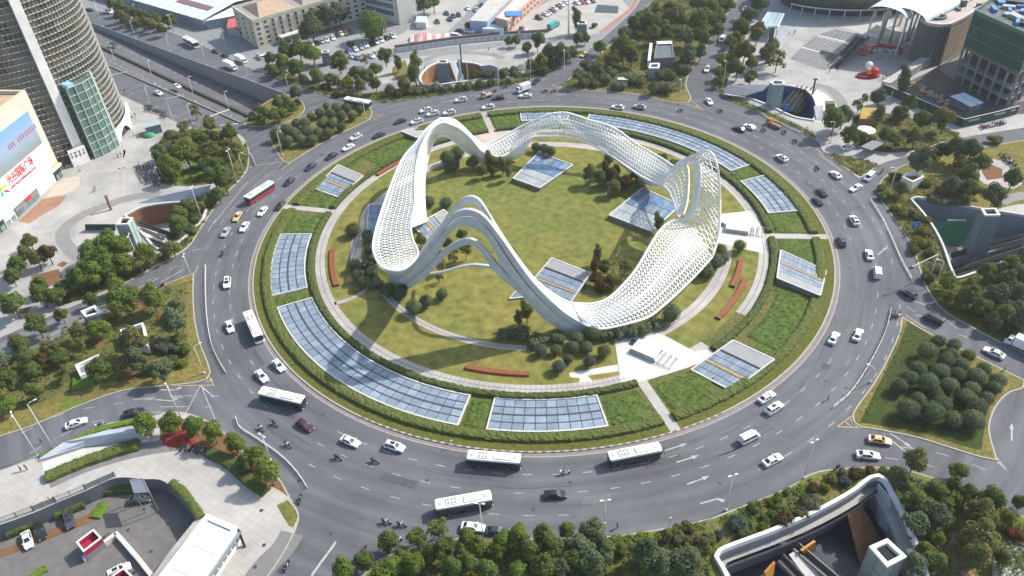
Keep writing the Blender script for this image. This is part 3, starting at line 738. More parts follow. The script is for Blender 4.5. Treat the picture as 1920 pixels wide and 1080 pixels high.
# smooth inner walls (from the lattice edge down to the keel)
def wall(A,K,mb,n=40,th=.5):
    mb=MB()
    a,_=spline([W3(p) for p in A],n); k,_=spline([W3(p) for p in K],n)
    rows=[]
    for p,q in zip(a,k):
        d=Vector((-(p.x+q.x),-(p.y+q.y),0)).normalized()*th
        rows.append([p,p.lerp(q,.33),p.lerp(q,.66),q,q-d,p.lerp(q,.5)-d,p-d])
    mb.grid(rows,closed=True); mb.build('inner_wall',WHITE2,SC,smooth=True,fix=True)
KA=[(800,416,1.2),(797,400,2.0),(795,356,4.5),(797,321,7.5),(804,289,11),(815,261,14.2),(829,254,15.5),(847,261,12.5),(871,282,6.8),(892,296,3),(906,310,.3)]
IA=[(768,428,8.7),(770,412,9.2),(778,380,10),(777,340,12),(783,296,15),(792,268,17.5),(811,240,20),(832,229,21),(860,240,17.5),(885,262,12),(905,287,6.6)]
wall(IA,KA,soft,60)
wall([(905,287,6.6),(940,296,4.3),(966,279,5.9),(996,260,7.9)],[(906,310,.3),(940,303,0.1),(972,297,1.2),(997,262,7.2)],soft,20)
wall([(1143,291,6.9),(1174,313,5.9),(1203,332,5.9),(1226,343,5.9),(1242,348,6.9)],[(1143,292,6.4),(1180,323,2.0),(1203,343,.2),(1226,350,2.2),(1242,350,6)],soft,20)
for pts in (KA,): 
    a,_=spline([W3(p) for p in pts],50); edge.tube(a,.38,6)
# the south arch: smooth curved bands that split apart and join again
band=MB()
def strip_band(U,Lw,rin,n=60,mb=band,cut=None):
    def C(t): 
        r=t[2] if len(t)>2 else 47
        return on_cyl((t[0],t[1]),r,True)-OFF
    a,_=spline([C(p) for p in U],n); b,_=spline([C(p) for p in Lw],n); rows=[]
    for i,(p,q) in enumerate(zip(a,b)):
        t=i/n
        if cut:
            g=.055*math.sin(math.pi*min(1,max(0,(t-.34)/.52))); p,q=(p,p.lerp(q,.40-g)) if cut==1 else (p.lerp(q,.40+g+.002),q)
        th=rin(t) if callable(rin) else rin
        def inn(x):
            d=Vector((x.x,x.y,0)).normalized(); return x-d*th
        m1=p.lerp(q,.5); rad=Vector((m1.x,m1.y,0)).normalized()
        rows.append([p,p.lerp(q,.3)+rad*.25*min(1,(p-q).length/4),p.lerp(q,.7)+rad*.25*min(1,(p-q).length/4),q,inn(q),inn(p)])
    mb.grid(rows,closed=True)
    mb.add(rows[0],[tuple(range(6))]); mb.add(rows[-1],[tuple(reversed(range(6)))])
    return a,b
Um=[(724,504,49),(741,509,48.5),(758,506,48),(774,494,47.5),(787,478,47),(803,457,47),(820,435,47),(838,413,47),(856,397,47),(877,393,47),(898,399,47),(915,414,47),(935,440,47),(954,467,47),(975,497,47),(999,529,47),(1031,562,47),(1060,587,47),(1087,604,47.3),(1108,614,48),(1126,618,49)]
Lm=[(731,524,48),(742,544,47),(764,530,47),(785,512,47),(803,496,47),(816,480,47),(831,455,47),(850,429,47),(874,424,47),(892,430,47),(915,448,47),(936,489,47),(960,525,47),(995,566,47),(1034,608,46.6),(1066,627,46.3),(1084,624,47),(1104,620,48),(1120,619,48.5)]
strip_band(Um,Lm,lambda t:.9+3.0*max(0,(t-.62)/.38),cut=1)
band2=MB(); strip_band(Um,Lm,lambda t:.8+2.6*max(0,(t-.66)/.34),cut=2,mb=band2)
Uc=[(744,540,46.6),(766,527,46.6),(787,511,46.6),(803,497,46.6),(817,481,46.6),(847,457,46.6),(877,447,46.6),(900,458,46.6),(924,487,46.6),(954,519,46.6),(984,549,46.6),(1012,582,46.6),(1040,610,46.6)]
Lc=[(743,544,46.6),(767,541,46.6),(790,526,46.6),(809,508,46.6),(828,488,46.6),(847,471,46.6),(877,459,46.6),(898,468,46.6),(915,494,46.6),(936,519,46.6),(985,560,46.6),(1010,590,46.6),(1040,612,46.6)]
strip_band(Uc,Lc,.8)
Ua=[(788,470,42),(800,452,42),(815,434,42),(829,417,42),(844,394,42),(860,377,42),(877,368,42),(895,372,42),(908,388,42),(925,416,42),(954,461,42),(975,490,42),(999,520,42),(1031,548,42.5),(1066,567,43.5)]
La=[(789,474,42),(803,457,42),(820,436,42),(837,415,42),(856,397,42),(869,386,42),(880,382,42),(893,386,42),(905,400,42),(922,426,42),(950,471,42),(972,500,42),(996,528,42),(1031,553,42.5),(1066,570,43.5)]
strip_band(Ua,La,.7)
Ud=[(799,512,40),(815,511,40),(832,508,40),(862,500,40),(886,496,40),(908,498,40),(926,501,40),(954,519,41),(975,535,42),(990,550,43)]
Ld=[(799,515,40),(815,514,40),(832,512,40),(862,504,40),(886,500,40),(908,502,40),(926,506,40),(954,525,41),(975,541,42),(990,556,43)]
strip_band(Ud,Ld,.7)
# top deck from the outer band to the inner edge on the way down to the south foot
def C3(p): return on_cyl((p[0],p[1]),p[2],True)-OFF
dk_o,_=spline([C3(p) for p in Um[11:19]],40); dk_i,_=spline([C3(p) for p in Ua[9:]]+[W3((1071,568,7.5))],40)
dkb=MB(); dkb.grid([[p+Vector((0,0,.03)),p.lerp(q,.5)+Vector((0,0,.35)),q] for p,q in zip(dk_o,dk_i)]); dkb.build('deck',WHITE2,SC,smooth=True,fix=True)
edge.tube([p+Vector((0,0,.05)) for p in dk_i],.3,6)
# belly panels under the east half so that the ribbon has a body
dm=mat('sculpture_shadow_panel',(.62,.63,.64),.5,noise=.06,scale=.3)
o=lat.build('lattice_shell',WHITE,SC); o['kind']='stuff'
o=lat2.build('inner_lattice',WHITE2,SC); o['kind']='stuff'
edge.build('edge_beam',WHITE,SC,smooth=True)
strip.build('walkway_strip',WHITE2,SC,smooth=True,fix=True)
band2.build('arch_band',SHELLD,SC,smooth=False,fix=True)
band.build('arch_band',SHELLD,SC,smooth=False,fix=True)
# footings
for i,px in enumerate(((742,545),(1066,627),(906,311),(1206,343))):
    b=MB(); g=G(px)-OFF; b.prism([(g.x*.985+1.0*math.cos(k*.7854),g.y*.985+1.0*math.sin(k*.7854)) for k in range(8)],-.05,.45); b.build('footing',CONC,SC)
# ---------------------------------------------------------------- sunken courts: walls, floors, shafts, escalators
pit_shell('W',mat('brown_tile_wall',(.22,.11,.065),.7,noise=.2,scale=1.0),CONC)
pit_shell('N',mat('orange_wall',(.25,.13,.055),.6,noise=.35,scale=.3),CONCL)
pit_shell('NE',mat('blue_court_wall',(.035,.10,.21),.55,noise=.15,scale=.4),mat('court_blue_floor',(.05,.09,.15),.7))
pit_shell('E',mat('grey_blue_wall',(.19,.22,.26),.65,noise=.1,scale=.4),CONCD)
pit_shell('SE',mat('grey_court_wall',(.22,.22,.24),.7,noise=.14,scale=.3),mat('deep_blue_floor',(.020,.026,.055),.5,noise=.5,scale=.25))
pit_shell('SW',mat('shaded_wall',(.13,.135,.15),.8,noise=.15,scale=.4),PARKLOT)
def rim(key,w,h,m,name='parapet',label=None,a=0,b=None,z=.13,inward=True):
    P,_=PITS[key]; Q=offset_poly(P,-w if not inward else w); n=len(P); b=n if b is None else b; k=MB(); rows=[]
    for i in range(a,b+1):
        p=P[i%n];q=Q[i%n]; rows.append([Vector((*p,z-.3)),Vector((*p,z+h)),Vector((*q,z+h)),Vector((*q,z-.3))])
    k.grid(rows,closed=True); o=k.build(name,m,fix=True)
    if label: tag(o,label,'parapet')
    else: o['kind']='structure'
    return o
rim('SE',-.7,1.25,WHITE2,label='white curved parapet round the sunken court at the lower right corner')
rim('E',-.6,.75,CONCL,label='pale rim wall round the sunken court with the green wall',a=0,b=len(PITS['E'][0]))
rim('W',-.7,.5,CONCL,label='pale rim of the brown tiled sunken court beside the west plaza')
rim('N',-.9,.45,CONCL,label='pale rim of the orange walled sunken court in the north')
rim('NE',-.8,.45,CONCL,label='pale rim of the blue walled sunken court in the north east plaza')
def shaft(foot,top,toppx,z0,lab,body=GLASSB,rimm=CONCL,grow=1.0,h=None):
    """tapered vent or lift shaft: glazed body, white rim, sunken louvre"""
    h=h or height(foot,top); T=[G(p,h) for p in toppx]; c=sum(T,Vector())/len(T); c.z=0
    t=empty('vent_shaft',c,0,lab,'vent shaft'); n=len(T)
    L=[Vector((p.x-c.x,p.y-c.y,0)) for p in T]
    b=MB(); B=[v*grow for v in L]
    b.add([Vector((v.x,v.y,z0)) for v in B]+[Vector((v.x,v.y,h-.5)) for v in L],[(i,(i+1)%n,n+(i+1)%n,n+i) for i in range(n)])
    b.build('body',body,t,fix=True)
    r=MB(); I=[v*.68 for v in L]; O=[v*1.02 for v in L]
    rows=[]
    for i in range(n+1):
        o_=O[i%n];i_=I[i%n]; rows.append([Vector((o_.x,o_.y,h-.5)),Vector((o_.x,o_.y,h)),Vector((i_.x,i_.y,h)),Vector((i_.x,i_.y,h-1.2))])
    r.grid(rows,closed=False); r.build('rim',rimm,t,fix=True)
    l=MB(); l.add([Vector((v.x,v.y,h-1.1)) for v in I],[tuple(range(n))])
    for k in range(1,6):
        a=I[0].lerp(I[3 if n==4 else n-1],k/6);q=I[1].lerp(I[2],k/6); l.bar((a.x,a.y,h-.75),(q.x,q.y,h-.75),.12,.3)
    l.build('louvre',DMETAL,t)
    # glazing joints
    j=MB()
    for i in range(n):
        for f in (.0,.5):
            a=B[i].lerp(B[(i+1)%n],f); q=L[i].lerp(L[(i+1)%n],f); out=Vector((a.x,a.y,0)).normalized()*.05
            j.bar(Vector((a.x,a.y,z0))+out,Vector((q.x,q.y,h-.5))+out,.14,.08)
        for k in range(1,4):
            f=k/4; a=B[i].lerp(L[i],f);q=B[(i+1)%n].lerp(L[(i+1)%n],f); zz=z0+(h-.5-z0)*f; o_=((a+q)/2).normalized()*.05
            j.bar(Vector((a.x,a.y,zz))+o_,Vector((q.x,q.y,zz))+o_,.08,.1)
    j.build('glazing_bar',METAL,t)
    return t
shaft((262,467),(240,420),[(217,421),(240,420),(249,407),(226,407)],-6,'pale green glazed vent shaft beside the brown tiled court',mat('pale_green_glass',(.33,.42,.42),.25,noise=.1,scale=.5,spec=.6),h=9.5)
shaft((824,153),(823,118),[(820,118),(840.5,118),(838,111.5),(821,112)],-6,'grey blue vent shaft rising from the orange walled court',mat('slate_blue_panel',(.13,.19,.23),.35,noise=.1,scale=.5),h=8.5)
shaft((1457,202),(1471,158),[(1443,154),(1451,158.5),(1471,158),(1471,151.5),(1452,149)],-6,'grey green glazed vent shaft in the north east court',mat('grey_green_glass',(.22,.30,.32),.25,noise=.1,scale=.5,spec=.6),h=9.5)
shaft((1856,454),(1876,403),[(1847,403.5),(1876,403),(1868,389.5),(1839,390)],-7,'tall slate grey vent shaft beside the green wall of the east court',mat('slate_grey_panel',(.12,.155,.185),.4,noise=.1,scale=.5),grow=1.25,h=9.5)
shaft((1606,1085),(1630,1024),[(1630.5,1024),(1664,1062),(1700,1043),(1664,1009.5)],-9,'grey vent shaft with white square rim in the lower right court',mat('grey_green_panel',(.235,.265,.255),.5,noise=.16,scale=.3),WHITE,h=5.5)
shaft((178,605),(186,602),[(151,583),(160,594),(188,586),(178,572)],.1,'low glazed vent shaft with white rim among the west trees',mat('pale_blue_glass',(.25,.33,.36),.2,noise=.1,scale=.5,spec=.6),WHITE,h=4.5)
shaft((1102,72),(1100,45),[(1082,45),(1100,45),(1099,38),(1083,38)],.1,'slate vent shaft beside the road in the north',MATS['slate_blue_panel'],CONCL,h=6)
shaft((1233,142),(1236,123),[(1216,127),(1236,127),(1237,118),(1219,118)],.1,'blue green lift shaft with white rim in the north park',MATS['grey_green_glass'],WHITE,h=5)
shaft((610,118),(612,98),[(602,99),(616,98),(616,93),(603,94)],.1,'small slate vent shaft beside the northern car park',MATS['slate_blue_panel'],CONCL,h=6)
def open_box(px,h,lab,wall=WHITE2,inner=CONCD,th=.5,name='vent_box',fill=None):
    """low open topped box: rim at height h above ground given by pixels of the rim"""
    P=[G(p,h) for p in px]; c=sum(P,Vector())/len(P); c.z=0; t=empty(name,c,0,lab,'vent box'); L=[Vector((p.x-c.x,p.y-c.y,0)) for p in P]; n=len(L)
    I=[Vector((*q,0)) for q in offset_poly([(v.x,v.y) for v in L],th)]
    b=MB(); rows=[]
    for i in range(n+1):
        o_=L[i%n];i_=I[i%n]; rows.append([Vector((o_.x,o_.y,.1)),Vector((o_.x,o_.y,h)),Vector((i_.x,i_.y,h)),Vector((i_.x,i_.y,h-1.4))])
    b.grid(rows); b.build('wall',wall,t,fix=True)
    f=MB(); f.add([Vector((v.x,v.y,h-1.3)) for v in I],[tuple(range(n))]); f.build('grating',fill or inner,t)
    return t
open_box([(225,618),(229,640),(278,650),(268,604)],2.6,'white walled open vent box among trees of the west green wedge',fill=SOIL)
open_box([(140,684),(150,705),(194,682),(185,664)],2.2,'low white walled vent box beside the bright green hedge',fill=CONCD)
open_box([(1691,331),(1712,341),(1733,331),(1722,322),(1700,323)],3.2,'white polygonal planter box beside the east road',fill=SOIL)
# ---- escalators: balustrades, steps and skirting between two points
def escalator(a,za,b,zb,lab,n=1,wd=1.3,canopy=False):
    A=G(a,za);B=G(b,zb); d=(B-A); flat=Vector((d.x,d.y,0)).normalized(); side_=Vector((-flat.y,flat.x,0))
    t=empty('escalator',A,0,lab,'escalator','escalators of the sunken courts')
    st=MB(); L=d.length; k=int(L/.5)
    for i in range(k):
        p=d*((i+.5)/k); st.box(p,(.46,wd*.8,.25),math.atan2(flat.y,flat.x))
    st.build('step',DMETAL,t)
    for s in (-1,1):
        m_=MB(); o=side_*s*wd*.5; m_.bar(o+Vector((0,0,.45)),d+o+Vector((0,0,.45)),.14,1.0); m_.build('balustrade',METAL,t)
        h=MB(); h.bar(o+Vector((0,0,1.0)),d+o+Vector((0,0,1.0)),.2,.14); h.build('handrail',DMETAL,t)
    return t
for i,(a,za,b,zb) in enumerate((((258,420),0,(318,442),-5),((264,432),0,(312,452),-5),((272,448),0,(306,462),-5))):
    escalator(a,za,b,zb,['top escalator going down into the brown tiled court','middle escalator going down into the brown tiled court','lowest escalator beside the pale shaft of the brown tiled court'][i])
b=MB(); p=[G((262,424),.1),G((270,444),.1),G((316,458),-5),G((324,446),-5)]; b.add(p,[(0,1,2,3)]); b.build('court_ramp',CONCL,fix=True)['kind']='structure'
for i in range(4):
    a=(1499+i*9,165+i*1.2); b_=(1464+i*10,205+i*2.5); escalator(a,.1,b_,-5,['leftmost silver escalator of the blue walled court','second silver escalator from the left in the blue court','third silver escalator from the left in the blue court','rightmost silver escalator of the blue walled court'][i],wd=1.6)
for i,(a,za,b,zb) in enumerate((((1784,484),-6,(1925,446),.5),((1786,506),-6,(1925,462),.5),((1795,516),-5,(1925,478),.5))):
    escalator(a,za,b,zb,['upper dark escalator at the foot of the slate shaft','middle ribbed escalator of the east court','lowest escalator along the edge of the east court'][i],wd=2.2)
for i,(a,za,b,zb) in enumerate((((1490,1028),-5,(1580,1105),-8.5),((1462,1050),-4,(1530,1120),-8))):
    escalator(a,za,b,zb,['right escalator in the shaded lower right court','left escalator in the shaded lower right court'][i],wd=2.0)
def slab3(name,pts,th,m,lab=None,cat=None,parent=None):
    """plate through 3-D points given as (px,py,z)"""
    P=[G((p[0],p[1]),p[2]) for p in pts]; n=(P[1]-P[0]).cross(P[2]-P[0]).normalized()*th; b=MB(); k=len(P)
    b.add(P+[p-n for p in P],[tuple(range(k)),tuple(reversed(range(k,2*k)))]+[(i,k+i,k+(i+1)%k,(i+1)%k) for i in range(k)])
    o=b.build(name,m,parent,fix=True)
    if lab: tag(o,lab,cat)
    return o
BLUEW=mat('pale_blue_wall',(.40,.43,.49),.5,noise=.08,scale=.3)
slab3('wing_wall',[(258,381,.2),(320,378,.2),(368,375,.2),(395,347,4.8),(340,356,3.4),(290,370,1.6)],.4,BLUEW,'long wedge shaped pale blue wing wall above the brown tiled court','wing wall')
slab3('glass_screen',[(160,431,.1),(217,432,.1),(216,421,2.6),(159,421,2.6)],.2,mat('dark_green_glass',(.03,.07,.055),.1),'dark green glass screen standing left of the pale shaft','screen')
slab3('wing_wall',[(899,124,.2),(914,140,.2),(931,147,.2),(935,126,4.6),(917,122,3)],.4,MATS['grey_blue_wall'],'small grey blue wing wall right of the orange court','wing wall')
slab3('stair_cover',[(842,114,2),(853,114,2),(868,151,-3),(856,153,-3)],.3,CONCL,'white stair cover sloping into the orange court','stair cover')
slab3('glass_fin',[(857,112,1.5),(864,112,1.5),(870,151,-2),(866,152,-2)],.2,GLASSB,'dark blue glass fin beside the white stair cover','glass fin')
slab3('wedge_roof',[(1357,176,1.2),(1357,169,1.4),(1366,161,2.4),(1442,160,3.2),(1428,172,2.8),(1398,181,1.6)],.4,mat('dark_grey_roof',(.13,.14,.16),.6,noise=.1,scale=.3),'dark grey wedge roof with pale rim left of the blue court','wedge roof')
slab3('wedge_roof_edge',[(1355,178,1.0),(1357,176,1.3),(1366,179,1.5),(1398,182,1.7),(1397,184,1.4)],.3,CONCL,'pale curved edge of the dark wedge roof','roof edge')
slab3('blue_banner',[(1471,207,.6),(1480,207,.6),(1480,196,3.2),(1471,196,3.2)],.12,mat('banner_blue',(.03,.13,.55),.6),'bright blue banner in front of the silver escalators','banner')
slab3('kiosk',[(1549,212,.1),(1566,212,.1),(1566,195,4.0),(1549,195,4.0)],2.0,mat('olive_panel',(.10,.12,.04),.7),'olive green kiosk wall right of the blue court','kiosk')
slab3('stair_house',[(1531,226,.1),(1543,228,.1),(1543,198,3.5),(1526,199,3.5)],1.2,CONCL,'white stair house with blue stripes right of the blue court','stair house')
slab3('green_wall',[(1744,413,-2.2),(1826,418,-2.2),(1812,462,-7.8),(1770,458,-7.8)],.3,mat('green_wall_net',(.018,.12,.055),.85,noise=.2,scale=.5),'deep green wall on the far side of the east court','green wall')
b=MB()
for k in range(8):
    u=1776+k*4.4; p=G((u,411.6),-1.6);q=G((u+2.6,411.9),-1.6); b.bar(p+Vector((0,-.35,0)),q+Vector((0,-.35,0)),.12,.55)
tag(b.build('wall_lettering',WHITE),'blurred row of white letters above the green wall','lettering')
# lower right court: brown wall, ledge, orange panel
P,_=PITS['SE']; Q=offset_poly(P,1.6)
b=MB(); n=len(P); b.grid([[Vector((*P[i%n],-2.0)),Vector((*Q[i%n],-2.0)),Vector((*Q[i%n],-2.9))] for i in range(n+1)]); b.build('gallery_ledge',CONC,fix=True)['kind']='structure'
b=MB()
for i in range(4,26):
    p=Vector((*Q[i],-1.4)); q=Vector((*Q[i+1],-1.4)); b.bar(p,q,.08,1.1); 
tag(b.build('glass_railing',GLASSD),'dark glass railing along the gallery of the lower right court','railing')
slab3('brown_wall',[(1585,957,-3.2),(1612,945,-3.2),(1650,1010,-8.9),(1612,1060,-8.9)],.4,BRONZE,'dark brown clad wall inside the lower right court','clad wall')
slab3('orange_wall',[(1500,1030,-3.5),(1526,1012,-3.5),(1526,1030,-8),(1508,1042,-8)],.5,mat('orange_panel',(.42,.19,.035),.6,noise=.15,scale=.4),'small orange wall panel at the shaded end of the lower right court','wall panel')
slab3('orange_wall',[(1432,1072,-3.0),(1450,1052,-3.0),(1444,1085,-6),(1428,1098,-6)],.5,MATS['orange_panel'],'large orange wall panel at the bottom edge of the lower right court','wall panel')
slab3('inner_wall',[(1648,907,.1),(1668,930,.1),(1714,1030,-6),(1650,985,-8),(1630,940,-8)],.3,BLUEW,'pale blue curved wall on the right side of the lower right court','court wall')
slab3('court_ramp',[(1478,1040,-4.6),(1492,1032,-4.6),(1560,1105,-8.4),(1535,1118,-8.4)],.3,CONCL,'cream coloured ramp between the two escalators of the lower right court','ramp')
slab3('sunlit_band',[(1700,1030,-.6),(1712,1030,-.6),(1738,1100,-.6),(1722,1100,-.6)],.3,WHITE2,'white band standing in for sunlight on the right wall of the lower right court','ledge')  # white slab added to show the sunlit band of the court wall
# white ring walls and grey arcs of paving round the courts
def arc_stroke(px,w,m,z=.139,name='grey_paving_arc'): return stroke(name,px,w,z,m,8)
GREYP=mat('grey_arc_paving',(.21,.205,.20),.85,noise=.1,scale=.3)
arc_stroke([(300,366),(255,369),(205,384),(155,404),(122,428),(118,448),(133,470),(152,484)],4.2,GREYP)
arc_stroke([(790,118),(820,104),(870,99),(920,103),(945,110)],3.5,GREYP)
arc_stroke([(1525,160),(1550,165),(1571,182),(1580,200),(1580,215)],4,GREYP)
arc_stroke([(1875,380),(1893,372),(1925,366)],4,GREYP)
patch('pale_paving',[(150,410),(190,392),(250,378),(300,372),(300,384),(262,391),(236,404),(254,425),(268,440),(250,480),(170,482),(150,470),(142,440)],PAVE2,.136,('W',))
patch('pale_paving',[(785,150),(800,125),(825,114),(868,111),(905,120),(925,138),(905,150)],PAVE2,.136,('N',))
patch('pale_paving',[(1500,163),(1535,170),(1562,190),(1570,212),(1545,232),(1524,226),(1530,205),(1523,183)],MATS['bright_granite'],.136,('NE',))
# ---------------------------------------------------------------- lower left car park court
ZP=-4.0
def at_lot(p): return G(p,ZP)
FENCE=mat('fence_grey',(.30,.335,.34),.45,metal=.3,noise=.08,scale=1)
fp=[(-40,996),(0,981),(64,958),(105,941),(161,918),(217,893)]
ft=empty('steel_fence',G((100,945),.13),0,'grey steel fence with solid gate panels round the lower left car park','fence'); base=ft.location.copy()
pts=[G(p,.13)-base for p in fp]
for i in range(len(pts)-1):
    a,b=pts[i],pts[i+1]; L=(b-a).length; n=max(2,int(L/2.2))
    solid=i in (2,4)
    r=MB()
    for z in (.25,1.5): r.bar(a+Vector((0,0,z)),b+Vector((0,0,z)),.12)
    r.build('rail',FENCE,ft)
    for k in range(n+1):
        p=MB(); q=a.lerp(b,k/n); p.bar(q,q+Vector((0,0,1.75)),.18); p.build('post',FENCE,ft)
    s=MB()
    if solid: s.bar(a+Vector((0,0,.9)),b+Vector((0,0,.9)),.1,1.3); s.build('gate_panel',FENCE,ft)
    else:
        m_=int(L/.3)
        for k in range(m_): q=a.lerp(b,k/m_); s.bar(q+Vector((0,0,.25)),q+Vector((0,0,1.5)),.06)
        o=s.build('picket',FENCE,ft); o['kind']='stuff'
b=MB(); Pn=PITS['SW'][0]
# inner planting strip and ledge of bare soil against the fence wall
patch_px=[(0,1000),(64,977),(105,958),(161,936),(172,942),(108,966),(66,985),(0,1010)]
sheet('soil_strip',smooth_poly([tuple(at_lot(p).xy) for p in [(-20,1038),(60,1010),(105,990),(165,965),(195,955),(180,975),(110,1003),(60,1025),(-20,1052)]],3),ZP+.06,SOIL)
def lump_hedge(name,path,w,h,m,lab,z0=.1,group=None,seed=0,step=.5,dens=5):
    """free standing bumpy hedge along a path of world points"""
    P=[Vector((p[0],p[1],z0)) for p in path]; L=[0]
    for i in range(len(P)-1): L.append(L[-1]+(P[i+1]-P[i]).length)
    n=max(3,int(L[-1]/step)); rows=[]; b=MB(); j=0; prof=[(-1,-.05),(-1.02,.4),(-.92,.82),(-.5,1.0),(0,1.05),(.5,1.0),(.92,.82),(1.02,.4),(1,-.05)]
    cen=[]
    for i in range(n+1):
        s=L[-1]*i/n
        while j<len(P)-2 and L[j+1]<s: j+=1
        q=P[j].lerp(P[j+1],(s-L[j])/max(L[j+1]-L[j],1e-6)); d=(P[j+1]-P[j]).normalized(); nn=Vector((-d.y,d.x,0)); cen.append((q,nn)); row=[]
        for u,v in prof:
            p=q+nn*u*w/2; k=.3*noise3(p.x*.9,p.y*.9,v*1.5+seed)+.15*noise3(p.x*3,p.y*3,v*3+seed); row.append(p+nn*u*k*.8+Vector((0,0,h*v*(1+.35*k))))
        rows.append(row)
    b.grid(rows); b.add(rows[0],[tuple(range(9))]); b.add(rows[-1],[tuple(reversed(range(9)))])
    for _ in range(int(L[-1]*w*dens)):
        q,nn=rnd.choice(cen); p=q+nn*rnd.uniform(-.5,.5)*w+Vector((rnd.uniform(-.3,.3),rnd.uniform(-.3,.3),h*rnd.uniform(.9,1.25))); s=rnd.uniform(.12,.3)
        b.add([p+Vector((rnd.uniform(-s,s),rnd.uniform(-s,s),rnd.uniform(-s,s)*.8)) for _ in range(3)],[(0,1,2)])
    return tag(b.build(name,m),lab,'hedge',group)
for i,(a,c,l) in enumerate((((15,1006),(64,987),'dark clipped hedge under the fence beside the white parked car'),((106,970),(160,948),'dark clipped hedge under the fence above the black parked cars'),((200,925),(262,918),'dark clipped hedge in the shaded top corner of the car park'))):
    lump_hedge('hedge',[at_lot(a).xy,at_lot(c).xy],1.8,1.6,HEDGED,l,ZP)
b1=lump_hedge('hedge',[at_lot((178,972)).xy,at_lot((196,945)).xy],2.6,.5,BRIGHTG,'bright green low bed beside the fence of the lower left car park',ZP)
lump_hedge('hedge',[at_lot((40,1095)).xy,at_lot((88,1066)).xy],1.8,.5,BRIGHTG,'bright green low bed at the bottom edge of the car park',ZP)
lump_hedge('hedge',[at_lot((200,1012)).xy,at_lot((210,1005)).xy],2.6,.5,HEDGE,'small green bed beside the red vent box',ZP)
# red and grey vent box standing in the lot
def box_vent(px,h,z0,lab):
    P=[G(p,z0+h) for p in px]; c=sum(P,Vector())/4; c.z=z0; t=empty('vent_box',c,0,lab,'vent box'); L=[Vector((p.x-c.x,p.y-c.y,0)) for p in P]
    I=[Vector((*q,0)) for q in offset_poly([(v.x,v.y) for v in L],.28)]
    def ring(z0_,z1_,o,i,m,nm):
        b=MB(); b.grid([[Vector((*o[k%4].xy,z0_)),Vector((*o[k%4].xy,z1_)),Vector((*i[k%4].xy,z1_)),Vector((*i[k%4].xy,z1_-1.6))] for k in range(5)]); b.build(nm,m,t,fix=True)
    RED=mat('maroon_panel',(.30,.018,.05),.5,noise=.1,scale=.6)
    ring(0,h*.5,L,I,METAL,'base'); O=[v*1.01 for v in L]
    ring(h*.5,h-.2,O,[v*.93 for v in L],RED,'red_panel'); ring(h-.2,h,[v*1.03 for v in L],I,WHITE,'white_rim')
    b=MB(); b.add([Vector((*v.xy,h-1.3)) for v in I],[(0,1,2,3)]); b.grid([[Vector((*(I[k%4]*.98).xy,h-1.3)),Vector((*(I[k%4]*.98).xy,h-.1))] for k in range(5)]); b.build('inside',RED,t)
box_vent([(143,1016),(156,1034),(190,1008),(175,992)],3.2,ZP,'maroon and grey open vent box with white rim in the car park')
box_vent([(200,1086),(214,1104),(248,1080),(232,1064)],3.2,ZP,'second maroon vent box at the bottom edge beside a white car')
# low walls in the lot
for a,c,l in (((220,1004),(262,1052),'pale grey low wall sloping towards the bottom of the car park'),((158,1052),(220,1006),'pale kerb wall under the maroon vent box')):
    b=MB(); b.bar(at_lot(a)+Vector((0,0,.6)),at_lot(c)+Vector((0,0,.6)),.9,1.2); tag(b.build('low_wall',CONCL),l,'low wall')
b=MB(); b.bar(at_lot((262,1052))+Vector((0,0,.6)),at_lot((300,1100))+Vector((0,0,.6)),.9,1.2); b.build('low_wall',CONCL); tag(bpy.context.scene.objects['low_wall.002'],'pale low wall continuing to the bottom edge of the picture','low wall')
# glass shelter over the ramp
gt=empty('glass_shelter',G((268,905),.1),0,'small grey glass roofed shelter at the fence above a dark saloon car','shelter'); gb=gt.location.copy()
q=[G(p,3.0)-gb for p in ((244,900),(268,898),(279,922),(252,924))]
b=MB(); b.add(q+[v-Vector((0,0,.15)) for v in q],[(0,1,2,3),(7,6,5,4),(0,4,5,1),(1,5,6,2),(2,6,7,3),(3,7,4,0)]); b.build('roof',mat('smoky_glass',(.16,.18,.22),.15),gt,fix=True)
for v in q:
    b=MB(); b.bar(Vector((v.x,v.y,-4)),v,.15); b.build('post',METAL,gt)
for i in range(4):
    b=MB(); b.bar(q[i],q[(i+1)%4],.22); b.build('beam',METAL,gt)
# white pavilion at the edge of the court
hz=4.6
wt=empty('white_pavilion',G((360,1060),.13),0,'long white flat roofed pavilion with window band beside the lower left plaza','building'); wb=wt.location.copy(); wb.z=0; wt.location=wb
R=[(388,966),(441,989),(455,1002),(330,1180),(215,1180),(300,1080)]
P=[G(p,hz)-wb for p in [(388,966),(443,990),(300,1200),(232,1168)]]
b=MB(); b.prism([(p.x,p.y) for p in P],-4,hz-.5); b.build('wall',WHITE2,wt,fix=True)
Po=[Vector((*q,0)) for q in offset_poly([(p.x,p.y) for p in P],-.35)]; Pi=[Vector((*q,0)) for q in offset_poly([(p.x,p.y) for p in P],.8)]
b=MB(); b.grid([[Vector((*Po[k%4].xy,hz-.6)),Vector((*Po[k%4].xy,hz)),Vector((*Pi[k%4].xy,hz)),Vector((*Pi[k%4].xy,hz-.35))] for k in range(5)]); b.build('parapet',mat('pale_parapet',(.58,.60,.62),.6),wt,fix=True)
Pr=[v.lerp(Vector(),0) for v in Pi]
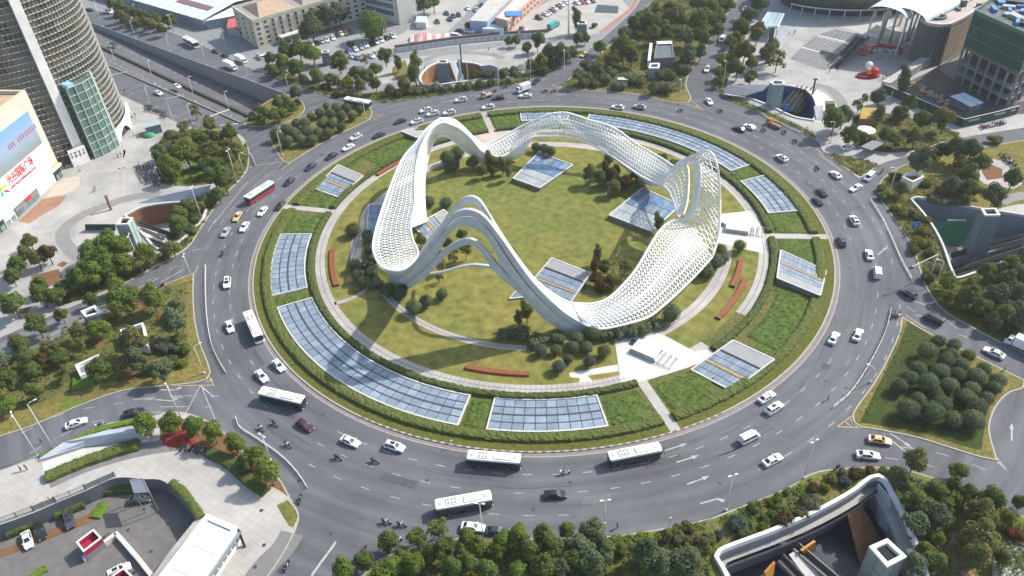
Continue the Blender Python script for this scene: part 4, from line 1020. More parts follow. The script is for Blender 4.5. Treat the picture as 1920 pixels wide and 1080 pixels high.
# roof in separate panels
for k in range(4):
    a0=Pi[0].lerp(Pi[3],k/4+.004);a1=Pi[0].lerp(Pi[3],(k+1)/4-.004);c0=Pi[1].lerp(Pi[2],k/4+.004);c1=Pi[1].lerp(Pi[2],(k+1)/4-.004)
    b=MB(); b.add([Vector((*v.xy,hz-.34)) for v in (a0,c0,c1,a1)]+[Vector((*v.xy,hz-.5)) for v in (a0,c0,c1,a1)],[(0,1,2,3),(0,4,5,1),(1,5,6,2),(2,6,7,3),(3,7,4,0)]); b.build('roof_panel',WHITE2,wt,fix=True)
b=MB(); A=P[1];C=P[2]; d=(C-A).normalized(); nrm=Vector((-d.y,d.x,0)); nrm=nrm if nrm.x>0 else -nrm
for k in range(16):
    a=A.lerp(C,(k+.12)/16);c=A.lerp(C,(k+.88)/16); w_=MB(); w_.bar(Vector((*a.xy,2.3))+nrm*.06,Vector((*c.xy,2.3))+nrm*.06,.1,2.0); w_.build('window',GLASSG,wt)
b=MB(); b.bar(Vector((*A.xy,hz-.2))+nrm*.3,Vector((*A.xy,.1))+nrm*1.3+d*1.0,.5,.5); b.build('drain_pipe',DMETAL,wt)
b=MB(); b.bar(Vector((*A.xy,3.9))+nrm*.5,Vector((*C.xy,3.9))+nrm*.5,1.2,.25); b.build('canopy',METAL,wt)
# pale wing wall beside the western street
slab3('wing_wall',[(75,865,.2),(160,838,.2),(265,826,.2),(268,806,3.2),(205,808,2.4),(120,832,1.2),(76,862,.4)],.5,BLUEW,'long curved pale blue wing wall beside the western street','wing wall')
patch('pale_paving',[(80,868),(160,842),(262,828),(262,834),(200,842),(110,878),(82,892)],CONCL,.14,n=2)
stroke('asphalt_path',[(92,905),(160,875),(240,850),(300,838),(340,833)],4.0,.14,mat('grey_path',(.17,.165,.165),.9,noise=.12,scale=.3))
stroke('asphalt_path',[(548,1000),(530,1030),(500,1060),(470,1100)],5,.14,MATS['grey_path'])
lump_hedge('hedge',smooth_poly([tuple(G(p,.13).xy) for p in ((88,898),(150,872),(220,848),(262,836))],6,170,False),3.0,1.3,HEDGE,'long clipped green hedge between wing wall and grey path',.13)
lump_hedge('hedge',smooth_poly([tuple(G(p,.13).xy) for p in ((76,858),(140,826),(200,803),(258,791))],6,170,False),1.6,.6,BRIGHTG,'narrow bright green hedge along the western street',.13)
lump_hedge('hedge',smooth_poly([tuple(G(p,.13).xy) for p in ((322,905),(345,925),(372,962),(378,972))],6,170,False),1.8,.7,HEDGE,'narrow green hedge on the rim of the car park court',.13)
lump_hedge('hedge',smooth_poly([tuple(G(p,.13).xy) for p in ((395,850),(430,870),(470,905),(500,925))],6,170,False),2.6,1.2,HEDGED,'dark hedge under the row of street trees on the lower left corner',.13)
patch('soil_bed',[(300,800),(350,785),(395,795),(440,835),(480,872),(520,898),(540,932),(520,918),(490,905),(430,862),(385,843),(300,842)],SOIL,.137)
patch('red_mulch_bed',[(308,816),(340,806),(362,810),(368,836),(335,841),(305,836)],mat('shade_dappled_netting',(.24,.028,.020),.95,noise=.55,scale=.9,bump=.6),.141)  # strong noise paints the trees' dappled shade into the red
patch('corner_lawn',[(519,948),(540,938),(558,966),(550,990),(541,985)],DRYG,.141)
# ---------------------------------------------------------------- buildings
def text_obj(body,size,m,parent,name='lettering',ext=.05,bold=0.0):
    cu=bpy.data.curves.new(name,'FONT'); cu.body=body; cu.size=size; cu.extrude=ext; cu.offset=bold; cu.align_x='LEFT'
    o=bpy.data.objects.new(name,cu); COL.objects.link(o)
    dg=bpy.context.evaluated_depsgraph_get(); dg.update(); me=bpy.data.meshes.new_from_object(o.evaluated_get(dg)); me.materials.clear(); me.materials.append(m)
    bpy.data.objects.remove(o); return link(name,me,parent)
# ---- round tower
TC=Vector((-183,82,0)); TRAD=28.6; TH=100
tw=empty('office_tower',TC,0,'tall round office tower with white sunshade dashes and a white vertical fin','building')
def trad(z): return TRAD-.026*z
def tp(a,z,dr=0): r=trad(z)+dr; return Vector((r*math.cos(R_(a)),r*math.sin(R_(a)),z))
b=MB(); N_=96
b.grid([[tp(360*i/N_,z,-1.0) for i in range(N_)] for z in (0,25,50,75,TH)],closed=True); b.add([tp(360*i/N_,TH,-1) for i in range(N_)],[tuple(range(N_))])
b.build('core_wall',mat('tower_dark_wall',(.11,.106,.095),.6,noise=.2,scale=.3),tw,fix=True)
led=MB(); fin=MB(); col=MB()
FL=4.0
for k in range(2,int(TH/2)+1):
    z=k*2.0
    for i in range(72):
        a=-125+i*190/72; a1=a+190/72
        led.add([tp(a,z,-.9),tp(a1,z,-.9),tp(a1,z,.12),tp(a,z,.12),tp(a,z-.22,-.9),tp(a1,z-.22,-.9),tp(a1,z-.22,.12),tp(a,z-.22,.12)],[(0,3,2,1),(3,7,6,2),(4,5,6,7)])
    n=64
    for i in range(n):
        a=-125+(i+.25+.5*(k%2))*190/n; c=tp(a,z+.06,.32); fin.box(c,(.75,1.0,.16),R_(a))
for i in range(65):
    a=-125+i*190/64; col.bar(tp(a,4,.0),tp(a,TH,.0),.16,.3)
o=led.build('ledge',mat('tower_ledge',(.22,.215,.195),.7,noise=.25,scale=.3),tw,fix=True); o['kind']='stuff'
o=fin.build('sunshade',mat('tower_sunshade',(.38,.38,.355),.6,noise=.25,scale=.4),tw); o['kind']='stuff'
o=col.build('mullion',mat('tower_mullion',(.20,.195,.175),.6),tw); o['kind']='stuff'
WM=[mat('tower_glass_dark',(.075,.078,.074),.10,noise=.35,scale=.2,spec=.7),mat('tower_glass_green',(.145,.16,.14),.1,noise=.35,scale=.2,spec=.7),mat('tower_glass_olive',(.185,.165,.115),.12,noise=.35,scale=.2,spec=.7),mat('tower_blind',(.22,.22,.195),.6,noise=.2,scale=.4),mat('tower_blind_tan',(.19,.145,.085),.6,noise=.2,scale=.4)]
def pick(i,z):
    v=noise3(i*.30,z*.16,3)+.35*rnd.uniform(-1,1)
    return WM[0] if v<-.28 else WM[1] if v<.0 else WM[2] if v<.24 else WM[3] if v<.5 else WM[4]
rest=[MB() for _ in WM]; count=0
for f in range(1,25):
    z=f*FL
    for i in range(32):
        a=-125+i*190/32; a1=a+190/32; q=[tp(a+.12,z+.1,-.25),tp(a1-.12,z+.1,-.25),tp(a1-.12,z+FL-.35,-.25),tp(a+.12,z+FL-.35,-.25)]
        m_=pick(i,z)
        if 2<=i<=27 and f<=12 and count<298:
            c=sum(q,Vector())/4; bb=MB(); bb.add([v-c for v in q],[(0,1,2,3)]); o=bb.build('window_pane',m_,tw); o.location=c; count+=1
        else: rest[WM.index(m_)].add(q,[(0,1,2,3)])
for i,bb in enumerate(rest):
    if bb.v: o=bb.build('upper_glazing',WM[i],tw); o['kind']='stuff'
# white vertical fin
b=MB(); a0=-47.5;a1=-41.5
b.grid([[tp(a0,z,-.2),tp(a0,z,1.5),tp(a1,z,1.5),tp(a1,z,-.2)] for z in (3,25,50,75,TH)]); b.build('vertical_fin',WHITE2,tw,fix=True)
# glazed lift shaft on the front
ls=MB(); e0,e1=-38,-17; ht=27
def lp(a,z,dr): return tp(a,z,dr)
ls.grid([[lp(e0,z,-.2),lp(e0,z,3.4),lp((e0+e1)/2,z,4.0),lp(e1,z,3.4),lp(e1,z,-.2)] for z in (0,ht)]); ls.add([lp(e0,ht,-.2),lp(e0,ht,3.4),lp((e0+e1)/2,ht,4.0),lp(e1,ht,3.4),lp(e1,ht,-.2)],[(0,1,2,3,4)])
o=ls.build('lift_shaft',mat('lift_glass',(.10,.175,.15),.08,noise=.25,scale=.3,spec=.7),tw,fix=True)
lb=MB()
for k in range(0,10):
    z=k*3.0
    for (p,q) in ((lp(e0,z,3.5),lp((e0+e1)/2,z,4.1)),(lp((e0+e1)/2,z,4.1),lp(e1,z,3.5))): lb.bar(p,q,.16,.25)
for a,dr in ((e0,3.5),((e0*.5+e1*.5),4.1),(e1,3.5),(e0*.75+e1*.25,3.85),(e0*.25+e1*.75,3.85)): lb.bar(lp(a,0,dr),lp(a,ht,dr),.2,.2)
lb.build('glazing_bar',mat('lift_bar',(.42,.46,.44),.5),tw)
b=MB(); b.bar(lp(e1-1,0,3.2),lp(e1-1,ht+2,3.2),.8,.8); b.build('corner_post',mat('pale_teal',(.45,.52,.50),.5),tw)
b=MB(); b.box(lp(e0+3,ht+.6,2.0),(3,2.5,1.2),R_(-30)); b.build('roof_unit',mat('sky_blue',(.25,.50,.68),.6),tw)
# white arched entrance canopy
def arch_panel(a0,a1,h0,h1,dr):
    b=MB(); n=24; 
    for i in range(n):
        u=i/n;u1=(i+1)/n; A0=a0+(a1-a0)*u;A1=a0+(a1-a0)*u1
        def lo(u):
            w=(u*2)%1; return 0 if (w<.12 or w>.88) else (h0+(h1-h0)*u)*.72*math.sin(math.pi*(w-.12)/.76)**.6
        T0=h0+(h1-h0)*u;T1=h0+(h1-h0)*u1
        b.add([tp(A0,lo(u),dr),tp(A1,lo(u1),dr),tp(A1,T1,dr),tp(A0,T0,dr),tp(A0,T0,dr-1),tp(A1,T1,dr-1)],[(0,1,2,3),(3,2,5,4)])
    return b
arch_panel(-14,28,4.6,6.2,2.0).build('entrance_canopy',WHITE,tw,fix=True)
b=MB(); b.grid([[tp(a,z,.9) for z in (0,5)] for a in range(-14,29,3)]); b.build('entrance_glass',GLASSD,tw,fix=True)
# white sign block at the foot of the fin
b=MB(); c=tp(-47,3.2,3.0); b.box(c,(.6,6.0,6.4),R_(-47)); b.build('sign_block',WHITE2,tw)
b=MB()
for i in range(4):
    for j in range(2):
        p=tp(-51+i*2.6,4.0+j*1.2,3.4); b.box(p,(.1,.85,.25),R_(-47)); b.box(p+Vector((0,0,-.45)),(.1,.2,.7),R_(-47))
b.build('sign_marks',DMETAL,tw)
b=MB()
for i in range(6): b.box(tp(-72+i*3.0,2.2,.9),(.5,.55,4.4),R_(-66))
b.build('entrance_pillar',mat('brown_pillar',(.13,.07,.05),.6),tw)
# ---- shopping mall with billboard
MA=G((119,328)); MBp=G((0,439)); md=(MBp-MA).normalized(); mn=Vector((md.y,-md.x,0)); mn=mn if mn.x>0 else -mn
MH=height((119,328),(56,175))
ml=empty('shopping_mall',MA,0,'white shopping mall with a big blue billboard and red Chinese lettering','building')
WL=52
def mp(s,z,o=0): return md*s+mn*o+Vector((0,0,z))
back=-mn*40
b=MB(); P=[mp(0,0),mp(WL,0),mp(WL,0)+back,back]; b.prism([(p.x,p.y) for p in P],0,MH); b.build('wall',mat('mall_cream',(.50,.475,.42),.75,noise=.08,scale=.2),ml,fix=True)
Pi=offset_poly([(p.x,p.y) for p in P],1.0)
b=MB(); b.grid([[Vector((*P[i%4].xy,MH)),Vector((*P[i%4].xy,MH+1.2)),Vector((*Pi[i%4],MH+1.2)),Vector((*Pi[i%4],MH+.05))] for i in range(5)]); b.build('parapet',mat('mall_parapet',(.50,.46,.37),.8),ml,fix=True)
b=MB(); b.add([Vector((*q,MH+.06)) for q in Pi],[(0,1,2,3)]); b.build('roof',mat('mall_roof',(.46,.33,.22),.9,noise=.14,scale=.25),ml,fix=True)
b=MB(); b.bar(Vector((*Pi[0],MH+1))-md*-4+back*.12,Vector((*Pi[1],MH+1))+back*.12,.25,.3); b.build('roof_pipe',DMETAL,ml)
def fpos(px,o=0):
    """point of the facade plane seen at a pixel"""
    d=ray(px); q=MA+mn*o; t=(q-CAMP).dot(mn)/d.dot(mn); return CAMP+d*t-MA
def fsz(px,o=0): p=fpos(px,o); return p.dot(md),p.z
s0,z1=fsz((58,203)); s1,_=fsz((87,260)); _,z0=fsz((87,260)); 
sl_=s0; zt=z1; zb=fsz((87,262))[1]; zw=fsz((105,304))[1]
def panel(name,sa,sb,za,zb_,o,m,par=ml,th=.4):
    b=MB(); b.add([mp(sa,za,0),mp(sb,za,0),mp(sb,zb_,0),mp(sa,zb_,0),mp(sa,za,o),mp(sb,za,o),mp(sb,zb_,o),mp(sa,zb_,o)],[(4,5,6,7),(0,4,7,3),(1,2,6,5),(3,7,6,2),(0,1,5,4)]); return b.build(name,m,par,fix=True)
SA=3.4; SB=WL-1
bill=bpy.data.materials.new('billboard_print'); bill.use_nodes=True; nt=bill.node_tree; bs=nt.nodes['Principled BSDF']; bs.inputs['Roughness'].default_value=.5
tc=nt.nodes.new('ShaderNodeTexCoord'); sx=nt.nodes.new('ShaderNodeSeparateXYZ'); nt.links.new(tc.outputs['Generated'],sx.inputs[0])
cr=nt.nodes.new('ShaderNodeValToRGB'); cr.color_ramp.elements[0].position=.0; cr.color_ramp.elements[0].color=(.20,.235,.25,1); cr.color_ramp.elements[1].position=1; cr.color_ramp.elements[1].color=(.15,.32,.58,1)
e_=cr.color_ramp.elements.new(.55); e_.color=(.26,.33,.45,1)
nz=nt.nodes.new('ShaderNodeTexNoise'); nz.inputs['Scale'].default_value=5; nz.inputs['Detail'].default_value=6; nt.links.new(tc.outputs['Generated'],nz.inputs['Vector'])
ad=nt.nodes.new('ShaderNodeMath'); ad.operation='MULTIPLY_ADD'; ad.inputs[1].default_value=.55; nt.links.new(nz.outputs['Fac'],ad.inputs[0]); sb_=nt.nodes.new('ShaderNodeMath'); sb_.operation='SUBTRACT'; sb_.inputs[1].default_value=.27; nt.links.new(sx.outputs[2],sb_.inputs[0]); nt.links.new(sb_.outputs[0],ad.inputs[2])
nt.links.new(ad.outputs[0],cr.inputs[0]); nt.links.new(cr.outputs[0],bs.inputs['Base Color'])
panel('billboard',SA,SB,zb+.3,zt,.35,bill)
panel('billboard_frame',SA-.3,SB,zb-.1,zb+.3,.5,CONCL)
panel('sign_board',SA,SB,zw,zb-.3,.3,mat('sign_white',(.80,.81,.81),.5))
panel('canopy_ledge',0,SB,zw-1.5,zw-.5,1.2,mat('mall_ledge',(.55,.55,.53),.7))
# the red sign lettering: placed on the sign board, reading along the wall
def facade_text(body,size,m,bold,pa,pb,o=.36):
    """raised lettering on the sign board from pixel pa to pixel pb"""
    t=text_obj(body,size,m,ml,bold=bold); X=-md; Y=Vector((0,0,1)); N_=X.cross(Y); A_=fpos(pa,o); w_=(fpos(pb,o)-A_).dot(X); bw=max(v.co.x for v in t.data.vertices)
    M=Matrix((X,Y,N_)).transposed().to_4x4(); M.translation=A_; t.matrix_local=M@Matrix.Diagonal((w_/bw,1,1,1))
RED=mat('sign_red',(.60,.025,.05),.5)
facade_text('\u5149\u8c37\u56fd\u9645\u5e7f\u573a',3.4,RED,.05,(17,346),(65,309))
facade_text('OPTICS VALLEY INTERNATIONAL PLAZA',1.1,RED,.02,(22,355),(69,317))
def logo(pxs,m):
    P=[fpos(q,.40) for q in pxs]; b=MB(); b.add(P,[tuple(range(len(P)))]); b.add([p-mn*.08 for p in P],[tuple(range(len(P)))]); b.build('logo_petal',m,ml)
logo([(3,351),(8,345),(13,346),(14,350),(8,353),(4,356)],mat('logo_yellow',(.75,.50,.03),.5))
logo([(7,361),(11,355),(15,357),(19,358),(18,361),(12,360)],mat('logo_magenta',(.55,.01,.14),.5))
logo([(0,352),(3,352),(3,359),(0,362)],mat('logo_green',(.15,.50,.02),.5))
logo([(2,362),(6,359),(7,368),(4,371)],mat('logo_teal',(.02,.30,.36),.5))
PK=mat('billboard_pink',(.42,.19,.30),.6)
for u in range(12):
    f=u/11; x=17+f*48; y=276-f*40
    if u in (3,): continue
    P=fpos((x,y),.42); b=MB()
    for k in range(3): b.bar(P+Vector((0,0,-.7+k*.6))-md*.5,P+Vector((0,0,-.7+k*.6))+md*.5,.08,.16)
    b.bar(P+Vector((0,0,-.9)),P+Vector((0,0,.8)),.08,.2); b.build('billboard_print_mark',PK,ml)
# shop fronts
sx0=1.0; cols=[DMETAL,WHITE2,mat('shop_grey',(.20,.21,.22),.5),WHITE2,DMETAL]
for i,(f0,f1,m_) in enumerate(((.5,4.2,DMETAL),(5.0,14.5,WHITE),(15.2,27,mat('shop_grey',(.2,.21,.22),.5)),(27.8,33,WHITE2),(33.6,46,DMETAL))):
    panel('shop_front',f0,f1,.2,zw-1.8,.35,m_)
    n=max(2,int((f1-f0)/2.4))
    for k in range(n):
        a=f0+(f1-f0)*(k+.12)/n;c=f0+(f1-f0)*(k+.88)/n; panel('shop_window',a,c,.4,zw-3.6,.5,GLASSG if m_ is not WHITE else WHITE2)
panel('shop_sign',18.4,21.4,zw-3.3,zw-2.1,.55,RED)
panel('shop_sign',.8,3.6,zw-1.8,zw-.2,.6,mat('sign_orange',(.62,.36,.08),.5))
patch('terracotta_paving',[(35,415),(80,374),(126,366),(112,385),(78,405),(55,420)],TERRA,.137,n=1)
patch('pale_paving',[(100,353),(119,335),(150,330),(150,350),(128,362),(85,372)],mat('cream_paving',(.42,.37,.30),.85,noise=.08,scale=.4),.136,n=1)
for px in ([(240,268),(186,430)],[(195,250),(300,345)],[(233,270),(233,400)],[(130,330),(300,306)]):
    stroke('paving_band',px,.7,.138,PAVE2,smooth=False)
# ---------------------------------------------------------------- generic blocks of the far side
def house(name,base,h,lab,wall,roofm,parapet=.6,cat='building',loc=None):
    P=[G(p) for p in base] if not isinstance(base[0],Vector) else base
    c=sum(P,Vector())/len(P); c.z=0; t=empty(name,c,0,lab,cat); L=[(p.x-c.x,p.y-c.y) for p in P]
    b=MB(); b.prism(L,0,h); b.build('wall',wall,t,fix=True)
    Pi=offset_poly(L,.35); n=len(L)
    if parapet:
        Po=offset_poly(L,-.15); b=MB(); b.grid([[Vector((*Po[i%n],h-.4)),Vector((*Po[i%n],h+parapet)),Vector((*Pi[i%n],h+parapet)),Vector((*Pi[i%n],h+.02))] for i in range(n+1)]); b.build('parapet',wall,t,fix=True)
    b=MB(); b.add([Vector((*q,h+.03)) for q in (Pi if parapet else L)],[tuple(range(n))]); b.build('roof',roofm,t,fix=True)
    return t,[Vector((q[0],q[1],0)) for q in L]
def windows(t,A,B,rows,cols,z0,z1,m=GLASSD,wf=.5,hf=.55,frame=None,name='window'):
    d=(B-A); n=Vector((d.y,-d.x,0)).normalized(); mid=(A+B)/2
    if n.dot(mid)<0: n=-n
    me=None; u=d.normalized(); w=d.length/cols*wf; h=(z1-z0)/rows*hf
    for r in range(rows):
        for c in range(cols):
            p=A+d*((c+.5)/cols)+Vector((0,0,z0+(z1-z0)*(r+.5)/rows))+n*.04
            if me is None:
                b=MB()
                for (a,s,zz,hh) in ((0,w+.24,h/2+.06,.12),(0,w+.24,-h/2-.06,.12)): b.bar(u*(-s/2)+Vector((0,0,zz)),u*(s/2)+Vector((0,0,zz)),.12,hh)
                for sg in (-1,1): b.bar(u*sg*(w/2+.06)-Vector((0,0,h/2)),u*sg*(w/2+.06)+Vector((0,0,h/2)),.12,.12)
                o=b.build(name,frame or CONCL,t); me=o.data
                g=MB(); g.add([u*(-w/2)-Vector((0,0,h/2)),u*(w/2)-Vector((0,0,h/2)),u*(w/2)+Vector((0,0,h/2)),u*(-w/2)+Vector((0,0,h/2))],[(0,1,2,3)]); po=g.build('pane',m,o); pm=po.data
            else:
                o=link(name,me,t); po=link('pane',pm,o)
            o.location=p
# cream office block with hipped roofs
hc=height((486,92),(475,40))
A=G((486,92));Bq=G((449,66));d_=(G((600,58))-A).normalized(); A2=A+d_*58; 
t,L=house('office_block',[A,A2,A2+(Bq-A)*1.0,Bq],hc,'cream five storey office block with dark square windows and grey hipped roof',mat('cream_wall',(.50,.47,.38),.8,noise=.1,scale=.3),mat('grey_roof',(.27,.25,.24),.85,noise=.15,scale=.4),.9)
windows(t,L[0],L[1],5,15,1.0,hc-.6,GLASSD,.42,.5); windows(t,L[0],L[3],5,3,1,hc-.6,GLASSD,.3,.42)
ux=(L[1]-L[0]).normalized(); uy=(L[3]-L[0]).normalized(); Wd=(L[3]-L[0]).length
for i in range(5):
    b=MB(); p=L[0]+ux*(10+i*3.9)-uy*.5; b.bar(p+Vector((0,0,2)),p+Vector((0,0,hc-.8)),.7,.7,up=uy); b.build('pilaster',mat('grey_pilaster',(.36,.35,.33),.8),t)
for (s0_,s1_,hh,m_) in ((4,22,3.6,'tan_roof'),(26,54,3.2,'brown_roof')):
    b=MB(); a=L[0]+ux*s0_+uy*1.5;c=L[0]+ux*s1_+uy*1.5;e=c+uy*(Wd-3);f=a+uy*(Wd-3); r0=(a+f)/2+ux*4;r1=(c+e)/2-ux*4
    V=[v+Vector((0,0,hc+.1)) for v in (a,c,e,f)]+[v+Vector((0,0,hc+hh)) for v in (r0,r1)]
    b.add(V,[(0,1,5,4),(1,2,5),(2,3,4,5),(3,0,4)]); b.build('hipped_roof',mat(m_,(.40,.29,.20) if m_=='tan_roof' else (.30,.245,.21),.85,noise=.15,scale=.5),t,fix=True)
b=MB(); b.box(L[0]+ux*17-uy*2.2+Vector((0,0,3.6)),(14,4,.4),math.atan2(ux.y,ux.x)); b.build('porch',CONCL,t)
for i in range(4):
    b=MB(); p=L[0]+ux*(11+i*4)-uy*3.6; b.bar(p,p+Vector((0,0,3.4)),.5); b.build('porch_column',CONCL,t)
# white slab with dark window bands
A=G((775,40));Bq=G((750,47)); C=G((672,27)); h2=24
t,L=house('office_slab',[A,Bq,C,C+(A-Bq)],h2,'white office slab with dark window bands behind the big round tree',mat('white_wall',(.60,.58,.53),.75,noise=.06,scale=.3),CONC)
windows(t,L[1],L[2],6,1,3,h2,GLASSB,.78,.62); windows(t,L[1],L[2],6,14,3,h2,METAL,.12,.6,METAL,'sunscreen')
b=MB()
for f in (.84,.93): p=L[1].lerp(L[2],f); b.bar(p,p+Vector((0,0,h2)),2.0,1.5)
b.build('pier',MATS['white_wall'],t)
# long metal roofed shed
A=G((385,57));Bq=G((255,18)); hs=height((385,57),(385,38)); dd=(A-Bq).normalized(); nn=Vector((-dd.y,dd.x,0)); nn=nn if nn.y>0 else -nn
t=empty('metal_shed',A,0,'long shed with striped white metal roof and blue grey wall beside the avenue','shed')
LEN=120; Wd=42; P=[Vector(),-dd*LEN,-dd*LEN+nn*Wd,nn*Wd]
b=MB(); b.prism([(p.x,p.y) for p in P],0,hs); b.build('wall',mat('shed_blue_wall',(.215,.245,.31),.6,noise=.12,scale=.3),t,fix=True)
sheet_w=2.2; n=int(LEN/sheet_w)
mlist=[mat('shed_roof_white',(.66,.69,.71),.5,noise=.06,scale=.4),mat('shed_roof_blue',(.47,.58,.64),.5,noise=.06,scale=.4)]
base_me={}
for i in range(n):
    m_=mlist[(i%3==2)]; key=m_.name
    if key not in base_me:
        b=MB(); a=Vector((0,0,0)); b.add([a,-dd*(sheet_w-.12),-dd*(sheet_w-.12)+nn*Wd/2+Vector((0,0,2.6)),nn*Wd/2+Vector((0,0,2.6)),nn*Wd,-dd*(sheet_w-.12)+nn*Wd],[(0,1,2,3),(3,2,5,4)]); o=b.build('roof_sheet',m_,t,fix=True); base_me[key]=o.data
    else: o=link('roof_sheet',base_me[key],t)
    o.location=-dd*(i*sheet_w)+Vector((0,0,hs+.05))
b=MB(); p0=-dd*6+nn*8; b.add([p0+Vector((0,0,hs+1.25)),p0+nn*4+Vector((0,0,hs+1.75)),p0+nn*4-dd*26+Vector((0,0,hs+1.75)),p0-dd*26+Vector((0,0,hs+1.25))],[(0,1,2,3)]); b.build('roof_strip',mat('maroon_roof',(.18,.11,.12),.8),t)
# second wing of the shed to the right
A=G((385,40),hs)
t2=empty('metal_shed',Vector((*G((385,57)).xy,0)),0,'small wing of the metal shed with white roof next to the cream block','shed')
e=Vector((.92,.38,0)); P=[Vector((1,0,0)),Vector((1,0,0))+e*60,Vector((1,0,0))+e*60+nn*16,Vector((1,0,0))+nn*16]
b=MB(); b.prism([(p.x,p.y) for p in P],0,hs*.9); b.build('wall',MATS['shed_blue_wall'],t2,fix=True)
for i in range(26):
    a=P[0]+e*(i*2.3); b=MB() if i==0 else None
    if b: b.add([Vector((0,0,0)),e*2.15,e*2.15+nn*16+Vector((0,0,1.5)),nn*16+Vector((0,0,1.5))],[(0,1,2,3)]); o=b.build('roof_sheet',mlist[0],t2,fix=True); rm=o.data
    else: o=link('roof_sheet',rm,t2)
    o.location=a+Vector((0,0,hs*.9+.05))
house('red_shed',[G(p) for p in ((428,66),(452,70),(450,48),(432,45))],3.5,'small shed with faded red roof beside the cream block',CONC,mat('faded_red_roof',(.42,.10,.10),.8,noise=.25,scale=.4),0,'shed')
# low buildings of the yard
house('pale_blue_store',[G(p) for p in ((882,60),(915,62),(990,-14),(950,-18))],5.0,'long low pale blue store with a beige flat roof in the yard',mat('store_blue',(.34,.42,.55),.7,noise=.08,scale=.3),mat('beige_roof',(.45,.41,.37),.9,noise=.12,scale=.2),.5)
t,L=house('pink_row_building',[G(p) for p in ((930,58),(953,64),(1030,-8),(1000,-14))],6.0,'pinkish low row building with a blue tarpaulin on its roof',mat('pink_brick',(.47,.30,.23),.85,noise=.2,scale=.8),mat('pale_roof',(.50,.485,.46),.9,noise=.2,scale=.25),.4)
windows(t,L[1],L[2],2,12,.6,5.8,GLASSD,.35,.5)
p=[G(q,6.3) for q in ((947,22),(974,22),(981,31),(950,31))]; b=MB(); cc=sum(p,Vector())/4; b.add([v-cc for v in p]+[v-cc+Vector((0,0,.35)) for v in p],[(4,5,6,7),(0,1,5,4),(1,2,6,5),(2,3,7,6),(3,0,4,7)]); o=b.build('blue_tarpaulin',mat('tarp_blue',(.06,.20,.50),.6,noise=.15,scale=.6),fix=True); o.location=cc; tag(o,'bright blue tarpaulin lying on the pinkish row building','tarpaulin')
house('low_store',[G(p) for p in ((905,66),(945,67),(945,58),(912,57))],3.0,'small white and blue low store next to the grey wall',mat('store_white',(.52,.55,.60),.7),mat('pale_blue_roof',(.42,.52,.66),.6),0,'shed')
house('guard_house',[G(p) for p in ((780,54),(800,55),(802,43),(783,42))],3.2,'small white and blue guard house beside the white slab',MATS['store_white'],MATS['pale_blue_roof'],0,'hut')
# tented stall with red and white stripes
ctr=G((806,73)); t=empty('striped_tent',ctr,0,'heap like tent of red and white striped tarpaulin in the yard','tent')
for i in range(9):
    b=MB(); x0=-9+i*2; x1=x0+2
    def hh(x): return 1.2+2.2*max(0,1-abs(x+3)/7)
    b.add([Vector((x0,-4,.6)),Vector((x1,-4,.6)),Vector((x1,0,hh(x1))),Vector((x0,0,hh(x0))),Vector((x1,4,.6)),Vector((x0,4,.6)),],[(0,1,2,3),(3,2,4,5)]); b.build('stripe_panel',mat('stripe_red',(.55,.22,.22),.8) if i%2 else mat('stripe_white',(.62,.55,.53),.8),t)
# grey barrier wall of separate boards
bw=[G(p) for p in smooth_poly([(738,101),(760,98),(800,92),(840,86),(890,80),(945,75),(985,73),(1030,70)],4,170,False)]
t=empty('site_barrier_wall',bw[0],0,'long grey site barrier wall of boards running across the northern yard','wall'); pts=[p-bw[0] for p in bw]
tot=[0]
for i in range(len(pts)-1): tot.append(tot[-1]+(pts[i+1]-pts[i]).length)
s=0;j=0;bd=mat('barrier_board',(.42,.45,.48),.6,noise=.12,scale=.4)
while s+3<tot[-1]:
    def at(s_):
        for i in range(len(pts)-1):
            if s_<=tot[i+1]: return pts[i].lerp(pts[i+1],(s_-tot[i])/(tot[i+1]-tot[i]))
        return pts[-1]
    a=at(s+.05);c=at(s+2.95); b=MB(); b.bar(a+Vector((0,0,1.3)),c+Vector((0,0,1.3)),.15,2.4); b.build('board',bd,t)
    b=MB(); m_=(a+c)/2; n_=Vector(((c-a).y,-(c-a).x,0)).normalized(); b.box(m_+n_*.12+Vector((0,0,1.7)),(.45,.08,.45),math.atan2((c-a).y,(c-a).x)); b.build('dot_mark',mat('barrier_dot',(.16,.19,.24),.7),t)
    s+=3
b=MB()
for i in range(0,len(bw)-1): b.bar(pts[i]+Vector((0,6,.8)),pts[i+1]+Vector((0,6,.8)),.6,1.6)
o=b.build('brown_wall',mat('brown_low_wall',(.16,.13,.125),.9,noise=.15,scale=.4)); o.location=bw[0]; tag(o,'low brown wall behind the grey site barrier','wall')
patch('dark_pool',[(1114,24),(1120,9),(1160,12),(1158,26)],mat('dark_pool_cover',(.035,.045,.045),.4),.141,n=1)
patch('yard_paving',[(700,112),(760,100),(850,88),(1000,73),(1060,72),(1130,62),(1180,16),(1150,-20),(1090,-30),(960,40),(900,75),(840,60),(920,-20),(860,-40),(760,60),(700,90),(640,110)],mat('yard_concrete',(.34,.325,.30),.9,noise=.16,scale=.12),.136,n=1)
patch('forecourt_paving',[(700,135),(740,112),(860,98),(1000,82),(1060,84),(1090,92),(1050,112),(990,140),(935,150),(912,132),(868,112),(800,118),(770,150),(700,160)],PAVE,.138,('N',),n=1)
patch('car_park',[(500,110),(540,92),(600,84),(680,62),(720,70),(650,100),(560,128)],mat('yard_grey',(.26,.265,.265),.9,noise=.14,scale=.15),.137,n=1)
stroke('brick_path',[(1125,62),(1150,42),(1185,14),(1195,-6)],1.6,.139,mat('red_brick_strip',(.33,.14,.10),.9,noise=.2,scale=.5))
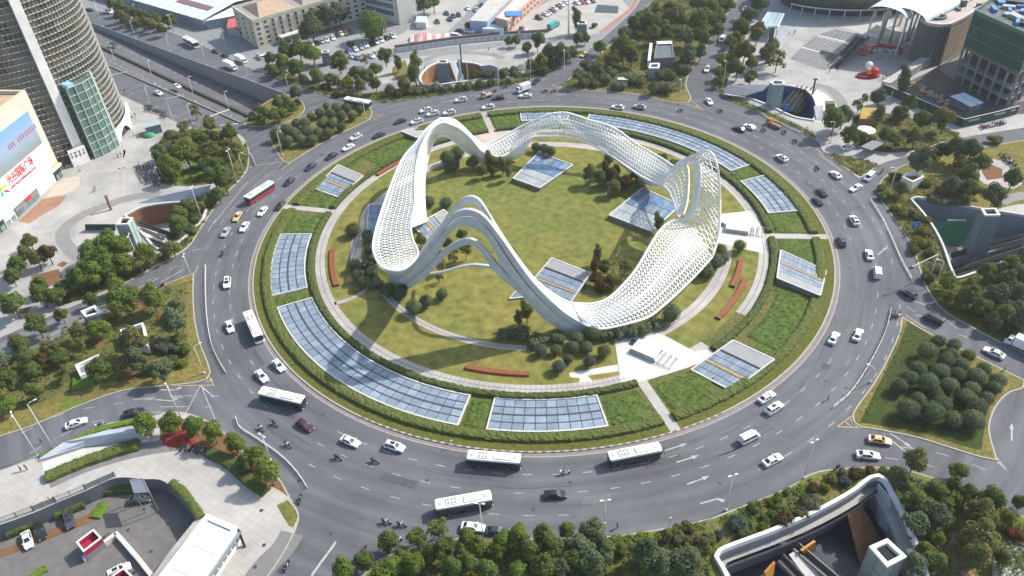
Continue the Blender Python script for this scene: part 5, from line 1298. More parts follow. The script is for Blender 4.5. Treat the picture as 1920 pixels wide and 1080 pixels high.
# tall white mast in the yard
mt=empty('mast',G((1066,70)),0,'tall white mast standing in the northern yard','mast'); b=MB(); b.tube([(0,0,0),(0,0,34)],[.45,.25],8); b.build('pole',WHITE,mt,smooth=True); b=MB(); b.box((0,0,.4),(2,2,.8)); b.build('base',CONC,mt)
# ---------------------------------------------------------------- north east: shopping centre and building site
# dark glass drum
ctr=G((1600,-2)); rx,ry=36,24
t=empty('glass_drum_hall',ctr,0,'dark glass drum hall at the top edge behind the plaza steps','building')
def dp(a,z,k=1): return Vector((rx*k*math.cos(R_(a)),ry*k*math.sin(R_(a)),z))
for lv,(z0,z1,k0,k1) in enumerate(((.1,4,.97,.98),(4,9,.99,1.02),(9,14,1.02,1.04),(14,19,1.04,1.05))):
    for i in range(28):
        a=-185+i*190/28; a1=a+190/28-.4; b=MB(); b.add([dp(a,z0+.1,k0),dp(a1,z0+.1,k0),dp(a1,z1-.2,k1),dp(a,z1-.2,k1)],[(0,1,2,3)]); b.build('glass_panel',mat('drum_glass',(.04,.05,.065),.12,noise=.35,scale=.15,spec=.7) if lv!=1 else mat('drum_glass_brown',(.085,.08,.07),.15,noise=.35,scale=.2,spec=.7),t)
b=MB(); b.grid([[dp(a,z,.95) for z in (0,19)] for a in range(-190,171,6)]); b.build('inner_wall',DMETAL,t)
b=MB(); b.add([dp(a,19.2,1.06) for a in range(0,360,10)],[tuple(range(36))]); b.build('roof',mat('drum_roof',(.42,.50,.52),.5,noise=.1,scale=.2),t)
b=MB()
for a in range(-150,-40,10): b.tube([dp(a,.1,1.12),dp(a,4,1.1)],.25)
b.tube([dp(a,4.2,1.12) for a in range(-150,-39,5)],.35); b.build('porch_frame',STEEL,t)
# vaulted pale canopy roofs on leaning legs
VR=mat('vault_roof',(.50,.62,.65),.5,noise=.06,scale=.2)
def vault(pA,pB,wd,z,lab):
    A=G(pA,z);B=G(pB,z); d=(B-A).normalized(); n=Vector((-d.y,d.x,0)); o=Vector((A.x,A.y,0)); t=empty('vault_canopy',o,0,lab,'canopy'); L=(B-A).length
    k=max(4,int(L/5))
    for i in range(k):
        b=MB(); rows=[]
        for f in (i/k,(i+.96)/k):
            rows.append([d*L*f+n*wd*math.cos(math.pi*j/10)/2+Vector((0,0,z+3.5*math.sin(math.pi*j/10)+0*f)) for j in range(11)])
        b.grid(rows); b.build('roof_segment',VR,t,smooth=False)
    for i in range(3):
        for s in (-1,1):
            b=MB(); top=d*L*(.1+.35*i)+n*wd*.4*s+Vector((0,0,z)); b.tube([top+Vector((-d.x*4,-d.y*4,-z))*1.0+d*0,top],[.5,.35],6); b.build('leg',STEEL,t,smooth=True)
vault((1662,30),(1760,-35),17,17,'left pale blue vaulted canopy roof over the stairs')
vault((1700,33),(1830,-30),16,17,'right pale blue vaulted canopy roof next to the curved building')
for i,(a,c) in enumerate((((1646,86),(1660,22)),((1668,80),(1684,18)),((1685,95),(1702,32)),((1652,70),(1668,12)),((1700,78),(1712,30)))):
    b=MB(); A=G(a,.1); H=16; B=G(c,H); b.tube([A,B],[.55,.4],6); tag(b.build('leaning_column',STEEL,smooth=True),['leftmost leaning steel column under the vaulted canopy','second leaning steel column from the left under the canopy','fourth leaning steel column, nearest the curved building foot','leaning steel column behind the red star','rightmost leaning steel column beside the curved building'][i],'column','leaning columns under the canopies')
# curved corner building with pierced facade
hb=height((1763,122),(1782,47))
C_=[(1727,34),(1733,42),(1745,47),(1764,49),(1782,47),(1826,23),(1862,0),(1830,-20),(1785,0),(1750,16)]
P=[G(p,hb) for p in C_]; c=sum(P,Vector())/len(P); c.z=0; t=empty('curved_building',c,0,'curved corner building with pinkish roof and pierced brick facade','building'); L=[Vector((p.x-c.x,p.y-c.y,0)) for p in P]
S_=smooth_poly([(v.x,v.y) for v in L],4,40)
b=MB(); b.prism(S_,0,hb); b.build('wall',mat('dark_slatted_wall',(.06,.07,.085),.5,noise=.3,scale=.4),t,fix=True)
I_=offset_poly(S_,.6); O_=offset_poly(S_,-.5); n=len(S_)
b=MB(); b.grid([[Vector((*O_[i%n],hb-.3)),Vector((*O_[i%n],hb+.9)),Vector((*I_[i%n],hb+.9)),Vector((*I_[i%n],hb+.05))] for i in range(n+1)]); b.build('parapet',mat('stone_parapet',(.46,.42,.40),.8),t,fix=True)
b=MB(); b.add([Vector((*q,hb+.06)) for q in I_],[tuple(range(n))]); b.build('roof',mat('pinkish_roof',(.40,.33,.31),.9,noise=.16,scale=.25),t,fix=True)
b=MB(); b.tube([Vector((L[0].x+6,L[0].y-1,hb+.1))+Vector((3.4*math.cos(k*.6283),2.2*math.sin(k*.6283),.5)) for k in range(11)],.5); b.build('roof_plant',CONCD,t)
b=MB(); b.box((8,6,hb+1.2),(2,2,2.4)); b.box((14,4,hb+.8),(3,1,1.5)); b.box((4,2,hb+.5),(1.2,3,1)); b.build('roof_unit',CONCD,t)
A,B=L[4],L[5]; d=(B-A); u=d.normalized(); nrm=Vector((u.y,-u.x,0)); nrm=nrm if nrm.y<0 else -nrm
bp=MB(); bn=0
Tm=mat('tan_brick',(.44,.36,.27),.85,noise=.15,scale=.5)
rows_=int(hb/1.3); cols_=int(d.length*1.25/1.6)
me=None; cnt=0
for r in range(rows_):
    for k in range(cols_):
        p=A+u*((k+.5*(r%2))*1.6)+nrm*.3+Vector((0,0,r*1.3+.8))
        if cnt<296:
            if me is None:
                b=MB(); b.box((0,0,0),(1.15,.5,.75),math.atan2(u.y,u.x)); o=b.build('brick',Tm,t); me=o.data
            else: o=link('brick',me,t)
            o.location=p; cnt+=1
        else: bp.box(p,(1.15,.5,.75),math.atan2(u.y,u.x))
if bp.v: o=bp.build('brick_screen',Tm,t); o['kind']='stuff'
for i in range(0,18):
    q0=L[0].lerp(L[3],i/17) ; 
    f=i/17; p=Vector((*O_[int(f*16)%n],0)); b=MB(); b.bar(p,p+Vector((0,0,hb-.4)),.3,.3); b.build('slat',METAL,t)
# building under construction in green netting
HT=27
P=[G(p,HT) for p in ((1826,23),(1935,72),(2010,20),(1900,-30))]; c=sum(P,Vector())/4; c.z=0; t=empty('netted_building',c,0,'building under construction wrapped in green netting on bare concrete columns','building'); L=[Vector((p.x-c.x,p.y-c.y,0)) for p in P]
def zat(p,px):
    lo,hi=0,60
    for _ in range(40):
        m_=(lo+hi)/2
        if proj(Vector((p.x,p.y,m_)))[1]>px: lo=m_
        else: hi=m_
    return lo
zn=zat(P[0],86); zs2=zat(P[0],115)
b=MB(); b.prism([(v.x,v.y) for v in L],zn,HT,cap=False); b.grid([[Vector((v.x*s_,v.y*s_,zn)) for v in L] for s_ in (1.0,.1)],closed=True); b.build('netting',GREEN_NET,t,fix=True)
b=MB()
for k in range(4):
    for z in (zn+.2,zn+(HT-zn)*.33,zn+(HT-zn)*.66,HT-.3): b.bar(Vector((*(L[k]*1.004).xy,z)),Vector((*(L[(k+1)%4]*1.004).xy,z)),.25,.3)
b.build('scaffold_tube',mat('scaffold',(.10,.17,.13),.7),t)
b=MB(); I_=[v*.97 for v in L]; b.grid([[Vector((*L[k%4].xy,HT-.5)),Vector((*L[k%4].xy,HT+1)),Vector((*I_[k%4].xy,HT+1)),Vector((*I_[k%4].xy,HT-.5))] for k in range(5)]); b.build('net_edge',mat('net_edge',(.08,.19,.12),.8),t,fix=True)
b=MB(); b.add([Vector((*v.xy,HT-.6)) for v in I_],[(0,1,2,3)]); b.build('deck',mat('site_deck',(.12,.125,.14),.9,noise=.4,scale=.4),t)
for k in range(30):
    b=MB(); u,v=rnd.uniform(.05,.95),rnd.uniform(.05,.95); p=(I_[0].lerp(I_[1],u)).lerp(I_[3].lerp(I_[2],u),v); b.box(p+Vector((0,0,HT)),(rnd.uniform(2,6),rnd.uniform(1,3),rnd.uniform(.6,1.8)),rnd.random()*3); b.build('material_stack',rnd.choice([MATS['tarp_blue'],CONCD,METAL,MATS['banner_blue'],CONC,DMETAL]),t)
for z in (zs2,zn-.4,zs2*.5):
    b=MB(); b.prism([(v.x*.995,v.y*.995) for v in L],z-.5,z,bottom=True); b.build('floor_slab',mat('site_concrete',(.20,.205,.21),.85,noise=.15,scale=.3),t,fix=True)
b=MB(); b.prism([(v.x*.8,v.y*.8) for v in L],0,zn-.6); b.build('inner_core',DMETAL,t,fix=True)
for e0,e1 in ((0,1),(1,2),(3,0)):
    n_=6
    for k in range(n_):
        p=L[e0].lerp(L[e1],(k+.05)/n_)*.985; b=MB(); b.bar(p+Vector((0,0,-2)),p+Vector((0,0,zn-.6)),.7,.7); b.build('column',MATS['site_concrete'],t)
# building pit, sheds and hoarding
patch('site_ground',[(1668,168),(1716,148),(1760,125),(1816,90),(1960,150),(1960,215),(1906,214),(1803,238)],mat('shaded_site_mud',(.055,.05,.055),.95,col2=(.10,.085,.085),scale=.16,noise=.3,bump=.4),.14,n=1)  # mud colour darkened to carry the shade lying over the building pit
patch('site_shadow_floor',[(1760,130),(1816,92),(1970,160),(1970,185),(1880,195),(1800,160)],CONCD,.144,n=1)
def site_roof(px,z,lab,m):
    P=[G(p,z) for p in px]; c=sum(P,Vector())/4; c.z=0; t=empty('site_cabin',c,0,lab,'cabin'); L=[p-c for p in P]
    for i in range(6):
        f,f1=i/6,(i+.94)/6; a=L[0].lerp(L[1],f);q=L[0].lerp(L[1],f1);e=L[3].lerp(L[2],f1);g=L[3].lerp(L[2],f); b=MB(); b.add([a,q,e,g]+[v-Vector((0,0,.15)) for v in (a,q,e,g)],[(0,1,2,3),(0,4,5,1),(1,5,6,2),(2,6,7,3),(3,7,4,0)]); b.build('roof_sheet',m if i!=3 else MATS['pale_blue_roof'],t,fix=True)
    b=MB(); b.prism([(v.x*.92,v.y*.92) for v in L],0,z-.2); b.build('wall',CONCD,t,fix=True)
site_roof(((1782,180),(1808,173),(1845,192),(1820,200)),3.2,'site cabin with pale blue and white sheet roof in the building pit',mat('sheet_roof',(.55,.62,.68),.4))
b=MB(); q=[G(p,1.5) for p in ((1809,131),(1822,133),(1839,141),(1818,144))]; cc=sum(q,Vector())/4; b.add([v-cc for v in q]+[v-cc-Vector((0,0,.8)) for v in q],[(0,1,2,3),(0,4,5,1),(1,5,6,2),(2,6,7,3),(3,7,4,0)]); o=b.build('tarpaulin_stack',MATS['tarp_blue'],fix=True); o.location=cc; tag(o,'dark blue tarpaulin covered stack under the netted building','tarpaulin')
b=MB()
for k in range(40):
    u=k/40; p=G((1712+u*70+rnd.uniform(-6,6),158+u*38+rnd.uniform(-4,4)),.3); b.box(p,(rnd.uniform(.8,2.4),rnd.uniform(.5,1.4),rnd.uniform(.4,1.2)),rnd.random()*3)
o=b.build('rubble',mat('rubble_tan',(.30,.22,.15),.95,noise=.4,scale=.8)); o['kind']='stuff'
hd=[(1654,172),(1690,188),(1750,214),(1803,239),(1856,227),(1906,214)]; hp=[G(p,.13) for p in hd]
t=empty('site_hoarding',hp[0],0,'dark green hoarding of panels round the building site, with small white lettering','hoarding'); GH=mat('hoarding_green',(.018,.055,.045),.6,noise=.2,scale=.5)
for i in range(len(hp)-1):
    a,c=hp[i]-hp[0],hp[i+1]-hp[0]; n_=max(1,int((c-a).length/3))
    for k in range(n_):
        b=MB(); p=a.lerp(c,(k+.02)/n_);q=a.lerp(c,(k+.98)/n_); b.bar(p+Vector((0,0,1.6)),q+Vector((0,0,1.6)),.12,3.2); b.build('panel',GH,t)
    b=MB(); b.bar(a+Vector((0,0,3.25)),c+Vector((0,0,3.25)),.2,.12); b.build('top_rail',WHITE2,t)
b=MB()
for (i,f0,f1,n_) in ((3,.18,.55,9),(4,.1,.5,6),(4,.72,.86,4)):
    a,c=hp[i]-hp[0],hp[i+1]-hp[0]; nr=Vector(((c-a).y,-(c-a).x,0)).normalized()
    for k in range(n_): p=a.lerp(c,f0+(f1-f0)*k/n_)+nr*.1+Vector((0,0,2.1)); b.bar(p,p+(c-a).normalized()*.7,.06,.8)
b.build('lettering',mat('faded_white',(.32,.40,.42),.7),t)
# terraced steps with seats, escalator pair
def steps(a0,a1,b0,b1,z0,z1,n,lab,m):
    """flight from edge a0-a1 (bottom) up to edge b0-b1"""
    A0,A1=G(a0,z0),G(a1,z0);B0,B1=G(b0,z1),G(b1,z1); o=Vector((A0.x,A0.y,0)); t=empty('flight_of_steps',o,0,lab,'steps')
    for i in range(n):
        f=i/n;f1=(i+1)/n; z=z0+(z1-z0)*(i+1)/n; p=[A0.lerp(B0,f),A1.lerp(B1,f),A1.lerp(B1,f1),A0.lerp(B0,f1)]
        b=MB(); b.prism([(v.x-o.x,v.y-o.y) for v in p],z0-.1,z); b.build('step',m,t,fix=True)
ST=mat('step_stone',(.30,.295,.29),.85,noise=.12,scale=.4)
steps((1481,110),(1546,132),(1502,90),(1575,112),.1,1.8,11,'lowest flight of grey plaza steps left of the escalators',ST)
steps((1502,88),(1578,110),(1530,68),(1603,86),1.8,3.6,11,'middle flight of grey plaza steps left of the escalators',ST)
steps((1532,66),(1606,83),(1570,54),(1632,68),3.6,5.2,9,'upper flight of grey plaza steps below the glass drum',ST)
slab3('step_edge',[(1502,88.5,1.95),(1578,110.5,1.95),(1581,109,1.95),(1505,87,1.95)],.25,WHITE2,'pale edge strip between lowest and middle plaza steps','edge strip')
slab3('step_edge',[(1532,66.5,3.75),(1606,83.5,3.75),(1609,82,3.75),(1535,65,3.75)],.25,WHITE2,'pale edge strip between middle and upper plaza steps','edge strip')
slab3('basement_opening',[(1527,112,.6),(1541,94,2.2),(1571,104,2.2),(1556,123,.6)],.3,DMETAL,'dark basement opening cut into the plaza steps','opening')
for i in range(2): escalator((1556+i*11,128+i*1.5),.1,(1612+i*10,70+i*2),5.2,['left escalator beside the grey plaza steps','right escalator beside the grey plaza steps'][i],wd=2.2)
patch('upper_terrace',[(1540,50),(1600,45),(1665,36),(1690,60),(1640,72),(1590,55)],mat('terrace_paving',(.42,.40,.375),.85,noise=.1,scale=.3),.16,n=2)
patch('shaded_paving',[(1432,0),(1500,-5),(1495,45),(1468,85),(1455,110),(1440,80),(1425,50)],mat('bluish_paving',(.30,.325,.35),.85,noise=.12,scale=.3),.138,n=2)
# glass canopy on posts at the left edge of the plaza
t=empty('glass_canopy',G((1446,50)),0,'pale blue glass canopy on posts left of the plaza steps','canopy'); o=t.location.copy()
q=[G(p,5)-o for p in ((1421,52),(1457,55),(1470,26),(1440,23))]
for i in range(3):
    a=q[0].lerp(q[1],i/3+.01);c=q[0].lerp(q[1],(i+1)/3-.01);e=q[3].lerp(q[2],(i+1)/3-.01);f=q[3].lerp(q[2],i/3+.01); b=MB(); b.add([a,c,e,f]+[v-Vector((0,0,.15)) for v in (a,c,e,f)],[(0,1,2,3),(0,4,5,1),(1,5,6,2),(2,6,7,3),(3,7,4,0)]); b.build('roof_pane',mat('canopy_glass',(.32,.42,.50),.15),t,fix=True)
for i,v in enumerate(q):
    b=MB(); b.bar(Vector((v.x,v.y,0)),v,.3); b.build('post',STEEL,t); b=MB(); b.bar(v,q[(i+1)%4],.35); b.build('beam',WHITE,t)
# red star, gate arch and red stage on the plaza
s=empty('red_star_sculpture',G((1620,104)),0,'orange red star shaped sculpture standing on the shaded plaza','sculpture')
b=MB(); pts=[Vector(((2.6 if k%2==0 else 1.1)*math.sin(k*math.pi/5),0,3+(2.6 if k%2==0 else 1.1)*math.cos(k*math.pi/5))) for k in range(10)]; n=len(pts)
b.add(pts+[Vector((0,-.8,3)),Vector((0,.8,3))],[(k,(k+1)%10,10) for k in range(10)]+[((k+1)%10,k,11) for k in range(10)]); b.build('star',mat('star_red',(.75,.06,.02),.5),s); b=MB(); b.box((0,0,.2),(2.5,1.5,.4)); b.build('plinth',RED,s)
g=empty('red_gate',G((1660,102)),0,'crimson arch gate decorated with white flowers on the shaded plaza','gate'); CR=mat('crimson',(.33,.012,.04),.6)
b=MB(); b.tube([Vector((-6,1,0)),Vector((-5.6,.8,3)),Vector((-3,.4,4)),Vector((0,0,3.4)),Vector((3,-.6,3.0)),Vector((5.4,-1,2.6)),Vector((5.8,-1.2,0))],.7,6); b.build('arch',CR,g)
b=MB()
for k in range(14): b.box((rnd.uniform(-5,5),rnd.uniform(2,4),rnd.uniform(.3,1.2)),(.8,.8,.8),k)
b.build('flower_cluster',WHITE2,g)
s=empty('red_stage',G((1627,144)),0,'round crimson stage with red and gold ornaments in front of the escalators','stage')
b=MB(); b.prism([(4.6*math.cos(k*.5236),2.6*math.sin(k*.5236)) for k in range(12)],0,1.0); b.build('platform',CR,s,fix=True)
for nm,x,y,z,r,m_ in (('ornament',2.2,-.5,2.4,1.5,mat('ornament_red',(.70,.03,.05),.5)),('ornament',-.4,.4,2.6,1.2,mat('ornament_gold',(.55,.32,.10),.5)),('white_figure',.6,2.2,3.8,1.5,WHITE2)):
    b=MB(); rows=[]
    for i in range(7): ph=-math.pi/2+math.pi*i/6; rows.append([Vector((x+r*math.cos(ph)*math.cos(k*.785)*(1+.12*(k%2)),y+r*math.cos(ph)*math.sin(k*.785)*(1+.12*(k%2)),z+r*math.sin(ph))) for k in range(8)])
    b.grid(rows,closed=True); b.bar((x,y,.9),(x,y,z),.5); b.build(nm,m_,s,fix=True)
# slim plaza columns
def slim(px,top,lab,m=DMETAL,w_=.5,head=1.0):
    h=height(px,top); t=empty('plaza_pillar',G(px,.13),0,lab,'pillar'); b=MB(); b.bar((0,0,0),(0,0,h),w_,w_); b.build('shaft',m,t); b=MB(); b.box((0,0,h+.1),(w_+head,w_+.3,.35)); b.build('head',m,t)
slim((1523,178),(1531,149),'dark T shaped pillar beside the silver escalators')
slim((209,393),(197,368),'brown slim pillar on the rim of the brown tiled court',mat('brown_pillar2',(.22,.15,.12),.6),.7,.2)
slim((867,138),(864,85),'tall dark pillar behind the orange court',DMETAL,.5,.2)
slim((1438,118),(1436,52),'thick dark shaded pillar under the glass canopy',mat('pillar_brown',(.09,.08,.075),.7),1.4,2.4)
# shaded building wall panels beside the road
t,L=house('perforated_wedge',[G(p) for p in ((1650,168),(1664,172),(1752,118),(1742,110))],3.4,'low sloping wedge with perforated pale cladding beside the building pit',mat('perforated_cladding',(.33,.32,.31),.7,noise=.35,scale=2.2,contrast=3),mat('perforated_cladding2',(.36,.35,.34),.7,noise=.35,scale=2.2,contrast=3),0,'wall')
# park pavilion in the north wedge
t,L=house('park_pavilion',[G(p) for p in ((1225,128),(1262,126),(1258,97),(1230,98))],4.0,'dark roofed pavilion with white louvres in the north park',CONCD,mat('dark_roof_grey',(.10,.12,.13),.5,noise=.15,scale=.4),.4,'pavilion')
for i in range(6):
    b=MB(); p=L[3].lerp(L[2],(i+.4)/6)+Vector((0,-.8,4.5)); b.box(p,(1.0,3.0,.2)); b.build('louvre',WHITE,t)
b=MB(); b.bar(L[0]+Vector((-2,0,2)),L[3]+Vector((-2,2,2)),1.2,3); b.build('side_wall',WHITE2,t)
house('park_hut',[G(p) for p in ((1157,163),(1176,163),(1176,158),(1158,158))],3.0,'small flat roofed hut on the lawn edge of the north park',CONCD,mat('hut_roof',(.42,.41,.40),.8),0,'hut')
b=MB(); p=G((1640,200),3); 
# stalls between road and hoarding
house('wooden_kiosk',[G(p) for p in ((1608,238),(1642,238),(1640,218),(1612,216))],3.2,'wooden kiosk with yellow lawn roof between trees of the north east plaza',mat('wood_wall',(.30,.16,.07),.8,noise=.2,scale=.8),mat('mustard_roof',(.33,.25,.06),.9,noise=.2,scale=.5),0,'kiosk')
def umbrella(px,r,lab,m,h=2.6):
    t=empty('parasol',G(px,.13),0,lab,'parasol'); b=MB(); b.tube([(0,0,0),(0,0,h+.3)],.06,6); b.build('pole',METAL,t)
    b=MB(); n=8; b.add([Vector((r*math.cos(k*.785),r*math.sin(k*.785),h-.6)) for k in range(n)]+[Vector((0,0,h+.3))],[(k,(k+1)%n,n) for k in range(n)]); b.build('canopy',m,t)
umbrella((1621,253),3.4,'white parasol beside the slip road in the north east',WHITE)
slab3('grey_canopy',[(1613,276,2.6),(1640,262,2.6),(1662,268,2.6),(1634,283,2.6)],.3,mat('canopy_dark',(.17,.175,.18),.6),'dark flat canopy with white edge beside the slip road','canopy')
slab3('canopy_edge',[(1638,261,2.8),(1664,268,2.8),(1666,267,2.8),(1640,259.5,2.8)],.3,WHITE,'white edge of the dark flat canopy','canopy edge')
# kiosk and covered load beside the tower garden
t=empty('garden_kiosk',G((290,248)),0,'blue grey garden kiosk with dark annex between tower and west garden','kiosk')
b=MB(); b.box((0,0,1.7),(5.5,4.0,3.4),R_(25)); b.build('wall',MATS['slate_blue_panel'],t); b=MB(); b.box((0,0,3.5),(6,4.5,.25),R_(25)); b.build('roof',mat('pale_slate',(.30,.36,.38),.6),t)
t=empty('covered_load',G((280,256)),0,'heap under a bright green tarpaulin beside the garden kiosk','tarpaulin'); b=MB(); rows=[]
for i in range(5): ph=math.pi/2*i/4; rows.append([Vector((2.6*math.cos(ph)*math.cos(k*.628),1.9*math.cos(ph)*math.sin(k*.628),1.7*math.sin(ph))) for k in range(10)])
b.grid(rows,closed=True); b.build('cover',mat('tarp_green',(.05,.24,.12),.6,noise=.2,scale=1),t,smooth=True); b=MB(); b.box((-2.6,.8,.6),(2.2,1.6,1.2),.4); b.build('crate',CONCD,t)
# ---------------------------------------------------------------- trees and shrubs
def leafmat(name,c1,c2,ov=.16): return mat(name,c1,.85,col2=c2,scale=.9,noise=.34,objvar=ov,spec=.18,trans=.22 if 'dark' in name or 'grey' in name else .42)
LM={'dark':leafmat('leaf_dark',(0.078, 0.108, 0.048),(0.122, 0.15, 0.078)),'mid':leafmat('leaf_mid',(0.094, 0.14, 0.032),(0.142, 0.184, 0.052)),'bright':leafmat('leaf_bright',(0.112, 0.172, 0.026),(0.168, 0.215, 0.044)),
'olive':leafmat('leaf_olive',(0.128, 0.138, 0.04),(0.178, 0.176, 0.062)),'rust':leafmat('leaf_rust',(.115,.058,.022),(.085,.075,.026)),'yellow':leafmat('leaf_yellow',(.20,.18,.022),(.14,.17,.026)),'grey':leafmat('leaf_grey_green',(.070,.088,.060),(.10,.115,.085)),'pale':leafmat('leaf_pale',(.19,.18,.12),(.10,.11,.05)),'blue':leafmat('leaf_blue',(.10,.135,.13),(.06,.085,.075)),'red':leafmat('leaf_red',(.20,.05,.02),(.13,.06,.02))}
BARK=mat('bark',(.095,.075,.058),.95,noise=.3,scale=3)
tr_=random.Random(11)
def rdir(r):
    z=r.uniform(-1,1);a=r.uniform(0,2*math.pi);q=math.sqrt(1-z*z); return Vector((q*math.cos(a),q*math.sin(a),z))
def leaf(b,p,n,s,r):
    """a bent leaf spray of two faces"""
    t=n.cross(rdir(r)); 
    if t.length<.05: return
    t.normalize(); w=n.cross(t).normalized()
    a=p-t*s*.5; c=p+t*s*.5; d=p+w*s*.42+n*s*.12; e=p-w*s*.42+n*s*.12
    b.add([a,d,c,e],[(0,1,2),(0,2,3)])
def crown_lobes(lobes,nleaf,size,r,core=.84,squash=1.0,jit=.42):
    b=MB()
    tot=sum(l[1]**2 for l in lobes)
    for c,R in lobes:
        c=Vector(c); rows=[]
        for i in range(5):
            ph=-math.pi/2+math.pi*(i+.0)/4; rows.append([c+Vector((math.cos(ph)*math.cos(k*1.0472),math.cos(ph)*math.sin(k*1.0472),math.sin(ph)*squash))*R*core*r.uniform(.8,1.05) for k in range(6)])
        b.grid(rows,closed=True)
        for _ in range(int(nleaf*R*R/tot)):
            d=rdir(r); 
            if d.z<-.55: d.z*=-.5; d.normalize()
            q=R*(.84+.22*r.random()**.7); p=c+Vector((d.x,d.y,d.z*squash))*q
            n=(d+Vector((0,0,.25))+rdir(r)*jit).normalized(); leaf(b,p,n,size*r.uniform(.7,1.3),r)
    return b
PROTO={}
def trunk_mesh(h,r0,r1,branches,r):
    b=MB(); pts=[Vector((0,0,-.1)),Vector((r.uniform(-.03,.03),r.uniform(-.03,.03),h*.5)),Vector((r.uniform(-.06,.06),r.uniform(-.06,.06),h))]; b.tube(pts,[r0,r0*.75,r1],6)
    for q in branches: b.tube([pts[1].lerp(pts[2],r.random()),Vector(q)],[r1*.8,r1*.3],4)
    return b
def make_proto(kind,var):
    r=random.Random(hash((kind,var))%9973 if False else sum(map(ord,kind))*31+var*7)
    # all protos have crown width 1
    if kind=='round':
        lobes=[((0,0,.48),.47)]+[((.10*math.cos(a),.10*math.sin(a),.50+.10*r.uniform(-1,1)),.38) for a in (0.5,2.6,4.7)]
        cb=crown_lobes(lobes,1500,.058,r,.90,jit=.38); tb=trunk_mesh(.35,.05,.04,[],r); zc=.50
    elif kind=='shrub':
        lobes=[((r.uniform(-.24,.24),r.uniform(-.24,.24),.22+.08*r.random()),r.uniform(.2,.3)) for _ in range(6)]
        cb=crown_lobes(lobes,520,.10,r,.86); tb=trunk_mesh(.2,.03,.02,[],r); zc=.28
    elif kind=='tall':
        lobes=[((r.uniform(-.16,.16),r.uniform(-.16,.16),.5+.17*i),.34-.028*abs(i-2.4)*1.6) for i in range(7)]
        cb=crown_lobes(lobes,1000,.10,r,.72); tb=trunk_mesh(1.5,.035,.015,[(.2*math.cos(k),.2*math.sin(k),.6+.18*k) for k in range(5)],r); zc=1.0
    elif kind=='sparse':
        lobes=[((.33*math.cos(k*1.3)*r.uniform(.5,1),.33*math.sin(k*1.3)*r.uniform(.5,1),.75+.34*r.uniform(-1,1)),r.uniform(.13,.2)) for k in range(9)]
        cb=crown_lobes(lobes,520,.10,r,.25); tb=trunk_mesh(.8,.028,.016,[l[0] for l in lobes],r); zc=.75
    else: # broad
        lobes=[((0,0,.78),.30)]+[((.29*math.cos(k*.9+r.random()*.5)*r.uniform(.8,1.1),.29*math.sin(k*.9+r.random()*.5)*r.uniform(.8,1.1),.62+.22*r.uniform(-.8,1)),r.uniform(.17,.25)) for k in range(8)]+[((r.uniform(-.15,.15),r.uniform(-.15,.15),.98),.2)]
        cb=crown_lobes(lobes,1250,.085,r,.80); tb=trunk_mesh(.6,.035,.024,[l[0] for l in lobes[1:7]],r); zc=.68
    return cb,tb,zc
NV={'round':3,'shrub':4,'tall':3,'sparse':3,'broad':5}
ZC={}
def get_proto(kind,var,col):
    k=(kind,var)
    if k not in PROTO:
        cb,tb,zc=make_proto(kind,var); me=[]
        for nm,b in (('crown',cb),('trunk',tb)):
            x=bpy.data.meshes.new(nm); x.from_pydata(b.v,[],b.f); me.append(x)
        PROTO[k]=(me[0],me[1],zc)
    kc=(kind,var,col)
    if kc not in PROTO:
        c=PROTO[k][0].copy(); c.materials.append(LM[col]); t=PROTO[k][1]
        if not t.materials: t.materials.append(BARK)
        PROTO[kc]=(c,t,PROTO[k][2])
    return PROTO[kc]
def pxm(g):
    a=proj(g);b=proj(g+RT); return math.hypot(b[0]-a[0],b[1]-a[1])
KIND={'round':'round tree','shrub':'shrub','tall':'slender tree','sparse':'thin tree','broad':'leafy tree'}
COLW={'dark':'dark green','mid':'green','bright':'bright green','olive':'olive green','rust':'rusty brown','yellow':'yellow green','grey':'grey green','pale':'pale plumed','blue':'bluish grey','red':'reddish'}
ORD=['leftmost','second from left','third from left','fourth from left','fifth from left','sixth from left','seventh from left','eighth from left','ninth from left','tenth from left','eleventh from left','twelfth from left']
ROWN=['back row','second row','third row','fourth row','fifth row','sixth row','seventh row','eighth row']
ALLT=[]
def ordinal_labels(items,place,what):
    """items (x,y,obj): label by rows from far to near and order within the row"""
    n=len(items)
    if n==1: items[0][2]['label']='%s %s'%(what,place); return
    per=max(1,min(9,int(math.ceil(math.sqrt(n*1.8))))); nr=int(math.ceil(n/per)); L=sorted(items,key=lambda t:t[1])
    for r in range(nr):
        row=sorted(L[r*n//nr:(r+1)*n//nr],key=lambda t:t[0])
        for i,it in enumerate(row):
            o=ORD[i] if i<len(row)-1 or len(row)<3 else 'rightmost'
            if nr==1: it[2]['label']='%s %s, %s'%(what,place,o)
            elif len(row)==1: it[2]['label']='%s %s, %s'%(what,place,ROWN[r] if r<nr-1 else 'front row')
            else: it[2]['label']='%s %s, %s in %s'%(what,place,o,ROWN[r] if r<nr-1 else 'front row')
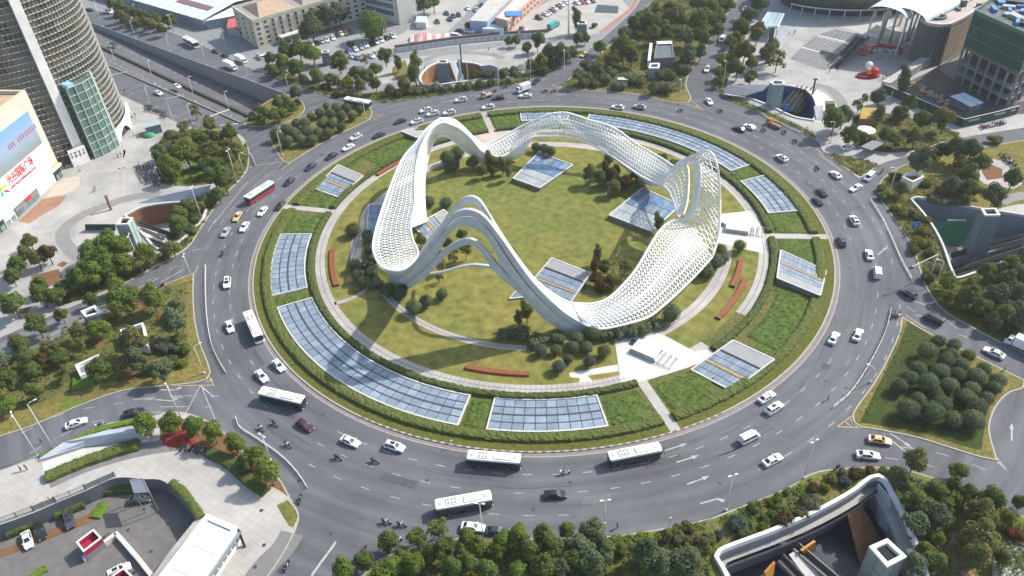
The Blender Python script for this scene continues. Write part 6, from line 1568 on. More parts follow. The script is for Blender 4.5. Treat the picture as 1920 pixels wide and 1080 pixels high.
def grow(place,group,items,reg=None,f=4.0,org=None,z0=.1,dscale=1.0,grp=None):
    """items: 'kind colour x,y,d x,y,d ...' separated by ';' in the measures of one picture region"""
    ox,oy=RG[reg] if reg else org; bykind={}
    for part in items.split(';'):
        w_=part.split()
        if not w_: continue
        kind,colr=w_[0],w_[1]; ks=1.0 if kind=='round' else 1.05
        for q in w_[2:]:
            x,y,d=[float(v) for v in q.split(',')]; px=(ox+x/f,oy+y/f); dp=d/f*dscale*ks
            g=G(px,2); D=dp/pxm(g); zc=ZC_(kind); g=G(px,z0+zc*D); D=dp/pxm(g); g=G(px,z0+zc*D)
            var=tr_.randrange(NV[kind]); cm,tm,_=get_proto(kind,var,colr)
            nm={'round':'round_tree','shrub':'shrub','tall':'slender_tree','sparse':'open_tree','broad':'leafy_tree'}[kind]
            t=empty(nm,(g.x,g.y,z0),tr_.uniform(0,6.28),'x','shrub' if kind=='shrub' else 'tree',group)
            t.scale=(D*tr_.uniform(.92,1.1),D*tr_.uniform(.92,1.1),D*(tr_.uniform(.93,1.08) if kind=='round' else tr_.uniform(.88,1.28))); t.rotation_euler=(tr_.uniform(-.06,.06),tr_.uniform(-.06,.06),t.rotation_euler[2]); link('crown',cm,t); 
            if kind!='shrub': link('trunk',tm,t)
            bykind.setdefault((kind,colr),[]).append((px[0],px[1],t))
    for (kind,colr),L in bykind.items():
        ordinal_labels(L,place,COLW[colr]+' '+KIND[kind])
def ZC_(k): return {'round':.5,'shrub':.28,'tall':1.0,'sparse':.75,'broad':.68}[k]
grow('on the grove island','trees on the grove island','round dark 1200,475,150 1275,400,120 1395,430,115 1385,495,110 1125,600,130 1340,550,130 1450,580,125 1300,625,140 1070,680,130 1425,655,125 990,735,125 1210,715,165 1560,665,155 1365,730,145 1620,605,115 1530,755,125 1720,690,130 1700,745,115 1130,835,125 1490,815,135 1300,865,145 1640,830,120 1055,910,165 1230,930,185 1570,900,155 1390,980,145 1550,990,165;round olive 1170,545,90 1500,505,110 1265,790,100','34')
grow('on the long avenue island','trees on the avenue grove island','round dark 525,795,60 600,810,85 680,810,85 480,845,85 410,870,65 560,855,85 640,870,95 720,870,75 780,825,75 300,925,85 230,970,95 370,920,85 500,925,95 565,930,85 290,1000,95 390,985,100 470,1000,95 540,1000,90 150,1010,110 230,1060,100 340,1050,95 420,1050,90 640,950,80','12')
grow('on the avenue island','trees on the avenue island','broad mid 20,830,80 80,850,90 130,880,90 170,780,90 190,850,90 260,800,90 40,900,70;broad dark 220,760,80 290,710,90 310,770,70 -20,880,80','12')
grow('beside the west arch','bushes round the sculpture','round olive 725,640,118;round dark 840,690,105 740,905,115 760,990,110 810,1035,115 850,800,85 1420,440,105 1295,430,95 1430,105,115 1510,70,115 1480,165,95 1440,190,70;shrub grey 880,930,65 900,1005,60 840,860,70 920,1040,60 890,870,70;shrub dark 830,900,100 870,970,110 900,1045,110 860,780,90','22')
grow('at the north foot','trees on the island lawn','broad olive 1620,130,95 1700,210,85 1780,200,75;tall olive 1745,120,80 1850,150,85 1890,200,80','22')
grow('under the south arch','trees on the island lawn','broad olive 1230,720,110 1440,750,85 1550,680,85;sparse olive 1480,835,95 1570,800,110 1390,915,90 1375,1000,70','22')
grow('below the west foot','bushes round the sculpture','round dark 1180,150,125 1275,100,112 1395,45,98 1085,30,120 990,20,110','32')
grow('left of the bright square','bushes round the sculpture','round grey 220,465,105 420,535,90 350,590,112 580,550,102;round dark 330,465,92 460,440,95 560,445,105;round olive 690,475,112','33')
grow('below the south foot','bushes round the sculpture','shrub dark 60,340,160 200,385,160 340,375,130 -40,350,140 700,355,120 800,340,120 900,330,120 1000,315,120 1090,260,130;round dark 600,345,130 1190,195,155 480,380,110;tall mid 110,175,110 50,215,90','33')
grow('on the northern lawn','trees on the island lawn','broad olive 585,235,110 680,255,110 760,320,115 930,240,95;broad rust 740,240,120 850,290,105;tall olive 700,180,80 780,190,80;round dark 730,108,95 240,35,85 290,55,85 180,25,80','23')
grow('beside the low east slope','trees on the island lawn','tall olive 645,840,90 1100,600,85;tall rust 620,920,90;broad olive 690,915,105 760,1010,120;sparse olive 845,910,105;broad rust 640,1005,105;shrub rust 700,1060,140','23')
grow('at the east foot','bushes round the sculpture','round dark 1520,880,125 1440,930,115;round mid 1570,800,105 1710,765,105;shrub dark 1450,960,150 1560,860,130;shrub olive 1130,100,90 1220,150,80','23')
grow('beside the pale west shaft','trees on the west plaza','broad bright 800,740,200 680,800,185 900,770,170 760,870,195 920,880,195 1090,850,150 700,970,185 830,940,155 580,1030,165 470,1065,135 300,1065,125 860,1060,135 640,900,150','21')
grow('at the west plaza edge','trees on the west plaza','broad olive 215,725,125 280,870,125 200,840,120;broad mid 120,910,145 90,1000,120;broad rust 360,830,135','21')
grow('along the west plaza kerb','shrubs along the west plaza kerb','broad mid 1340,620,145 1350,540,130 1400,470,115 1680,280,165 1600,240,150 1630,370,120;sparse olive 1280,755,150 1240,790,110;shrub mid 1480,480,110 1560,420,115 1420,640,95 1710,180,130 1300,690,120 1460,560,120;shrub bright 1220,860,65 1450,650,80;shrub rust 1500,420,110 1540,460,90','21')
grow('in the west garden','trees of the west garden','broad dark 1190,60,125 1250,40,110;broad bright 1300,190,150 1400,60,200 1260,130,135 1330,100,120;broad olive 1600,60,145 1760,40,125 1700,100,120;broad rust 1500,100,125;broad mid 1560,160,130 1620,150,130','21')
grow('behind the west garden','trees of the west garden','broad olive 1280,1010,110 1570,920,105 1620,1020,110;sparse olive 1370,940,100 1460,830,90;broad mid 1720,1000,115 1500,1040,110','11')
grow('on the west green wedge','trees on the west green wedge','broad mid 100,130,185 310,60,155 420,50,135 680,90,105 280,290,165 180,520,155 240,630,125 740,620,155 60,700,145 260,770,135 130,400,155 440,510,135;broad dark 1320,130,145 1300,270,185 1200,620,165 1020,540,185 20,560,140;broad olive 460,210,105 1010,410,195 360,440,125 590,330,120;broad bright 1140,80,175 740,300,155 60,870,135 920,70,240;sparse olive 590,430,120 470,620,130;broad rust 320,560,115;shrub grey 1190,430,120 1270,450,120 1290,540,120;shrub mid 1370,460,130 1330,390,110 1120,610,120 1250,580,130;shrub yellow 1350,560,100','31')
grow('on the lower left corner','street trees of the lower left corner','broad bright 200,70,155 360,60,140 520,60,140 650,120,140 790,190,130 930,265,155 1030,390,170;broad mid 870,320,120','', 3.6,(220,780))
grow('along the southern kerb','trees of the south verge','broad mid 990,830,145 820,970,150 1420,890,155 1580,960,155 1740,1045,140 1300,920,135 1100,930,120 1480,1030,140;broad bright 660,1045,160 980,1025,185 1180,1000,165 1580,780,135 1660,870,145 1850,820,155 1790,900,120;sparse bright 1200,790,150 1360,720,150','42',dscale=1.12)
grow('of the south verge','trees of the south verge','broad bright 50,780,155 410,740,125 40,1040,155;broad mid 240,780,155 300,880,165 130,900,165 220,1020,175 440,965,155 820,880,90;broad dark 600,730,180 520,850,185 590,950,195 680,850,140 1000,930,210 1130,985,210 1300,960,230 700,930,130 350,1010,150;broad olive 1160,780,85 1420,850,160;shrub olive 1320,720,115 1240,745,110 1470,790,110 900,1030,160;shrub blue 1680,685,135 1560,770,80;shrub mid 1830,560,115 1750,760,100 1900,640,90;shrub yellow 1880,720,80;shrub pale 1270,800,120','43',dscale=1.08)
grow('above the lower right court','shrubs above the lower right court','shrub mid 70,500,100 150,440,80 20,620,90 280,500,100 100,580,110;shrub yellow 430,420,85 20,530,70;shrub rust 120,660,145 340,425,110 760,295,90 660,310,120;shrub blue 570,380,100;shrub pale 340,535,150 280,580,100;shrub olive 870,300,90 250,620,110 480,350,100 560,300,90','44')
grow('beside the lower right court','trees right of the lower right court','broad dark 1000,340,185 1250,620,205 1100,690,185 1100,1000,185;broad olive 1100,220,180 1600,640,225 1600,800,265 1560,930,205 1770,930,145;broad mid 1430,280,145 1670,510,185 1270,430,155 1130,520,195 1330,560,135 1180,870,135 1250,950,155 1900,530,110 1500,470,145 1400,400,120;broad bright 1280,780,110 1050,430,130;broad yellow 1800,650,125;shrub red 1860,770,130','44')
grow('on the east green','trees of the east green','broad dark 1140,130,175 1310,40,125 1420,50,155 1380,310,140 1700,400,185;broad mid 1210,70,115 1520,60,155 1600,150,135 1500,260,155 1520,320,175 1840,270,135 1540,140,110;broad olive 1000,330,110 1450,150,110 1300,350,100;shrub mid 850,330,90 870,390,90 950,240,95 1190,290,90;shrub yellow 1010,520,105 1160,660,90 1130,735,115 960,480,80;shrub olive 1100,530,100 1180,560,90 1100,790,90 1200,740,90 1220,820,100 1190,660,80;shrub dark 1240,400,130 1320,420,120 1450,430,120','24')
grow('below the east court','trees of the east green','broad mid 1640,960,135 1780,1030,155 1740,940,120;broad bright 1340,1035,125 1830,900,145;broad dark 1900,880,140 1885,1000,140;shrub olive 1200,1000,110 1270,950,100','24')
grow('right of the slip road','trees of the east green','broad yellow 1350,60,115;broad mid 1520,50,165 1610,140,145 1770,200,155 1450,115,115;broad dark 1720,60,165 1860,60,155 1850,150,130 1900,260,150 1700,250,120;shrub red 1640,240,90;shrub mid 1560,170,110 1800,290,110 1880,340,110','34')
grow('in the north park','trees of the north park','broad mid 1000,110,125 960,160,115 1080,90,125 1180,60,115 1030,180,125 1130,190,125 920,190,115 1060,260,115 1160,250,115 1470,130,155 1540,150,125 1500,70,125 1600,30,135 1400,30,145 1550,230,95 1420,290,125;round dark 840,245,112;broad bright 1280,150,105 1400,165,135 665,340,105 840,365,185;broad dark 1310,280,115 1340,370,135 1410,390,105 1320,440,105 640,530,95 500,570,115 1060,650,95 1240,90,110;broad olive 1200,130,125 760,440,125 900,430,110 1100,140,110;shrub dark 560,490,120 700,600,110 800,640,115 880,600,110 1100,560,110 580,580,120 740,540,110 1290,520,120;shrub pale 1160,660,140 540,615,110;shrub olive 960,600,115 1180,560,110 620,620,100 1060,470,90','13')
grow('along the northern road','street trees of the northern road','broad dark 1840,40,135 1790,110,125 1790,560,115 1880,0,120;broad mid 1720,220,125 1680,290,95 1640,330,105;broad bright 1570,450,95 1560,540,95 1555,600,85;broad olive 1740,400,135 1690,520,125 1840,260,130 1660,440,100 1800,480,100','13')
grow('around the cream office block','trees of the northern yard','round mid 870,190,235;broad dark 440,130,145 410,205,175 620,100,155 540,130,145 640,40,110 380,250,110;shrub olive 710,330,65','12')
grow('in the northern garden','trees of the northern garden','broad mid 620,450,155 230,390,125 110,440,95 310,510,125 740,540,115 970,430,105 830,570,115 890,510,105;broad bright 320,370,155 420,390,145 200,470,115 130,520,95 440,540,105 560,590,85;tall mid 1055,460,85 1200,450,105 1190,530,125;sparse olive 810,440,75;broad yellow 680,620,105;broad olive 780,640,95 900,640,95 1000,660,85 1110,630,95 470,600,95 360,610,85 600,610,80;shrub dark 1350,650,95 1430,660,95 1520,650,85 1210,680,90 1280,670,90;shrub rust 1640,560,95 1060,700,90 1120,690,80;shrub olive 1700,560,85 1760,550,85 520,640,80 640,690,90;shrub mid 1850,540,105 1590,640,90 1680,630,90 1760,620,90','12')
grow('on the northern forecourt','trees of the northern forecourt','broad dark 20,540,105 360,400,135 280,400,115;broad mid 190,320,105 440,385,100 490,290,95 545,285,75 110,350,85;broad yellow 220,470,95;tall dark 480,150,95;broad olive 25,300,75 150,490,90;shrub mid 620,190,55 300,470,110 230,530,90','13')
grow('behind the northern yard','trees of the northern yard','broad dark 1250,30,135 1330,20,115;broad mid 1590,190,55 1895,310,65','12')
grow('along the long metal shed','street trees of the avenue','broad mid 390,90,125 480,130,135 560,165,125 640,170,145 740,190,115 800,210,125 920,240,125 980,235,100 300,50,110;broad olive 370,185,110 450,215,120 560,240,120 660,265,120 760,290,110 860,335,110',None,6.0,(160,0))
grow('on the north east plaza','trees of the north east plaza','broad dark 830,720,115 560,885,135;tall dark 840,840,105 1000,620,120;broad mid 500,900,185 1000,830,120 1160,890,135 1060,790,115 620,1000,145 880,1010,115 950,1045,115;sparse olive 20,400,130 70,440,140 690,760,120;broad olive 1320,910,145 1100,1040,115 720,1020,100;shrub mid 1510,1070,90 1700,1040,110 760,1060,110','14')
grow('left of the blue court','street trees of the northern road','shrub dark 40,330,120 -20,400,110;shrub mid 60,120,80','14')
# ---- undergrowth: loose low planting as masses
def undergrowth(px,cols,dens=1.4,h=(.3,1.1),size=(.25,.6),z0=.13,holes=(),seed=0):
    P=gp(px) if not isinstance(px[0],Vector) else px; xs=[p[0] for p in P];ys=[p[1] for p in P]; H=[PITS[k][0] for k in holes]; r=random.Random(seed)
    A=(max(xs)-min(xs))*(max(ys)-min(ys)); bs=[MB() for _ in cols]; n=int(A*dens)
    for _ in range(n):
        x=r.uniform(min(xs),max(xs));y=r.uniform(min(ys),max(ys))
        if not inside((x,y),P) or any(inside((x,y),k) for k in H): continue
        v=noise3(x*.12,y*.12,seed)
        if v<-.38: continue
        ci=int((noise3(x*.10+9,y*.10,seed+5)*.9+.5+r.uniform(-.2,.2))*len(cols)); ci=max(0,min(len(cols)-1,ci)); b=bs[ci]; hh=r.uniform(*h)*(.6+.7*max(0,v+.3)); s=r.uniform(*size)
        for k in range(5):
            d=rdir(r); d.z=abs(d.z); leaf(b,Vector((x,y,z0))+Vector((d.x*s*1.2,d.y*s*1.2,hh*(.25+.75*r.random()))),(d*.6+Vector((0,0,1.0))).normalized(),s*r.uniform(.8,1.4),r)
    V_,F_=sheet_mesh(smooth_poly([tuple(q) for q in P],3),H,z0+.002+seed*.0001); bb=MB(); bb.add(V_,F_); bb.build('planting_soil',BED)['kind']='structure'
    for b,c in zip(bs,cols):
        if b.v: o=b.build('undergrowth',LM[c]); o['kind']='stuff'
undergrowth([(462,262),(467,297),(458,325),(410,377),(372,432),(350,464),(300,493),(235,530),(160,560),(110,575),(95,555),(150,520),(210,490),(290,480),(330,465),(356,438),(385,410),(392,384),(420,350),(440,310)],['mid','bright','olive','mid','rust'],1.6,holes=('W',),seed=1)
undergrowth([(290,285),(310,250),(400,235),(440,250),(455,280),(430,330),(395,345),(350,350),(300,345)],['mid','bright','bright','olive','rust'],1.1,seed=2)
undergrowth([(200,560),(300,540),(350,530),(350,600),(352,690),(300,705),(200,720),(120,740),(30,770),(0,720),(0,690),(80,640)],['olive','bright','mid','olive'],.5,seed=3)
undergrowth([(700,1065),(745,1045),(830,1022),(1000,1014),(1130,1012),(1200,1000),(1265,992),(1340,975),(1435,938),(1500,910),(1560,886),(1625,882),(1590,925),(1520,962),(1440,1000),(1370,1025),(1335,1045),(1340,1100),(700,1130)],['mid','bright','olive','bright','yellow'],1.6,(.3,1.0),seed=4,holes=('SE',))
undergrowth([(1660,885),(1730,900),(1800,922),(1870,955),(1930,985),(1960,1080),(1740,1090),(1720,1040),(1690,965),(1668,905)],['mid','bright','dark','olive'],1.7,(.4,1.3),seed=5,holes=('SE',))
undergrowth([(1650,350),(1690,330),(1800,330),(1835,380),(1710,372),(1735,410),(1760,460),(1785,515),(1740,535),(1715,470),(1690,430),(1665,392),(1648,366)],['mid','olive','yellow','dark'],1.4,seed=6,holes=('E',))
undergrowth([(1740,538),(1790,528),(1860,505),(1940,480),(1940,660),(1905,650),(1850,625),(1800,597),(1765,572)],['dark','mid','bright','olive'],1.6,(.4,1.4),seed=7,holes=('E',))
undergrowth([(1050,160),(1085,138),(1110,120),(1160,75),(1230,-5),(1370,0),(1340,55),(1310,100),(1287,140),(1282,170),(1240,180),(1180,172),(1120,165)],['mid','dark','olive','bright'],1.1,(.4,1.3),seed=8)
undergrowth([(497,138),(560,162),(640,188),(717,193),(805,182),(870,171),(950,160),(930,150),(890,158),(815,166),(780,160),(700,175),(640,170),(560,145),(500,118)],['mid','olive','bright','rust'],1.6,(.3,1.0),seed=9)
undergrowth([(955,160),(995,150),(1058,116),(1095,98),(1060,95),(1000,110),(960,130),(930,152)],['mid','dark','olive'],1.4,(.3,1.0),seed=10)
undergrowth([(1345,140),(1350,175),(1372,190),(1440,220),(1500,247),(1530,262),(1524,250),(1490,232),(1440,210),(1380,183),(1358,172),(1365,150),(1400,60),(1395,45)],['dark','mid','bright'],1.7,(.6,1.4),seed=11)
undergrowth([(1545,286),(1590,318),(1612,332),(1650,309),(1620,300),(1580,292)],['olive','mid','rust'],1.0,(.3,.9),seed=12)
undergrowth([(1700,600),(1745,630),(1760,650),(1690,700),(1650,745),(1630,790),(1610,795),(1650,720),(1680,640)],['mid','dark'],.5,(.1,.25),(.15,.35),seed=13)
undergrowth([(1600,215),(1640,210),(1720,225),(1800,250),(1790,262),(1700,285),(1650,285),(1600,270)],['mid','olive','rust'],.7,(.3,.9),seed=14)
# planting carpets with an edge of their own
patch('green_carpet',[(1703,605),(1742,628),(1748,640),(1790,680),(1870,705),(1885,715),(1850,770),(1840,845),(1800,836),(1730,812),(1640,797),(1612,793),(1640,735),(1680,660)],mat('grove_cover',(.038,.056,.014),.95,col2=(.056,.072,.019),scale=.3,noise=.35,bump=.5,bscale=4,spec=.1),.1375,n=1)
patch('bright_lawn',[(1145,1009),(1210,1000),(1245,996),(1240,1015),(1200,1030),(1165,1035),(1145,1025)],BRIGHTG,.137)
patch('bright_lawn',[(135,725),(150,708),(182,704),(178,720),(150,735)],BRIGHTG,.137)
patch('bright_lawn',[(112,765),(125,748),(135,740),(130,758),(155,750),(158,753),(118,768)],BRIGHTG,.137,n=1)
lump_hedge('hedge',[G((138,722),.1).xy,G((180,712),.1).xy],5,.9,BRIGHTG,'bright green clipped hedge block beside the white vent box',.1)
for px in ([(190,590),(205,560),(280,545),(290,560),(240,585)],[(230,690),(265,705),(255,718),(228,712)],[(295,580),(310,590),(300,612),(290,610)],[(190,640),(198,648),(192,655),(180,650)],[(35,580),(60,575),(50,588),(35,590)]): patch('soil_patch',px,SOIL,.136)
patch('street_strip',[(0,645),(60,615),(120,592),(190,565),(200,556),(215,580),(130,625),(60,655),(0,672)],mat('slate_path',(.155,.16,.17),.85,noise=.1,scale=.3),.14,n=2)
for px in ([(58,518),(110,505),(118,520),(90,540),(65,545)],[(106,498),(118,490),(128,494),(118,502)]): patch('soil_patch',px,SOIL,.138)
patch('garden_lawn',[(300,330),(310,312),(345,300),(380,285),(400,300),(372,335),(330,350)],BRIGHTG,.137)
patch('garden_path_bed',[(330,315),(345,305),(362,308),(350,318)],PAVEG,.141)
patch('wood_bed',[(1840,318),(1855,308),(1880,318),(1878,335),(1850,338)],SOIL,.139)
patch('pale_paving',[(1830,300),(1860,298),(1900,310),(1920,340),(1900,355),(1845,345),(1820,320)],PAVE,.137,n=2)
patch('pale_paving',[(1872,392),(1900,385),(1940,380),(1940,412),(1880,404)],PAVE2,.138,('E',),n=1)
patch('pale_paving',[(1775,1010),(1800,985),(1812,1000),(1808,1040),(1830,1085),(1790,1085)],TERRA,.137)
patch('pale_paving',[(1865,1040),(1900,1020),(1940,1010),(1940,1090),(1860,1090)],PAVE,.139,n=2)
patch('court_lawn',[(735,130),(760,112),(770,150),(750,160)],DRYG,.14)
# ---------------------------------------------------------------- vehicles
TYRE=mat('tyre',(.02,.02,.021),.8); RIM=mat('wheel_rim',(.40,.41,.42),.35,metal=.7); LAMPG=mat('headlight_glass',(.62,.64,.66),.12,spec=.8); TAIL=mat('tail_light',(.30,.012,.012),.25)
CARGL=mat('car_glass',(.022,.027,.033),.05,spec=.8); PLATE=mat('number_plate_blue',(.03,.08,.28),.5); TRIM=mat('black_trim',(.03,.03,.032),.5)
PAINT={'white':pnt('paint_white',(.70,.71,.72)),'black':pnt('paint_black',(.018,.019,.022)),'silver':pnt('paint_silver',(.36,.37,.38)),'maroon':pnt('paint_maroon',(.075,.022,.035)),'dark grey':pnt('paint_dark_grey',(.055,.06,.068)),'dark blue':pnt('paint_dark_blue',(.020,.030,.055)),'dark teal':pnt('paint_teal',(.018,.05,.055)),'yellow':pnt('paint_yellow',(.60,.42,.17)),'orange':pnt('paint_orange',(.62,.20,.03)),'red':pnt('paint_red',(.36,.03,.03)),'blue':pnt('paint_blue',(.05,.09,.22)),'beige':pnt('paint_beige',(.46,.38,.30))}
def wheel_mesh(r=.32,w=.22):
    b=MB(); n=12
    for y in (-w/2,w/2): pass
    b.add([(r*math.cos(2*math.pi*k/n),-w/2,r*math.sin(2*math.pi*k/n)) for k in range(n)]+[(r*math.cos(2*math.pi*k/n),w/2,r*math.sin(2*math.pi*k/n)) for k in range(n)],[(k,(k+1)%n,n+(k+1)%n,n+k) for k in range(n)]+[tuple(range(n)),tuple(reversed(range(n,2*n)))])
    return b
def rim_mesh(r,w):
    b=MB(); n=10
    for s in (-1,1): b.add([(r*.62*math.cos(2*math.pi*k/n),s*(w/2+.012),r*.62*math.sin(2*math.pi*k/n)) for k in range(n)],[tuple(range(n))])
    return b
WM_={}
def add_wheels(t,xs,ys,r=.32,w=.22):
    if (r,w) not in WM_:
        a=wheel_mesh(r,w).build('wheel',TYRE); a2=rim_mesh(r,w).build('rim',RIM); WM_[(r,w)]=(a.data,a2.data); bpy.data.objects.remove(a); bpy.data.objects.remove(a2)
    for x in xs:
        for y in ys:
            o=link('wheel',WM_[(r,w)][0],t); o.location=(x,y,r); q=link('rim',WM_[(r,w)][1],o)
def loft_body(st):
    """stations: (x, half width, z bottom, z shoulder, half width at roof, z roof)"""
    rows=[]
    for x,hw,zb,zs,rw,zr in st:
        hwb=hw*.94; rows.append([Vector(p) for p in ((x,-hwb,zb),(x,-hw,zb+.18),(x,-hw,zs-.08),(x,-hw*.96,zs),(x,-rw,zr-.05 if zr>zs+.1 else zs+.005),(x,-rw*.82,zr if zr>zs+.1 else zs+.02),(x,rw*.82,zr if zr>zs+.1 else zs+.02),(x,rw,zr-.05 if zr>zs+.1 else zs+.005),(x,hw*.96,zs),(x,hw,zs-.08),(x,hw,zb+.18),(x,hwb,zb))])
    b=MB(); b.grid(rows,closed=True); b.add(rows[0],[tuple(range(12))]); b.add(rows[-1],[tuple(reversed(range(12)))]); return b
def quad(b,ps,off=.012):
    ps=[Vector(p) for p in ps]; n=(ps[1]-ps[0]).cross(ps[2]-ps[0]).normalized(); c=sum(ps,Vector())/4
    if n.dot(c-Vector((c.x*.6,0,.7)))<0: n=-n
    b.add([p+n*off for p in ps],[(0,1,2,3)])
CARS={}
def car_proto(kind,colr):
    if (kind,colr) in CARS: return CARS[(kind,colr)],False
    if kind in('sedan','taxi'):
        L,hw=4.7,.91; fx,rx=1.05,-2.0   # cowl and tail of the cabin
        c0,c1,c2,c3=.95,.15,-1.15,-1.85; zs,zr=.93,1.46
        st=[(-2.35,.76,.34,.86,.70,.86),(-2.25,.86,.25,.95,.78,.95),(-1.86,hw,.22,.99,.76,.99),(-1.15,hw,.22,.96,.60,zr-.03),(-.5,hw,.22,.95,.63,zr),(.15,hw,.22,.93,.61,zr-.02),(.95,hw,.22,.93,.74,.93),(1.75,.89,.22,.82,.74,.84),(2.2,.80,.25,.70,.62,.72),(2.36,.66,.34,.60,.52,.60)]
    elif kind=='suv':
        hw=.95; c0,c1,c2,c3=1.0,.35,-1.75,-2.15; zs,zr=1.08,1.72
        st=[(-2.36,.80,.36,1.0,.70,1.0),(-2.2,.90,.28,1.10,.72,1.12),(-2.1,hw,.26,1.10,.70,1.25),(-1.75,hw,.26,1.10,.68,zr-.04),(-.6,hw,.26,1.09,.70,zr),(.35,hw,.26,1.08,.68,zr-.03),(1.0,hw,.26,1.07,.78,1.07),(1.8,.92,.26,.98,.78,1.0),(2.2,.84,.30,.86,.66,.88),(2.34,.72,.38,.74,.58,.74)]
    else: # van
        hw=.96; c0,c1,c2,c3=1.75,1.05,-2.2,-2.36; zs,zr=1.12,1.92
        st=[(-2.42,.84,.36,1.1,.76,1.7),(-2.36,.93,.30,1.12,.80,1.86),(-2.2,hw,.28,1.12,.82,zr),(0,hw,.28,1.12,.82,zr),(1.05,hw,.28,1.12,.80,zr-.04),(1.75,hw,.28,1.10,.82,1.12),(2.2,.90,.30,.92,.74,.94),(2.38,.80,.38,.74,.64,.74)]
    pc=PAINT[colr]
    t=empty('%s'%{'sedan':'saloon_car','taxi':'taxi','suv':'suv_car','van':'van'}[kind],(0,0,0))
    loft_body(st).build('body',pc,t)
    S={s[0]:s for s in st}
    def zroof(x): return S[x][5]
    def rwid(x): return S[x][4]
    # windscreen and rear window lie on the sloping loft faces between stations
    for nm,xa,xb in (('windscreen',c0,c1),('rear_window',c3 if c3 in S else st[2][0],c2)):
        a=S.get(xa) or st[2]; d=S[xb]; b=MB(); za=a[3]+.03 if a[5]<=a[3]+.1 else a[5]
        ya=a[4]*.80; yb=d[4]*.80; quad(b,[(a[0],-ya,(a[3]+.02) if a[5]<=a[3]+.1 else a[5]),(a[0],ya,(a[3]+.02) if a[5]<=a[3]+.1 else a[5]),(d[0],yb,d[5]),(d[0],-yb,d[5])],.02)
        for v in range(len(b.v)): b.v[v]=tuple(b.v[v])
        # keep a painted frame
        ps=[Vector(v) for v in b.v]; c=sum(ps,Vector())/4; ps=[c+(p-c)*.93 for p in ps]; b.v=[tuple(p) for p in ps]; b.build(nm,CARGL,t)
    mids=[s for s in st if s[5]>s[3]+.2]
    for sgn in (-1,1):
        lo=[];hi=[]
        x0=c3+.12 if kind!='van' else c2; x1=c0-.12
        xs=sorted([s[0] for s in mids]+[x0,x1])
        for x in xs:
            # interpolate stations
            for i in range(len(st)-1):
                if st[i][0]<=x<=st[i+1][0]:
                    k=(x-st[i][0])/(st[i+1][0]-st[i][0]); q=[st[i][j]*(1-k)+st[i+1][j]*k for j in range(6)]; break
            zt=max(q[5]-.09,q[3]+.02); f=.14; zl=q[3]+.02
            yl=q[1]*.96; yt=q[4]; fr=lambda z:(yl+(yt-yl)*min(1,max(0,(z-q[3])/max(zt+.04-q[3],.05))))
            lo.append(Vector((x,sgn*(fr(zl)+.018),zl+.03))); hi.append(Vector((x,sgn*(fr(zt)+.018),zt)))
        b=MB(); b.grid([[p,q] for p,q in zip(lo,hi)]); b.build('side_window',CARGL,t)
    b=MB(); xm=(c1+c2)/2-.1
    for sgn in (-1,1): b.bar((xm,sgn*(S[st[4][0]][1]*.96+.01),st[4][3]),(xm,sgn*(st[4][4]+.03),st[4][5]-.06),.10,.05)
    b.build('pillar',pc if colr!='white' else PAINT['white'],t)
    fxx=st[-1][0]; rxx=st[0][0]
    for sgn in (-1,1):
        b=MB(); b.box((fxx-.12,sgn*st[-1][1]*.92,st[-1][3]-.02),(.22,.26,.14)); b.build('headlight',LAMPG,t)
        b=MB(); b.box((rxx+.08,sgn*st[0][1]*.86,st[0][3]-.08),(.14,.30,.16)); b.build('tail_light',TAIL,t)
        b=MB(); b.box((c0-.12,sgn*(hw+.08),zs+.06),(.14,.18,.12)); b.build('wing_mirror',pc,t)
    b=MB(); b.box((fxx+.005,0,.45),(.03,.44,.12)); b.build('number_plate',PLATE,t)
    b=MB(); b.box((rxx-.005,0,.62),(.03,.44,.12)); b.build('number_plate',PLATE,t)
    b=MB(); b.box((fxx-.02,0,.55),(.06,.8,.16)); b.build('grille',TRIM,t)
    if kind=='suv':
        for sgn in (-1,1): b=MB(); b.bar((-1.6,sgn*.62,zr+.04),(.2,sgn*.62,zr+.04),.05,.05); b.build('roof_rail',TRIM,t)
        b=MB(); b.add([(-.9,-.38,zr+.012),(.1,-.38,zr+.0),(.1,.38,zr+.0),(-.9,.38,zr+.012)],[(0,1,2,3)]); b.build('sunroof',CARGL,t)
    if kind=='taxi':
        b=MB(); b.box((-.2,0,1.53),(.25,.6,.13)); b.build('roof_sign',PAINT['white'],t)
        b=MB()
        for sgn in (-1,1): b.box((-.2,sgn*(hw+.004),.42),(3.2,.012,.26))
        b.build('side_stripe',PAINT['maroon'],t)
        for (x0_,x1_) in ((-2.2,-1.9),): 
            b=MB(); b.add([(-2.22,-.6,.985),(-1.9,-.7,1.005),(-1.9,.7,1.005),(-2.22,.6,.985)],[(0,1,2,3)]); b.build('boot_panel',PAINT['white'],t)
    wb=1.38
    add_wheels(t,(-wb,wb),(-hw+.10,hw-.10),.33 if kind!='suv' else .36,.22)
    CARS[(kind,colr)]=t; return t,True
WORD={'sedan':'saloon car','suv':'estate car','taxi':'taxi','van':'van'}
def heading_at(g,to=None):
    if to is None: return math.atan2(g.x,-g.y)      # anticlockwise round the island
    return to
def tang(g): a=math.atan2(g.y,g.x); return a+math.pi/2
